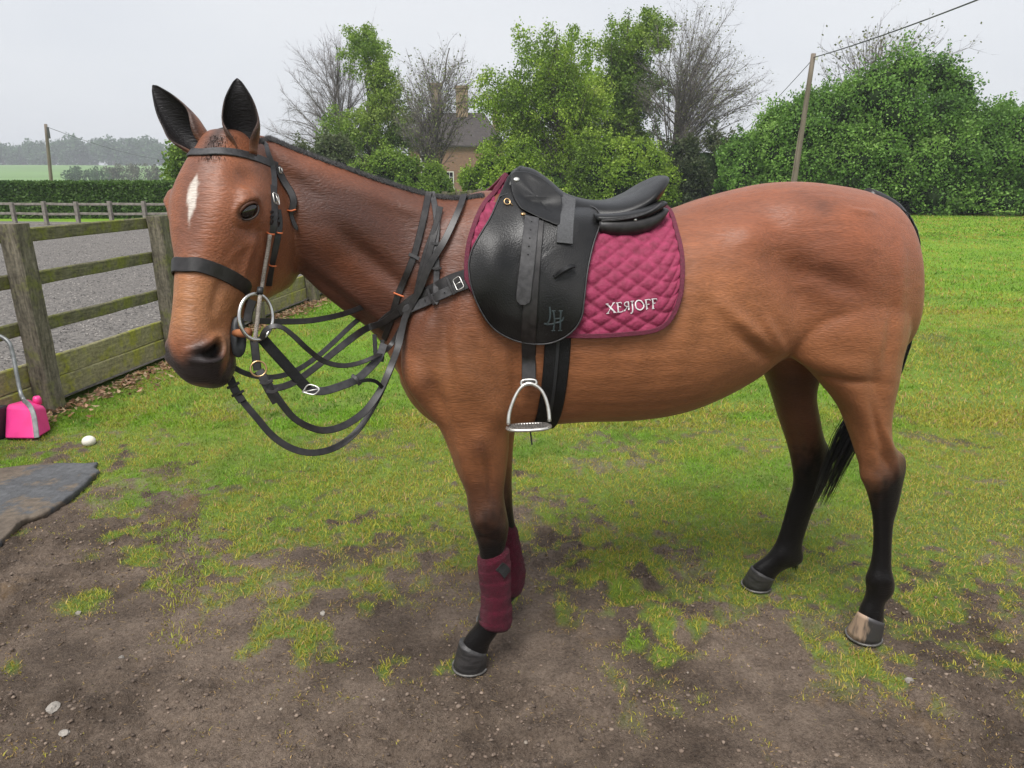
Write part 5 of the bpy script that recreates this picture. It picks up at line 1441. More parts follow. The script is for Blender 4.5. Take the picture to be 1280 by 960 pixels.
def pad_curve(u):
    """control points of the pad from the spine down its near side at u (0 front .. 1 rear)"""
    xt = 632 + (829 - 632) * u; yt = np.interp(u, [0, .12, .35, .6, 1], [219, 232, 250, 258, 257])
    xb = np.interp(u, [0, .1, .5, .93, 1], [584, 612, 716, 834, 849]); yb = np.interp(u, [0, .08, .3, .6, .85, .93, .97, 1], [352, 392, 416, 419, 414, 404, 392, 372])
    top = at_plane(xt, yt, HP0, HLAT)
    P = [top]
    for v in (.16, .32, .5, .68, .85, 1.0):
        bulge = np.interp(u, [0, .12, .5, 1], [-14, -6, 0, 10]) * math.sin(math.pi * v)
        x, y = xt + (xb - xt) * v + bulge, yt + (yb - yt) * v
        h = hit(x, y)
        if h is None or v < .3 and u < .22:
            f = v / .32; o = at_plane(x, y, HP0 - HLAT * (.10 * f ** .8), HLAT); P.append(o); continue
        P.append(h[0] + h[1] * (.013 + .008 * (v < .3)))
    return P
NU, NV = 150, 130
ctl = np.array([pad_curve(u) for u in np.linspace(0, 1, 40)])
for _ in range(3): ctl[1:-1] = (ctl[:-2] + 2 * ctl[1:-1] + ctl[2:]) / 4
grid = np.array([crom(c, NV) for c in crom(ctl, NU)])
gu = np.linspace(0, 1, NU)[:, None] * np.ones((1, NV)); gv = np.linspace(0, 1, NV)[None] * np.ones((NU, 1))
dn = np.cross(np.gradient(grid, axis=0), np.gradient(grid, axis=1)); dn /= np.linalg.norm(dn, axis=2)[:, :, None] + 1e-9
if (dn[NU // 2, NV - 8] @ -HLAT) < 0: dn = -dn
ln_u, ln_v = .62, .50
qa = (gu * ln_u / .064 + gv * ln_v / .052); qb = (gu * ln_u / .064 - gv * ln_v / .052)
da, db = np.abs((qa % 1) - .5) * 2, np.abs((qb % 1) - .5) * 2            # 1 at a seam
pil = (1 - da ** 2.6) ** .55 * (1 - db ** 2.6) ** .55
grid_q = grid + dn * (pil * .0075 - .001)[:, :, None]
def sheet(G, D, th, name, mat, parent):
    a, b = G.shape[:2]; top = G.reshape(-1, 3); bot = (G - D * th).reshape(-1, 3)
    i = np.arange(a * b).reshape(a, b); F = []
    q = np.stack([i[:-1, :-1], i[1:, :-1], i[1:, 1:], i[:-1, 1:]], -1).reshape(-1, 4)
    F = [q, q[:, ::-1] + a * b]
    for e in (i[0, :], i[-1, ::-1], i[::-1, 0], i[:, -1]):
        F.append(np.stack([e[:-1], e[1:], e[1:] + a * b, e[:-1] + a * b], -1))
    return big_mesh(name, np.concatenate([top, bot]), np.concatenate(F), mat, parent, True)
pad_near = sheet(grid_q, dn, .008, 'quilted_panel', m_pad, pad)
mg = mir(grid_q); md_ = dn - 2 * (dn @ HLAT)[..., None] * HLAT
pad_far = sheet(mg, md_, .008, 'quilted_panel', m_pad, pad)
edge = np.concatenate([grid[0, ::2], grid[::2, -1], grid[-1, ::-1][::2]]); en = np.concatenate([dn[0, ::2], dn[::2, -1], dn[-1, ::-1][::2]])
edge = smooth_rows(edge, 3)
MB().strap(edge + en * .003, en, .013, .010).build('binding', m_bind, pad, True)
MB().strap(mir(edge + en * .003), en - 2 * (en @ HLAT)[..., None] * HLAT, .013, .010).build('binding', m_bind, pad, True)
PAD_BVH = bvh_of(pad_near)

# lettering on the pad, in raised white thread
m_thread = rough_mat('white_thread', (.80, .77, .78), (.66, .62, .64), 300, rough=.6, bump=.5, bscale=900)
def stroke_letters(letters, x0, y0, h, slope, bv, mat, parent, off, thick, name, gap=.16):
    """letters: (width, [(x0,y0,x1,y1,w)...]) in cap heights; laid on the surface along a slanted baseline in pixels"""
    x = 0.0; sl = math.radians(slope)
    for wd, strokes in letters:
        mb = MB()
        for st in strokes:
            pts = np.array(st[0], float); w = st[1]
            pts = crom(pts, max(2, 7 if len(pts) > 2 else 4))
            pp, nn = [], []
            for a, b in pts:
                px = x0 + h * ((x + a) * math.cos(sl) + b * math.sin(sl)); py = y0 - h * (b * math.cos(sl) - (x + a) * math.sin(sl))
                q = hit(px, py, bv)
                if q is None: continue
                pp.append(q[0] + q[1] * off); nn.append(q[1])
            if len(pp) > 1:
                t0 = np.mean([(p - CO) @ CF for p in pp])
                nm = np.mean(nn, 0)
                mb.strap(pp, nm, w * h * t0 / FPX, thick)
        mb.build(name, mat, parent, False); x += wd + gap
S = lambda *p: list(p)
XER = [
 (.95, [([(.08, 1), (.88, 0)], .17), ([(.84, 1), (.10, 0)], .08), ([(-.04, 1), (.24, 1)], .07), ([(.68, 1), (.98, 1)], .07), ([(-.04, 0), (.26, 0)], .07), ([(.70, 0), (1.0, 0)], .07)]),
 (.62, [([(.12, 1), (.12, 0)], .15), ([(0, 1), (.56, 1)], .08), ([(.12, .52), (.46, .52)], .08), ([(0, 0), (.60, 0)], .08), ([(.56, 1), (.56, .86)], .06), ([(.60, 0), (.60, .16)], .06)]),
 (.60, [([(.52, 1), (.52, .10)], .15), ([(.52, .98), (.20, .95), (.08, .76), (.22, .55), (.52, .52)], .09), ([(.34, .52), (.02, 0)], .11), ([(-.06, 0), (.14, 0)], .06)]),
 (.34, [([(.18, 1), (.18, .1), (.10, -.18), (-.10, -.26)], .14), ([(.02, 1), (.36, 1)], .07)]),
 (.92, [([(.46, 1.02), (.12, .86), (.02, .5), (.12, .14), (.46, -.02)], .13), ([(.46, 1.02), (.80, .86), (.90, .5), (.80, .14), (.46, -.02)], .13)]),
 (.54, [([(.12, 1), (.12, 0)], .15), ([(0, 1), (.56, 1)], .08), ([(.12, .52), (.44, .52)], .08), ([(0, 0), (.26, 0)], .07), ([(.56, 1), (.56, .84)], .06)]),
 (.54, [([(.12, 1), (.12, 0)], .15), ([(0, 1), (.56, 1)], .08), ([(.12, .52), (.44, .52)], .08), ([(0, 0), (.26, 0)], .07), ([(.56, 1), (.56, .84)], .06)])]
stroke_letters(XER, 758.5, 391.5, 11.6, -6.0, PAD_BVH, m_thread, pad, .0022, .0016, 'letter', .155)

# ---- saddle
saddle = empty('saddle', tuple(HP0 + HAX * .30 + np.array([0, 0, 1.45])))
tag(saddle, 'black leather saddle with deep seat on the burgundy pad', 'saddle')
def patch(name, outline, off, mat, parent, bv=None, thick=.006, bulge=None, m=26, mirror=False, edge_bevel=True, fixed=None):
    """leather sheet with a traced outline laid over a surface"""
    O = closed_spline(np.array(outline, float), 64)
    c = O.mean(0); rows = []
    for k in np.linspace(1, .0, m): rows.append(c + (O - c) * k)
    P = np.zeros((m, 64, 3)); Nn = np.zeros((m, 64, 3)); bad = np.zeros((m, 64), bool); Tfix = np.zeros((m, 64))
    for i in range(m):
        for j in range(64):
            x, y = rows[i][j]; h = hit(x, y, bv) if bv is None or isinstance(bv, BVHTree) else None
            if fixed is not None:
                P[i, j] = fixed(x, y); Tfix[i, j] = (P[i, j] - CO) @ CF; continue
            if h is None: bad[i, j] = True; continue
            P[i, j] = h[0]; Nn[i, j] = h[1]
    T = np.where(bad, np.nan, (P - CO) @ CF)
    if fixed is not None:
        for _ in range(12):
            S_ = (T + np.roll(T, 1, 1) + np.roll(T, -1, 1)) / 3; S_[1:-1] = (S_[:-2] + 2 * S_[1:-1] + S_[2:]) / 4; S_[-1] = S_[-1].mean(); T = np.minimum(S_, Tfix)
    # smooth the distance so that the sheet bridges small dents
    if fixed is None:
        for i in range(m):
            r = T[i]; g = ~np.isnan(r)
            if g.any(): T[i] = np.interp(np.arange(64), np.arange(64)[g], r[g], period=64)
        for _ in range(10):
            T = (T + np.roll(T, 1, 1) + np.roll(T, -1, 1)) / 3
            T[1:-1] = (T[:-2] + 2 * T[1:-1] + T[2:]) / 4; T[-1] = T[-1].mean()
    for i in range(m):
        for j in range(64):
            x, y = rows[i][j]; o = off + (bulge(x, y) if bulge else 0)
            P[i, j] = at_t(x, y, T[i, j] - o) if fixed is None else at_t(x, y, T[i, j])
    nrm = unit(CO - P[m // 2].mean(0)) * .25 - HLAT * .95; nrm = unit(nrm)
    obs = []
    for mm in ((False, True) if mirror else (False,)):
        mb = MB(); A = P.copy()
        ee = thick * .35
        top_edge = A[0] - nrm * ee
        rings = [A[0] - nrm * (thick + .002), top_edge] + [A[i] for i in range(m)]
        # pull the lip in slightly for a rounded edge
        rings[2] = A[0] + (A[1] - A[0]) * .35
        if mm: rings = [mir(r) for r in rings]
        mb.loft([list(r) for r in rings], cap=False)
        obs.append(mb.build(name, mat, parent, True))
    return obs
FLAP = [(640,216),(627,238),(612,272),(598,295),(588,315),(585,335),(589,360),(600,388),(617,412),(642,426),(667,431),(692,429),(715,416),(727,399),(731,375),(735,340),(743,303),(752,274),(748,262),(735,256),(700,250),(665,232)]
def flap_bulge(x, y):
    return .014 * math.exp(-((x - 616) / 20) ** 2 - ((y - 330) / 45) ** 2) + .006 * math.exp(-((x - 690) / 40) ** 2 - ((y - 350) / 60) ** 2) + .012 * sstep(330, 240, y)
BOTH = bvh_of(body, pad_near)
flap, flap_far = patch('flap', FLAP, .020, m_flap, saddle, BOTH, .006, flap_bulge, mirror=True)
FLAP_BVH = bvh_of(flap)
FB = bvh_of(flap, body, pad_near)
# welt along the edge of the flap
ed = closed_spline(np.array(FLAP, float), 90)
ed = ed[(ed[:, 1] > 238)]
k0 = np.argmax(np.linalg.norm(np.diff(ed, axis=0), axis=1)) + 1
ed = np.roll(ed, -k0, 0)
cen = np.array([665, 335.])
def on(px, py, off, bv): 
    h = hit(px, py, bv); return None if h is None else h[0] + h[1] * off
wp = [on(*(cen + (e - cen) * .985), .002, FLAP_BVH) for e in ed]
wp = [w for w in wp if w is not None]
MB().tube(smooth_rows(wp, 1), .0022, 6).build('edge_welt', m_worn, saddle, True)
# seat: lofted across from side to side, top line and sides traced
SEAT = [ # top line pixel; near edge pixel; half width at that edge; roundness
 (641,213,640,232,.045),(650,208.5,646,246,.075),(664,210.5,660,256,.100),(682,222,676,266,.115),(702,239,700,270,.118),(724,247,724,272,.120),(748,250,750,273,.135),(772,247,775,270,.152),(796,237,798,264,.155),(812,226,814,256,.145),(823,220,823,250,.120),(829,219.5,829,242,.092),(832,222,832,234,.065)]
rings = []
for x, y, xe, ye, hw in SEAT:
    T3 = at_plane(x, y, HP0, HLAT); E3 = at_plane(xe, ye, HP0 - HLAT * hw, HLAT)
    up = T3 - (E3 + HLAT * hw)         # from the edge line to the top
    C3 = E3 + HLAT * hw
    rr = []
    for a in np.linspace(-math.pi / 2 - .5, math.pi / 2 + .5, 31):
        s_, c_ = math.sin(a), math.cos(a)
        wv = hw * np.sign(s_) * abs(s_) ** .85
        hv = (abs(c_) ** .75) if c_ > 0 else -.5 * abs(c_)
        rr.append(C3 + HLAT * wv + up * hv)
    rings.append(np.array(rr))
rings = crom(np.array(rings), 60)
seat_o = MB().loft([list(r) for r in rings]).build('seat', m_leather, saddle, True)
# pommel arch behind the skirts
hp = crom(np.array([at_plane(x, y, HP0 + HLAT * o, HLAT) for x, y, o in ((628,262,-.09),(640,228,-.062),(648,216,-.03),(652,213,0),(652,217,.03),(646,232,.062),(640,262,.09))]), 24)
MB().tube(hp, np.interp(np.linspace(0, 1, 24), [0, .5, 1], [.010, .014, .010]), 10).build('pommel', m_leather, saddle, True)
SB = bvh_of(seat_o, flap, body, pad_near)
SKIRT = [(641,216),(650,214),(664,216),(681,225),(695,238),(702,246),(701,268),(699,281),(688,278),(668,269),(650,259),(642,246),(639,230)]
def skirt_fix(x, y):
    f = at_plane(x, y, HP0 - HLAT * np.interp(y, [212, 225, 245, 285], [.055, .090, .128, .160]), HLAT)
    h = hit(x, y, SB)
    if h is not None and (h[0] - CO) @ CF < (f - CO) @ CF + .006: f = at_t(x, y, (h[0] - CO) @ CF - .008)
    return f
skirt, skirt_far = patch('skirt', SKIRT, .01, m_leather, saddle, None, .006, mirror=True, fixed=skirt_fix)
SB2 = bvh_of(skirt, seat_o, flap, body, pad_near)
# rear panels: stuffed cushions under the seat, upper gusset and lower cushion
def cushion(pairs, hw_in, name, mat):
    for sgn in (1, -1):
        rr = []
        for x, y0, y1, o in pairs:
            A, B = at_plane(x, y0, HP0 - HLAT * o, HLAT), at_plane(x, y1, HP0 - HLAT * o, HLAT)
            r = superring((A + B) / 2, (B - A) / 2, HLAT * hw_in, 20, 2.6, 2.2)
            rr.append(mir(r) if sgn < 0 else r)
        MB().loft([list(r) for r in crom(np.array(rr), 24)]).build(name, mat, saddle, True)
cushion([(744,272,292,.155),(756,271,295,.160),(775,270,297,.162),(796,268,294,.160),(812,264,288,.152),(823,259,277,.138),(828,259,266,.122)], .050, 'panel_cushion', m_rein)
cushion([(742,267,279,.158),(760,267,280,.166),(782,265,278,.168),(804,260,273,.166),(820,254,264,.155),(828,251,257,.140)], .040, 'panel_gusset', m_leather)
strap_px('seat_piping', [(752,276),(775,274),(800,269),(818,261),(827,254)], .005, m_worn, saddle, .002, .004, 16, bvh_of(*[c for c in saddle.children if c.name.startswith('panel_gusset')]))
# keeper of grey elastic over the skirt
strap_px('elastic_keeper', [(711,246),(709,262),(707,282),(706,304)], .044, m_elastic, saddle, .006, .004, 16, SB2)
# studs and rings
for nm, x, y, r, mat in (('nail_head', 645.5, 224.5, .0075, m_alu), ('nail_head', 794, 275, .0042, m_alu), ('stud', 654, 268, .0060, m_brass)):
    h = hit(x, y, bvh_of(*[c for c in saddle.children if c.type == 'MESH']))
    mb = MB(); a = unit(np.cross(h[1], [0, 0, 1.])); b = np.cross(h[1], a); ell(mb, h[0] + h[1] * .001, a * r * 1.2, b * r, h[1] * .004, 14, 8); mb.build(nm, mat, saddle, True)
h = hit(634, 252, FLAP_BVH); mb = MB(); ring_px(mb, 634, 252, (h[0] - CO) @ CF - .010, .0085, .0018, -HLAT + np.array([0, 0, .5]), 20); mb.tube([h[0] + h[1] * .008, at_t(641, 257, (h[0] - CO) @ CF - .012)], .0016, 6)
mb.build('dee_ring', m_brass, saddle, True)
# stirrup leather: folded strap, its tail with holes on top
sl = empty('stirrup_leather', tuple(hit(665, 280, SB2)[0])); sl.parent = saddle; sl.matrix_parent_inverse = world_of(saddle).inverted()
def tail_w(u): return 1.0 if u < .93 else max(.25, math.sqrt(max(0, 1 - ((u - .93) / .075) ** 2)))
t_str = hit(661, 480)[0]; t_st = (t_str - CO) @ CF - .035
strap_px('leather_strap', [(671,276),(668,310),(665,345),(663,380),(661,410),(661,440,t_st+.005),(661,478,t_st)], .040, m_rein, sl, .007, .005, 40, FB)
lf = strap_px('leather_tail', [(665,271),(662,300),(659,330),(656,355),(653.5,381)], .040, m_worn, sl, .014, .004, 30, FB, tail_w)
LT = bvh_of(lf)
for i in range(5):
    y = 277 + i * 10.3; h = hit(665.0 - (y - 271) * .105, y, LT)
    if h: 
        mb = MB(); a = unit(np.cross(h[1], [0, 0, 1.])); b = np.cross(h[1], a); ell(mb, h[0], a * .0024, b * .0024, h[1] * .0009, 10, 6); mb.build('punched_hole', m_girth, sl, True)
# strap keeper loop on the flap
P, Nn = path_on([(693,346),(699,341),(708,336),(717,333)], .004, 12, FLAP_BVH)
loop = np.concatenate([P + Nn * .004, (P + Nn * .018)[::-1] * np.ones((12, 1)), ])
mb = MB(); mb.strap(crom(np.array([P[0], P[4] + Nn[4] * .014, P[8] + Nn[8] * .018, P[11] + Nn[11] * .010]), 14), np.array([0, 0, 1.0]) * .8 - HLAT * .5, .014, .003); mb.strap(crom(np.array([P[0], P[6], P[11] + Nn[11] * .010]), 10), Nn[:10], .012, .003); mb.build('keeper_loop', m_leather, saddle, True)
# monogram pressed on the flap
m_mono = rough_mat('worn_embossing', (.030, .045, .050), (.020, .028, .030), 60, rough=.5)
MONO = [(1.0, [([(.18, 1.25), (.22, .9), (.16, .45), (.0, .22)], .10), ([(-.12, .30), (.2, .24), (.5, .34), (.86, .42), (.98, .66)], .09), ([(.40, 1.0), (.46, .5), (.40, -.1)], .10), ([(.82, 1.0), (.80, .5), (.78, -.1)], .10), ([(.42, .55), (.82, .60)], .07), ([(.30, 1.02), (.52, 1.02)], .06), ([(.70, 1.02), (.94, 1.02)], .06), ([(.28, -.10), (.50, -.10)], .06), ([(.66, -.10), (.90, -.10)], .06)])]
stroke_letters(MONO, 683, 411, 22, 0, FLAP_BVH, m_mono, saddle, .0008, .0014, 'monogram')
# stirrup iron
st = empty('stirrup_iron', tuple(at_t(661, 510, t_st))); st.parent = saddle; st.matrix_parent_inverse = world_of(saddle).inverted()
arch = crom(np.array([at_t(x, y, t_st) for x, y in ((635.5,531),(636,520),(640,505),(647,490),(654,482),(661,479.5),(668,481),(676,487),(682,498),(685.5,512),(687,527))]), 40)
MB().tube(arch, np.interp(np.linspace(0, 1, 40), [0, .35, .5, .65, 1], [.0055, .0048, .0062, .0048, .0055]), 10).build('stirrup_arch', m_alu, st, True)
eyep = [at_t(x, y, t_st) for x, y in ((652,483),(652,476.5),(661,474.5),(670,476),(670,482))]
MB().tube(crom(np.array(eyep), 14), .0036, 8).build('stirrup_eye', m_alu, st, True)
tc_ = at_t(661, 534, t_st); tx = unit(at_t(688, 531.5, t_st) - at_t(634, 534, t_st)); ty = unit(np.array([0, 1.0, -.05])); ty = unit(ty - tx * (ty @ tx)); tz = np.cross(tx, ty)
R3 = np.stack([tx, ty, tz], 1)
fr = [tc_ + tx * .066 * math.cos(a) * (abs(math.cos(a)) ** -.35 if abs(math.cos(a)) > .02 else 1) * .92 + ty * .030 * math.sin(a) for a in np.linspace(0, 2 * math.pi, 40, endpoint=False)]
MB().tube(fr, .0050, 8, closed=True).build('tread_frame', m_alu, st, True)
m_tread = rough_mat('grey_tread_rubber', (.16, .145, .13), (.07, .065, .06), 120, rough=.8, bump=.6, bscale=400)
tr = MB().box(tc_ + tz * .001, (.112, .044, .007), R3, .002).build('tread', m_tread, st)
mb = MB()
for i in range(13):
    for j in range(4): mb.box(tc_ + tx * (-.048 + .008 * i) + ty * (-.015 + .010 * j) + tz * .0055, (.004, .005, .003), R3)
mb.build('tread_studs', m_tread, st)['kind'] = 'stuff'
MB().tube([at_t(663, 540, t_st + .01), at_t(664, 548, t_st + .012), at_t(665, 556, t_st + .014)], .0022, 6).build('loose_strap_end', m_rubber_dark, saddle)
# the far stirrup, just its sole shows
ts2 = t_st + .52
fs = empty('stirrup_iron', tuple(at_t(676, 538, ts2))); fs.parent = saddle; fs.matrix_parent_inverse = world_of(saddle).inverted()
arch2 = mir(arch); MB().tube(arch2, .005, 8).build('stirrup_arch', m_alu, fs, True)
MB().box(mir(tc_), (.122, .050, .010), R3, .003).build('tread', m_rubber_dark, fs)
P = [mir(x) for x in path_on([(671,276),(668,310),(665,345),(663,380),(661,410),(661,440,t_st+.005),(661,478,t_st)], .007, 30, FB)[0]]
MB().strap(P, HLAT, .030, .005).build('leather_strap', m_rein, fs, True)

# ---- girth round the belly
girth = empty('girth', tuple(HP0 + HAX * .28 + np.array([0, 0, .8])))
tag(girth, 'black girth strap running down behind the stirrup under the belly', 'girth')
def body_loop(cpx, plane_n, n=80):
    C = at_plane(cpx[0], cpx[1], HP0, HLAT); nrm = unit(plane_n); a = unit(HLAT - nrm * (HLAT @ nrm)); b = np.cross(nrm, a)
    P, Nn = [], []
    for t in np.linspace(0, 2 * math.pi, n, endpoint=False):
        d = a * math.cos(t) + b * math.sin(t)
        h = BODY_BVH.ray_cast(Vector(C), Vector(d))
        P.append(np.array(h[0]) if h[0] is not None else C + d * .2); q = np.array(h[1]) if h[1] is not None else d
        Nn.append(q if q @ d > 0 else -q)
    return np.array(P), np.array(Nn), C
P, Nn, C = body_loop((672, 470), HAX * 1.0 + np.array([0, 0, -.03]))
keep = [i for i in range(len(P)) if P[i][2] < C[2] + .30]
k0 = max(range(len(keep) - 1), key=lambda i: keep[i + 1] - keep[i]) if any(keep[i + 1] - keep[i] > 1 for i in range(len(keep) - 1)) else -1
keep = keep[k0 + 1:] + keep[:k0 + 1]
P, Nn = smooth_rows(P[keep], 2), Nn[keep]
for o in (-.019, .019):
    MB().strap(P + Nn * .006 + HAX * o, Nn, .036, .010).build('girth_band', m_girth, girth, True)
MB().strap(P + Nn * .0115, Nn, .010, .004).build('centre_stitching', m_rubber_dark, girth, True)

# ---- bridle
bridle = empty('bridle', tuple(head_pt(.2, 0, 0)))
tag(bridle, 'black leather bridle with steel ring bit and orange bands on the horse\'s head', 'bridle')
def head_strap(name, pix, width, mat, off=.004, n=24, mirror=True, thick=.0035, join=False, wfun=None):
    P, Nn = path_on(pix, off, n, face=.6)
    o = MB().strap(P, Nn, width, thick, wfun).build(name, mat, bridle, True)
    if mirror:
        M = mirror_head(P); NM = Nn - 2 * (Nn @ HB)[:, None] * HB
        MB().strap(M, NM, width, thick, wfun).build(name, mat, bridle, True)
    return o, P, Nn
# browband round the forehead, noseband round the nose: near half traced from the middle, far half mirrored
def band(name, pix, width, mat, off=.005, thick=.004, back=None):
    P, Nn = path_on(pix, off, 26)
    if back is not None:      # carry on behind in head space
        q = to_head(P[-1]); ext = [head_pt(*b) for b in back]
        P = np.concatenate([P, crom(np.array([P[-1]] + ext), 14)[1:]]); Nn = np.concatenate([Nn, np.repeat((HB * .6 - HC * .6)[None], 13, 0)])
    P[0] = P[0] - HB * to_head(P[0])[1] * HS[1]
    full = np.concatenate([mirror_head(P[:0:-1]), P]); NM = Nn - 2 * (Nn @ HB)[:, None] * HB
    fn = np.concatenate([NM[:0:-1], Nn])
    return MB().strap(smooth_rows(full, 2), smooth_rows(fn, 4), width, thick).build(name, mat, bridle, True)
band('browband', [(252,190),(270,188.5),(295,190.5),(320,197),(338,204),(347,208)], .022, m_worn, .006)
band('noseband', [(232,331),(245,330.5),(265,336),(290,347),(312,361)], .034, m_rein, .006, .005, [(.395, .052, -.135), (.40, .032, -.165), (.40, 0, -.178)])
# headpiece over the poll, cheekpieces
P, Nn = path_on([(329,178),(333,192),(338,205),(341,222),(341,240),(341,262),(342,284)], .007, 34, face=.6)
topc = [head_pt(-.030, .040, -.050), head_pt(-.036, 0, -.045)]
Ph = np.concatenate([crom(np.array([topc[1], topc[0], P[0]]), 8)[:-1], P]); Nh = np.concatenate([np.repeat((HC * .3 - HA)[None], 7, 0), Nn])
MB().strap(smooth_rows(Ph, 2), smooth_rows(Nh, 3), .023, .0045).build('headpiece', m_worn, bridle, True)
MB().strap(mirror_head(smooth_rows(Ph, 2)), smooth_rows(Nh - 2 * (Nh @ HB)[:, None] * HB, 3), .023, .0045).build('headpiece', m_worn, bridle, True)
head_strap('cheekpiece', [(340,232),(341,250),(341.5,265),(340.5,280),(339,292)], .025, m_rein, .012, thick=.0045)
head_strap('cheek_strap', [(347,262),(349,278),(347.5,292),(343,315),(338.5,335),(335.5,357)], .018, m_rein, .009, thick=.006)
frame_buckle('buckle', 339, 250, 90, .026, .024, m_alu, bridle, .014)
for y in (266, 272): strap_px('keeper', [(338.5,y-1),(344,y),(350,y+1.5)], .007, m_rein, bridle, .0165, .003, 8, face=.8)
strap_px('buckle_guard', [(338.5,277),(344,279),(350,281)], .014, m_rein, bridle, .0165, .004, 8, face=.8)
tb = lambda px: (hit(*px)[0] - CO) @ CF
head_strap('throatlash', [(346,208),(351,219),(357,230),(364,241),(367,252),(365,264)], .018, m_rein, .009, thick=.006)
strap_px('throatlash_end', [(365,258),(364,268),(367,278),(372,288)], .011, m_rein, bridle, .010, .004, 10, None, taper_end(.85))
frame_buckle('buckle', 345.5, 214, 60, .014, .014, m_alu, bridle, .013)
for x, y, a in ((337.5, 291, 20), (347.5, 289.5, 20), (364, 262, -5), (339.5, 331, 15)):
    t = tb((x, y)) - .012; th = math.radians(a)
    pts = [at_t(x + dx * math.cos(th), y + dx * math.sin(th) + dy, t + dz) for dx, dy, dz in ((-5.5, 0, .010), (-5, .5, .003), (0, 1.6, -.002), (5, .5, .003), (5.5, 0, .010))]
    MB().tube(crom(np.array(pts), 12), .0021, 6).build('rubber_band', m_band, bridle, True)
# bit: guard, mouthpiece, ring; rope through it
t_bit = tb((291, 416)) - .014
bn = unit(HB * .9 - HA * .0 + HC * .35)
gpts = [(293,397),(300,395),(305,402),(307,415),(308,430),(305,442),(299,447),(292,444),(289,432),(288,415),(290,402)]
go = closed_spline(np.array(gpts, float), 36); cg = go.mean(0)
def gring(k, dt): return [at_t(cg[0] + (p[0] - cg[0]) * k, cg[1] + (p[1] - cg[1]) * k, t_bit + dt + .0006 * (p[0] - cg[0])) for p in go]
MB().loft([gring(.96, .018), gring(1.0, .012), gring(1.0, .006), gring(.95, .003), gring(.5, .0015), gring(.06, .002)]).build('bit_guard', m_rubber_dark, bridle, True)
MB().tube([at_t(294, 416.5, t_bit + .004), at_t(303, 416.5, t_bit - .012), at_t(311.5, 415.5, t_bit - .022)], [.0098, .0105, .0108], 14).build('mouthpiece', m_copper, bridle, True)
t_ring = t_bit - .020
th = np.linspace(0, 2 * math.pi, 48, endpoint=False)
rp = [at_t(319.8 + 21.0 * math.cos(a) + .8 * math.sin(a), 396 + 28.8 * math.sin(a), t_ring + .030 * math.cos(a)) for a in th]
MB().tube(rp, .0046, 10, closed=True).build('bit_ring', m_steel, bridle, True)
MB().tube(mirror_head(np.array(rp)) + HB * .045 - HC * .02, .0046, 10, closed=True).build('bit_ring', m_steel, bridle, True)
rope = [at_t(x, y, t) for x, y, t in ((337.5,293,tb((337,293)) - .013),(335,312,tb((335,312)) - .013),(331,335,tb((331,335)) - .016),(327.5,358,tb((327,358)) - .022),(325,372,t_ring - .004),(322.5,395,t_ring - .004),(320,415,t_ring - .002),(318.5,428,t_ring))]
MB().tube(crom(np.array(rope), 30), .0050, 10).build('gag_rope', m_rope, bridle, True)
MB().tube([at_t(325.5, 360, t_ring + .002), at_t(324.6, 367, t_ring - .004)], .0075, 10).build('rope_stop', m_rubber_dark, bridle, True)
strap_px('curb_strap', [(316,375,t_ring+.02),(311,390,t_ring+.022),(309,402,t_ring+.02)], .020, m_rein, bridle, thick=.005, n=8)

# ---- reins and martingale
strap_air = lambda name, pts, w, mat, par, th=.0035, n=60, nrm=None: MB().strap(*(lambda P: (P, (np.asarray(nrm, float) if nrm is not None else (CO - P))))(crom(np.array([at_t(*p) for p in pts]), n)), w, th).build(name, mat, par, True)
def nt(px, py, off=.008):
    h = hit(px, py); return ((h[0] + h[1] * off) - CO) @ CF
def mixed(name, air, onb, w, mat, par, off, th=.0026, n=80, flip=False):
    """a strap that hangs in the air (pixels with distance) and then lies on the neck (pixels)"""
    pts = [at_t(*p) for p in air]; nn = [unit(CO - p) + np.array([.25 * math.sin(q * 1.3), 0, .55 + .35 * math.sin(q * .9)]) for q, p in enumerate(pts)]
    for x, y in onb:
        h = hit(x, y)
        if h is None: continue
        pts.append(h[0] + h[1] * off); nn.append(h[1])
    P = crom(np.array(pts), n); Nn = crom(np.array(nn), n)
    return MB().strap(P, Nn, w, th).build(name, mat, par, True)
TR = t_ring
reins = empty('rein', tuple(at_t(400, 530, 1.8)))
tag(reins, 'long dark leather rein hanging in a low loop from the small ring', 'rein')
mixed('rein_strap', [(330,470,TR+.01),(338,484,TR+.015),(351,503,TR+.03),(368,523,TR+.06),(390,535,TR+.10),(406,538,TR+.13),(430,532,TR+.17),(455,515,TR+.2),(474,490,TR+.22),(487,462,TR+.23),(498,432,nt(505,432)-.03)], [(510,395),(525,362),(538,333),(557,303),(575,267),(582,249)], .019, m_rein, reins, .016)
strap_air('rein_billet', [(324,463,TR+.004),(329,472,TR+.004),(336,486,TR+.008),(346,503,TR+.02)], .022, m_rein, reins, .006, 14)
for x, y in ((333,479),(341,490)): strap_air('keeper', [(x-8,y-1,TR),(x,y,TR-.004),(x+8,y-4,TR)], .008, m_rein, reins, .003, 8)
MB().tube(closed_spline(np.array([at_t(323 + 10 * math.cos(a), 461 + 9.5 * math.sin(a), TR + .006 * math.cos(a)) for a in np.linspace(0, 6.28, 14, endpoint=False)]), 28), .0024, 8, closed=True).build('rein_ring', m_brass, reins, True)
strap_air('rope_leather', [(317.5,425,TR),(319,438,TR),(320.5,452,TR+.002),(322,463,TR+.004)], .019, m_rein, reins, .008, 14)
r2 = empty('rein', tuple(at_t(390, 560, 1.8))); tag(r2, 'lowest dark rein looping from under the chin', 'rein')
TF = TR + .09
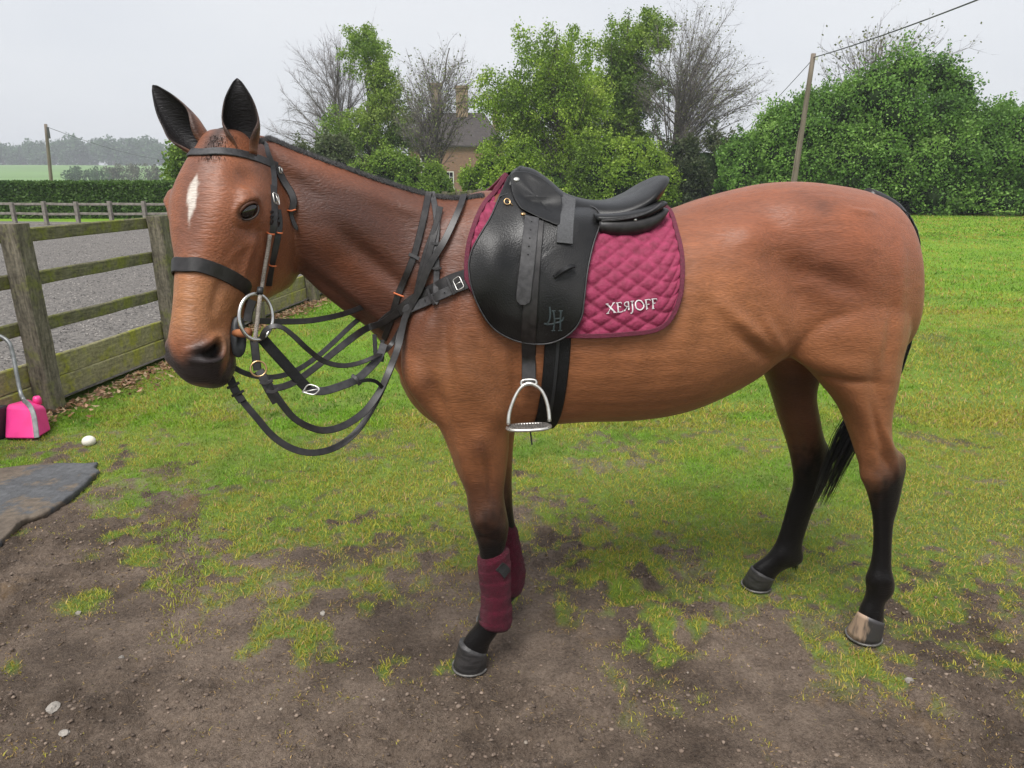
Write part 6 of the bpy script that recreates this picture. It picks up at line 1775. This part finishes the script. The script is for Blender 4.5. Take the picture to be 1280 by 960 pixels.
mixed('rein_strap', [(287,470,TF),(292,482,TF),(301,498,TF),(320,521,TF),(342,546,TF+.02),(366,561,TF+.04),(390,566,TF+.06),(420,559,TF+.10),(446,539,TF+.13),(467,508,TF+.15),(482,476,TF+.16),(494,445,nt(505,440)-.025)], [(506,408),(516,386),(530,340),(541,300),(549,262),(546,242)], .0175, m_rein, r2, .012)
strap_air('rein_billet', [(288,474,TF-.004),(294,488,TF-.004),(303,502,TF-.004)], .020, m_rein, r2, .006, 12)
for x, y in ((292,482),(298,492)): strap_air('keeper', [(x-8,y+3,TF-.005),(x,y,TF-.010),(x+7,y-4,TF-.005)], .007, m_rein, r2, .003, 8)
r3 = empty('rein', tuple(at_t(400, 440, 1.8))); tag(r3, 'thin dark rein curling from the steel bit ring and up the neck', 'rein')
mixed('rein_strap', [(327,424,TR+.004),(331,414,TR-.004),(340,408,TR-.006),(352,409,TR),(366,419,TR+.02),(384,436,TR+.05),(404,451,TR+.09),(426,457,TR+.13),(448,454,TR+.17),(470,445,TR+.20),(488,432,nt(495,428)-.02)], [(505,408),(517,386),(522,362),(531,320),(543,285),(549,262),(548,242)], .0135, m_rein, r3, .011)
r4 = empty('rein', tuple(at_t(380, 460, 1.9))); tag(r4, 'pale worn rein of the far side crossing behind the others', 'rein')
strap_air('rein_strap', [(290,458,TR+.16),(305,466,TR+.17),(325,471,TR+.18),(345,471,TR+.20),(368,464,TR+.22),(395,447,TR+.26),(420,425,TR+.30),(440,406,TR+.34),(458,392,TR+.40)], .014, m_worn, r4, .0035, 60)
r5 = empty('rein', tuple(at_t(400, 455, 1.9))); tag(r5, 'broad dark side rein running from the lower ring to the breast strap', 'rein')
mixed('rein_strap', [(333,484,TR+.004),(345,485,TR+.02),(365,479,TR+.06),(392,461,TR+.12),(418,440,TR+.18),(445,419,TR+.24),(462,409,nt(470,406)-.01)], [(478,402),(500,389)], .019, m_rein, r5, .010)
r6 = empty('rein', tuple(at_t(390, 400, 1.9))); tag(r6, 'straight dark rein passing from the bit behind the neck', 'rein')
strap_air('rein_strap', [(322,401,TR+.03),(350,402,TR+.08),(385,401,TR+.14),(415,396,TR+.20),(437,390,TR+.26),(462,380,TR+.34)], .015, m_rein, r6, .0035, 40)
mart = empty('martingale', tuple(at_t(400, 470, 1.9)))
tag(mart, 'dark leather martingale with breast strap and buckles across the horse\'s chest', 'martingale')
strap_air('martingale_strap', [(325,420,TR+.02),(340,437,TR+.03),(358,457,TR+.05),(375,476,TR+.07),(385,486,TR+.08)], .026, m_girth, mart, .006, 24)
strap_air('martingale_strap', [(383,487,TR+.085),(402,489,TR+.10),(425,483,TR+.13),(446,474,TR+.16),(462,460,TR+.19),(474,446,TR+.22),(480,430,TR+.24)], .021, m_worn, mart, .004, 40)
mb = MB(); q = [at_t(x, y, TR + .075) for x, y in ((378,490),(393,493),(399,486),(386,481))]
mb.tube(crom(np.array(q + q[:1]), 20), .0021, 6); mb.tube([q[0], q[2]], .0016, 6); mb.build('buckle', m_alu, mart, True)
strap_air('keeper', [(440,469,TR+.14),(446,474,TR+.135),(450,481,TR+.14)], .010, m_rein, mart, .004, 8)
strap_air('loose_end', [(449,477,TR+.16),(460,475,TR+.18),(470,477,TR+.2),(478,484,TR+.22)], .010, m_girth, mart, .003, 20)
strap_air('chest_strap', [(468,418,TR+.28),(469,435,TR+.27),(470,450,TR+.26)], .012, m_girth, mart, .004, 10)
strap_air('chest_strap', [(478,425,TR+.27),(478,440,TR+.26),(477,452,TR+.25)], .012, m_girth, mart, .004, 10)
BP = [(586,342),(563,350),(540,362),(515,376),(503,386),(485,398),(474,409)]
strap_px('breast_strap', BP, .030, m_rein, mart, .006, .005, 34)
strap_px('breast_strap_end', [(584,355),(568,361),(550,369),(530,378),(503,389)], .026, m_worn, mart, .014, .004, 26, None, taper_end(.93))
frame_buckle('buckle', 577, 356, -25, .022, .034, m_alu, mart, .020)
for x, y in ((563,358),(538,371)): strap_px('keeper', [(x-4,y-10),(x,y),(x+5,y+10)], .008, m_rein, mart, .019, .003, 8)
for x, y in ((556,366.5),(546,371),(536,375.5)):
    h = hit(x, y); mb = MB(); a = unit(np.cross(h[1], [0, 0, 1.])); b = np.cross(h[1], a); ell(mb, h[0] + h[1] * .0165, a * .0022, b * .0022, h[1] * .001, 8, 6); mb.build('punched_hole', m_girth, mart)
strap_px('neck_strap', [(536,240),(531,266),(523,300),(517,321),(508,344),(498,368),(488,402),(480,424)], .0185, m_rein, mart, .006, .004, 40)
strap_px('neck_strap', [(540,240),(545,268),(546,290),(544,308),(546,334),(545,360),(546,381)], .017, m_worn, mart, .008, .004, 36, None, taper_end(.95))
for x, y in ((544,305),(546,336)): strap_px('keeper', [(x-6,y-1),(x,y),(x+6,y-1)], .007, m_rein, mart, .013, .003, 8)
strap_px('keeper', [(511,318),(517,320),(524,324)], .010, m_worn, mart, .011, .003, 8)
P, Nn = path_on([(492,366),(498,368.5),(505,371)], .013, 8); MB().tube(P, .0024, 6).build('rubber_band', m_band, mart, True)

# ---- leg bandages
m_fleece = rough_mat('burgundy_fleece', (.090, .0065, .020), (.058, .004, .012), 60, rough=.92, bump=.8, bscale=380, sheen=.08, spec=.15)
m_velcro = rough_mat('black_velcro', (.018, .018, .019), (.012, .012, .012), 200, rough=.8, bump=.5, bscale=600)
def bandage(st, label, lat_sign, patch_px=None):
    root = empty('leg_bandage', tuple(at_plane((st[-1][0] + st[-1][2]) / 2, st[-1][3], HP0 + HLAT * st[0][4], HLAT)))
    tag(root, label, 'bandage', 'leg bandages on the forelegs')
    prm = []
    for s in st:
        C, e, a = solve_ring(s[0], s[1], s[2], s[3], HP0 + HLAT * s[4], HLAT, s[5], 2.0); prm.append(np.concatenate([C, e, a]))
    Q = crom(np.array(prm), 56); rings = []
    th = np.linspace(0, 2 * math.pi, 48, endpoint=False)
    for i, q in enumerate(Q):
        k = i / 55
        R = superring(q[:3], q[3:6], q[6:9], 48, 2.0, 2.0)
        ph = (k * 6.0 + th / (2 * math.pi)) % 1.0
        d = .0035 * sstep(0, .12, ph) * (1 - .9 * ph) + .0012 * np.sin(th * 3 + k * 9) + .0022 * (vnoise(R, 28, 2, 4) - .5)
        if k < .02 or k > .98: d = d - .004
        rad = R - q[:3]; rad /= np.linalg.norm(rad, axis=1)[:, None]
        rings.append(R + rad * d[:, None])
    o = MB().loft([list(r) for r in rings]).build('wrap', m_fleece, root, True)
    if patch_px:
        bv = bvh_of(o); P, Nn = path_on(patch_px, .002, 8, bv)
        MB().strap(P, Nn, .034, .003).build('fastening_patch', m_velcro, root)
    return root
bandage([(597,697,635,684,-.117,.040),(597,706,637,700,-.117,.041),(599,722,638,722,-.116,.040),(602,745,639,748,-.116,.040),(600,766,640,768,-.116,.043),(598,779,637,784,-.116,.044)], 'burgundy fleece bandage with a dark patch on the near foreleg', -1, [(624,708),(630,712),(634,718)])
bandage([(610,652,638,644,.118,.042),(611,664,645,660,.118,.042),(615,685,651,684,.119,.040),(620,706,656,706,.120,.040),(620,722,656,722,.121,.042),(616,736,650,742,.122,.043)], 'burgundy fleece bandage on the foreleg standing behind', 1)

# ------------------------------------------------------------------ small things on the ground
m_pink = rough_mat('pink_plastic', (.84, .055, .28), (.68, .035, .21), 6, rough=.38, spec=.5)
m_tube = rough_mat('galvanised_tube', (.26, .27, .27), (.16, .165, .165), 30, rough=.45, metal=.5)
bin_ = empty('muck_scoop', tuple(ground(34, 552))); tag(bin_, 'bright pink plastic muck scoop with grey tube handle by the fence post', 'scoop')
TB = ground(40, 549)
t_b = (TB - CO) @ CF
def bp(x, y, dt=0.0): return at_t(x, y, t_b + dt)
bot = [bp(6,553,.0), bp(45,548,-.02), bp(65,538,.16), bp(28,535,.36)]
for p in bot: p[2] = max(.01, min(p[2], .03))
tp_ = [bp(6,510,.04), bp(41,512,.02), bp(58,511,.18), bp(36,499,.30)]
top2 = [bp(9,506,.07), bp(40,505,.06), bp(55,508,.17), bp(35,499,.26)]
def quad_ring(q, n=8, rad=.12):
    q = np.array(q); c = q.mean(0); out = []
    for i in range(4):
        a, b, d = q[i - 1], q[i], q[(i + 1) % 4]
        for k in np.linspace(0, 1, 5): out.append((b + (a - b) * rad) * (1 - k) ** 2 + 2 * k * (1 - k) * b + (b + (d - b) * rad) * k ** 2)
    return np.array(out)
rings = [quad_ring(bot)] + [quad_ring(np.array(bot) * (1 - k) + np.array(tp_) * k) for k in (.05, .35, .7, .95)] + [quad_ring(tp_), quad_ring(top2)]
MB().loft([list(r) for r in rings]).build('scoop_body', m_pink, bin_, True)
kn = np.mean(top2, 0) + np.array([.03, .05, .0])
MB().tube([kn - np.array([0, 0, .02]), kn + np.array([0, 0, .02]), kn + np.array([0, 0, .035])], [.026, .026, .018], 12).build('carry_knob', m_pink, bin_, True)
MB().tube(crom(np.array([bp(-14,417,.1), bp(2,421,.1), bp(11,428,.1), bp(16,443,.1), bp(21,468,.09), bp(26,492,.08), bp(30,500,.04)]), 30), .013, 10).build('handle_tube', m_tube, bin_, True)
MB().strap(crom(np.array([bp(29,500,.04), bp(36,506,-.005), bp(41,515,-.025), bp(44,530,-.035), bp(46,547,-.045)]), 16), np.array([.3, -1.0, .2]), .030, .008).build('metal_strap', m_tube, bin_, True)
MB().box(bp(-4, 540, .02), (.09, .16, .32), bev=.01).build('dark_side_plate', m_rubber_dark, bin_)
# ball in the grass
bc = ground(112, 557); mb = MB(); ell(mb, bc + np.array([0, 0, .030]), np.array([0, 0, .034]), np.array([.040, 0, 0]), np.array([0, .038, 0]), 20, 14)
tag(mb.build('ball', rough_mat('off_white_ball', (.74, .70, .62), (.62, .58, .50), 25, rough=.6, bump=.2), None, True), 'off-white ball lying in the grass by the rubber mat', 'ball')
# rubber mat
m_mat, N, L, b = new_mat('worn_rubber_mat')
tc = N.new('ShaderNodeTexCoord'); n1 = nz(N, 2.2, 9, .65); n2 = nz(N, 30, 5, .7)
L.new(tc.outputs['Object'], n1.inputs['Vector']); L.new(tc.outputs['Object'], n2.inputs['Vector'])
r1 = ramp(N, [(.40, (.095, .097, .102)), (.49, (.070, .072, .076)), (.53, (.125, .098, .072)), (.70, (.090, .068, .050))]); L.new(n1.outputs['Fac'], r1.inputs['Fac'])
r2 = ramp(N, [(.3, (.6, .6, .6)), (.7, (1.25, 1.25, 1.25))]); L.new(n2.outputs['Fac'], r2.inputs['Fac'])
mu = N.new('ShaderNodeMix'); mu.data_type = 'RGBA'; mu.blend_type = 'MULTIPLY'; mu.inputs[0].default_value = 1.0
L.new(r1.outputs['Color'], mu.inputs[6]); L.new(r2.outputs['Color'], mu.inputs[7]); L.new(mu.outputs[2], b.inputs['Base Color']); b.inputs['Roughness'].default_value = .75
bq = N.new('ShaderNodeBump'); bq.inputs['Strength'].default_value = .5; bq.inputs['Distance'].default_value = .01; L.new(n2.outputs['Fac'], bq.inputs['Height']); L.new(bq.outputs['Normal'], b.inputs['Normal'])
outl = [(122,575.5),(117,582),(124,586),(108,601),(88,618),(70,631),(54,641),(38,645),(26,650),(16,661),(0,676),(-40,700),(-160,720),(-260,640),(-120,596),(0,583),(60,577)]
O = []
for i in range(len(outl)):
    a, c = np.array(outl[i], float), np.array(outl[(i + 1) % len(outl)], float)
    for k in range(4): O.append(a + (c - a) * k / 4)
W = np.array([ground(x, y, .03) for x, y in O]); c0 = W.mean(0)
rings = []
rs = np.random.RandomState(2)
wob = smooth_rows(rs.normal(0, .006, (len(W), 1)), 2)[:, 0]
for k, z in ((1.0, -.01), (1.0, .020), (.992, .027), (.95, .030), (.8, .031), (.6, .029), (.4, .030), (.2, .029), (.02, .029)):
    R = c0 + (W - c0) * k; R[:, 2] = z + .012 * (vnoise(R[:, :2], 3, 2, 8) - .5) + (wob * (k > .9) if z > 0 else 0); rings.append(list(R))
tag(MB().loft(rings).build('rubber_mat', m_mat, None, True), 'torn grey rubber mat with mud on it at the left edge', 'mat')
# stones
m_stone = rough_mat('pale_flint', (.34, .31, .27), (.18, .16, .14), 30, rough=.7, bump=.4)
def lump(c, r, seed, sq=.5):
    rg = np.random.RandomState(seed); bm = bmesh.new(); bmesh.ops.create_icosphere(bm, subdivisions=2, radius=1.0)
    P = np.array([v.co[:] for v in bm.verts]); F = [tuple(v.index for v in f.verts) for f in bm.faces]; bm.free()
    P = P * (1 + .95 * (vnoise(P + seed, 1.9, 3) - .5))[:, None] * np.array([1.15, .85, sq]) * r * .85
    a = rg.rand() * 6; R = np.array([[math.cos(a), -math.sin(a), 0], [math.sin(a), math.cos(a), 0], [0, 0, 1]])
    return P @ R.T + c, F
for k, (x, y, r, lab) in enumerate(((404, 770, .0145, 'smooth white pebble on the mud left of the near forehoof'), (67, 888, .026, 'pale flint stone at the lower left of the mud'), (81, 918, .018, 'small tan stone below the pale flint'), (1137, 850, .018, 'flat grey stone in the mud right of the near hind hoof'), (98, 766, .014, 'grey stone beside the grass tuft on the left'), (152, 829, .013, 'small grey stone in the middle of the left mud'))):
    g = ground(x, y); g[2] = gz(g[0], g[1]) + r * .3
    Vv, Fv = lump(g, r, 60 + k)
    tag(mesh_obj('stone', Vv, Fv, m_stone, None, False), lab, 'stone')
# dead leaves and wood chips along the foot of the fence, clods and grit on the mud, grass
rg = np.random.RandomState(19)
n = 2200
s = rg.uniform(-.3, 8.5, n); off = np.abs(rg.normal(0, .13, n)) + .02
P = FA + FD * s[:, None] + FNRM * off[:, None]; P[:, 2] = .01 + rg.rand(n) * .03
d = rg.normal(size=(n, 3)) * np.array([1, 1, .35]); d /= np.linalg.norm(d, axis=1)[:, None]; e = np.cross(d, rg.normal(size=(n, 3)) * .4 + np.array([0, 0, 1])); e /= np.linalg.norm(e, axis=1)[:, None]
sz = rg.uniform(.015, .036, n)[:, None]; h = np.cross(d, e) * sz * rg.uniform(.1, .4, (n, 1))
Vt = np.stack([P - d * sz, P - e * sz * .5 + h, P + d * sz, P + e * sz * .5 + h], 1).reshape(-1, 3)
lit = big_mesh('leaf_litter', Vt, np.arange(n * 4).reshape(n, 4), m_leaf)
pal = np.array([(.46, .28, .15), (.30, .16, .08), (.56, .41, .26), (.18, .10, .06), (.50, .30, .20)]); set_color(lit.data, 'leaf', np.repeat(pal[rg.randint(0, 5, n)] * (.7 + .5 * rg.rand(n))[:, None], 4, 0))
tag(lit, 'brown dead leaves and chips along the foot of the fence', 'leaves', kind='stuff')
# clods and grit
n = 34000
X = rg.uniform(-2.6, 2.8, n); Y = 1.25 + 2.4 * rg.rand(n) ** 1.2
G = grass_cover(X, Y); k = rg.rand(n) > G * 1.2; X, Y = X[k], Y[k]
churn = vnoise(np.stack([X, Y], -1), 1.9, 2, 15); k = rg.rand(len(X)) < .25 + 1.2 * sstep(.45, .62, churn); X, Y = X[k], Y[k]
n = len(X); Zg = ground_z(X, Y); r = .0016 + .0052 * rg.rand(n) ** 4.0
bm = bmesh.new(); bmesh.ops.create_icosphere(bm, subdivisions=1, radius=1.0); IC = np.array([v.co[:] for v in bm.verts]); IF = np.array([[v.index for v in f.verts] for f in bm.faces]); bm.free()
J = IC[None] * (1 + .5 * (rg.rand(n, len(IC), 1) - .5)) * r[:, None, None] * np.stack([1 + .5 * rg.rand(n), 1 + .3 * rg.rand(n), .6 + .3 * rg.rand(n)], -1)[:, None]
J = J + np.stack([X, Y, Zg + r * .25], -1)[:, None]
cl = big_mesh('mud_clods', J.reshape(-1, 3), (IF[None] + (np.arange(n) * len(IC))[:, None, None]).reshape(-1, 3), None)
m_clod, N, L, b = new_mat('mud_clod'); at = N.new('ShaderNodeVertexColor'); at.layer_name = 'leaf'; L.new(at.outputs['Color'], b.inputs['Base Color']); b.inputs['Roughness'].default_value = .85
cl.data.materials.append(m_clod)
pal = np.array([(.145, .105, .078), (.100, .072, .054), (.205, .155, .118), (.080, .058, .044), (.28, .235, .19)]); pi = np.minimum(rg.randint(0, 5, n), rg.randint(0, 5, n)); pi[pi == 4] = 0; pi[rg.rand(n) < .004] = 4
set_color(cl.data, 'leaf', np.repeat(pal[pi] * (.7 + .5 * rg.rand(n))[:, None], len(IC), 0))
tag(cl, 'crumbs and clods of churned mud around the hooves', 'mud', kind='stuff')
# bits of straw and root trodden into the mud
n = 9000; X = rg.uniform(-2.6, 2.8, n); Y = 1.25 + 2.5 * rg.rand(n) ** 1.2; k = rg.rand(n) < .35 + sstep(.5, .66, vnoise(np.stack([X, Y], -1), 2.6, 3, 71)); X, Y = X[k], Y[k]; n = len(X)
D = np.stack([rg.normal(size=n), rg.normal(size=n), np.abs(rg.normal(0, .22, n))], -1); D /= np.linalg.norm(D, axis=1)[:, None]
v_, f_ = blades(np.stack([X, Y, ground_z(X, Y) + .001], -1), D, rg.uniform(.008, .032, n), .0009, rg)
fo = big_mesh('straw_bits', v_, f_, m_clod); pal = np.array([(.34, .24, .12), (.22, .15, .09), (.12, .09, .06), (.40, .26, .10)])
set_color(fo.data, 'leaf', np.repeat(pal[rg.randint(0, 4, n)], 4, 0)); tag(fo, 'bits of straw and root trodden into the mud', 'straw', kind='stuff')
# grass
def turf_blades(n, x0, x1, y0, y1, hl, wd, seed, bias=1.0, dens=1.0, bend=.5):
    rg = np.random.RandomState(seed)
    Y = y0 + (y1 - y0) * rg.rand(n) ** bias; X = rg.uniform(-1, 1, n) * (Y * .80 + .4) 
    k = (X > x0) & (X < x1); X, Y = X[k], Y[k]
    # not inside the arena
    side = (np.stack([X, Y], -1) - FA[:2]) @ FNRM[:2]; k = side > .16; X, Y = X[k], Y[k]
    G = grass_cover(X, Y); k = rg.rand(len(X)) < (G ** 1.15) * dens + .02 * (G > .05); X, Y, G = X[k], Y[k], G[k]
    # not under the mat, hooves or bin
    Q = np.stack([X, Y], -1)
    keep = np.ones(len(X), bool)
    for g, r in ((ground(590, 833), .07), (ground(618, 777), .07), (ground(1080, 796), .07), (ground(947, 733), .07)): keep &= np.hypot(X - g[0], Y - g[1]) > r
    P2 = proj(np.stack([X, Y, np.full(len(X), .02)], -1))
    keep &= ~in_poly(P2, np.array(outl, float))
    X, Y, G, Q = X[keep], Y[keep], G[keep], Q[keep]; n = len(X)
    Zg = ground_z(X, Y, G)
    lush = vnoise(Q, 1.3, 3, 41); fine = vnoise(Q, 7, 2, 42)
    P2 = proj(np.stack([X, Y, Zg], -1))
    L_ = hl * (.45 + .9 * rg.rand(n)) * (.35 + .65 * G) * (.6 + .8 * lush)
    a = rg.rand(n) * 6.283; tilt = rg.uniform(.15, .95, n); d = np.stack([np.cos(a) * tilt, np.sin(a) * tilt, np.ones(n)], -1); d /= np.linalg.norm(d, axis=1)[:, None]
    b2 = rg.rand(n) * 6.283; s = np.stack([np.cos(b2), np.sin(b2), np.zeros(n)], -1) * (wd * (.6 + .8 * rg.rand(n)))[:, None]
    B = np.stack([X, Y, Zg - .003], -1); M = B + d * (L_ * .55)[:, None]; d2 = d.copy(); d2[:, :2] *= 1.9; d2[:, 2] *= .55; T = M + d2 * (L_ * .5)[:, None]
    Vt = np.stack([B - s, B + s, M + s * .8, M - s * .8, T], 1).reshape(-1, 3)
    i = np.arange(n)[:, None] * 5
    F4 = i + np.array([[0, 1, 2, 3]]); F3 = i + np.array([[3, 2, 4]])
    # colours: fresh green on the left and far, yellow mossy patches towards the worn ground and on the right
    x, y = P2[:, 0], P2[:, 1]
    edge = sstep(.85, .35, G)
    yel = sstep(.42, .66, .55 * vnoise(Q, 1.0, 3, 44) + .45 * vnoise(Q, 4.5, 3, 46) + .16 * sstep(1080, 1200, x) * sstep(350, 420, y) + .12 * sstep(520, 640, y)) 
    fresh = np.array([.130, .305, .016]); mid = np.array([.220, .385, .026]); yl = np.array([.430, .370, .055]); straw = np.array([.440, .290, .120]); dk = np.array([.070, .150, .018])
    c = fresh + (mid - fresh) * rg.rand(n)[:, None]
    c = c + (dk - c) * (sstep(.58, .3, fine) * .75)[:, None]
    c = c + (yl - c) * np.clip(yel * .80 + edge * .60 + .12 * (rg.rand(n) < .15), 0, .9)[:, None]
    st = rg.rand(n) < (.03 + .34 * edge + .18 * yel); c[st] = straw * (.7 + .5 * rg.rand(st.sum()))[:, None]
    c = c * (.75 + .5 * rg.rand(n))[:, None]
    return Vt, F4, F3, np.repeat(c, 5, 0)
def in_poly(P, poly):
    x, y = P[:, 0], P[:, 1]; ins = np.zeros(len(P), bool); j = len(poly) - 1
    for i in range(len(poly)):
        xi, yi, xj, yj = *poly[i], *poly[j]
        c = ((yi > y) != (yj > y)) & (x < (xj - xi) * (y - yi) / (yj - yi + 1e-12) + xi); ins ^= c; j = i
    return ins
parts = [turf_blades(260000, -9, 9, 1.3, 4.8, .026, .0016, 1, .95), turf_blades(120000, -9, 12, 4.4, 9.0, .036, .0030, 2, 1.0), turf_blades(90000, -20, 24, 8.5, 22, .055, .0065, 3, 1.1), turf_blades(80000, -30, 34, 20, 37, .075, .012, 4, 1.0)]
Vg = np.concatenate([p[0] for p in parts]); Cg = np.concatenate([p[3] for p in parts])
o4, F4s, F3s = 0, [], []
for p in parts: F4s.append(p[1] + o4); F3s.append(p[2] + o4); o4 += len(p[0])
F4s, F3s = np.concatenate(F4s), np.concatenate(F3s)
me = bpy.data.meshes.new('grass')
loops = np.concatenate([F4s.ravel(), F3s.ravel()]).astype(np.int32); tot = np.concatenate([np.full(len(F4s), 4), np.full(len(F3s), 3)]).astype(np.int32); start = np.concatenate([[0], np.cumsum(tot)[:-1]]).astype(np.int32)
me.vertices.add(len(Vg)); me.vertices.foreach_set('co', Vg.astype(np.float32).ravel()); me.loops.add(len(loops)); me.loops.foreach_set('vertex_index', loops)
me.polygons.add(len(tot)); me.polygons.foreach_set('loop_start', start); me.polygons.foreach_set('loop_total', tot); me.update(calc_edges=True)
gr = link_mesh('grass', me, m_leaf); set_color(me, 'leaf', Cg); tag(gr, 'short green grass and moss of the lawn', 'grass', kind='stuff')
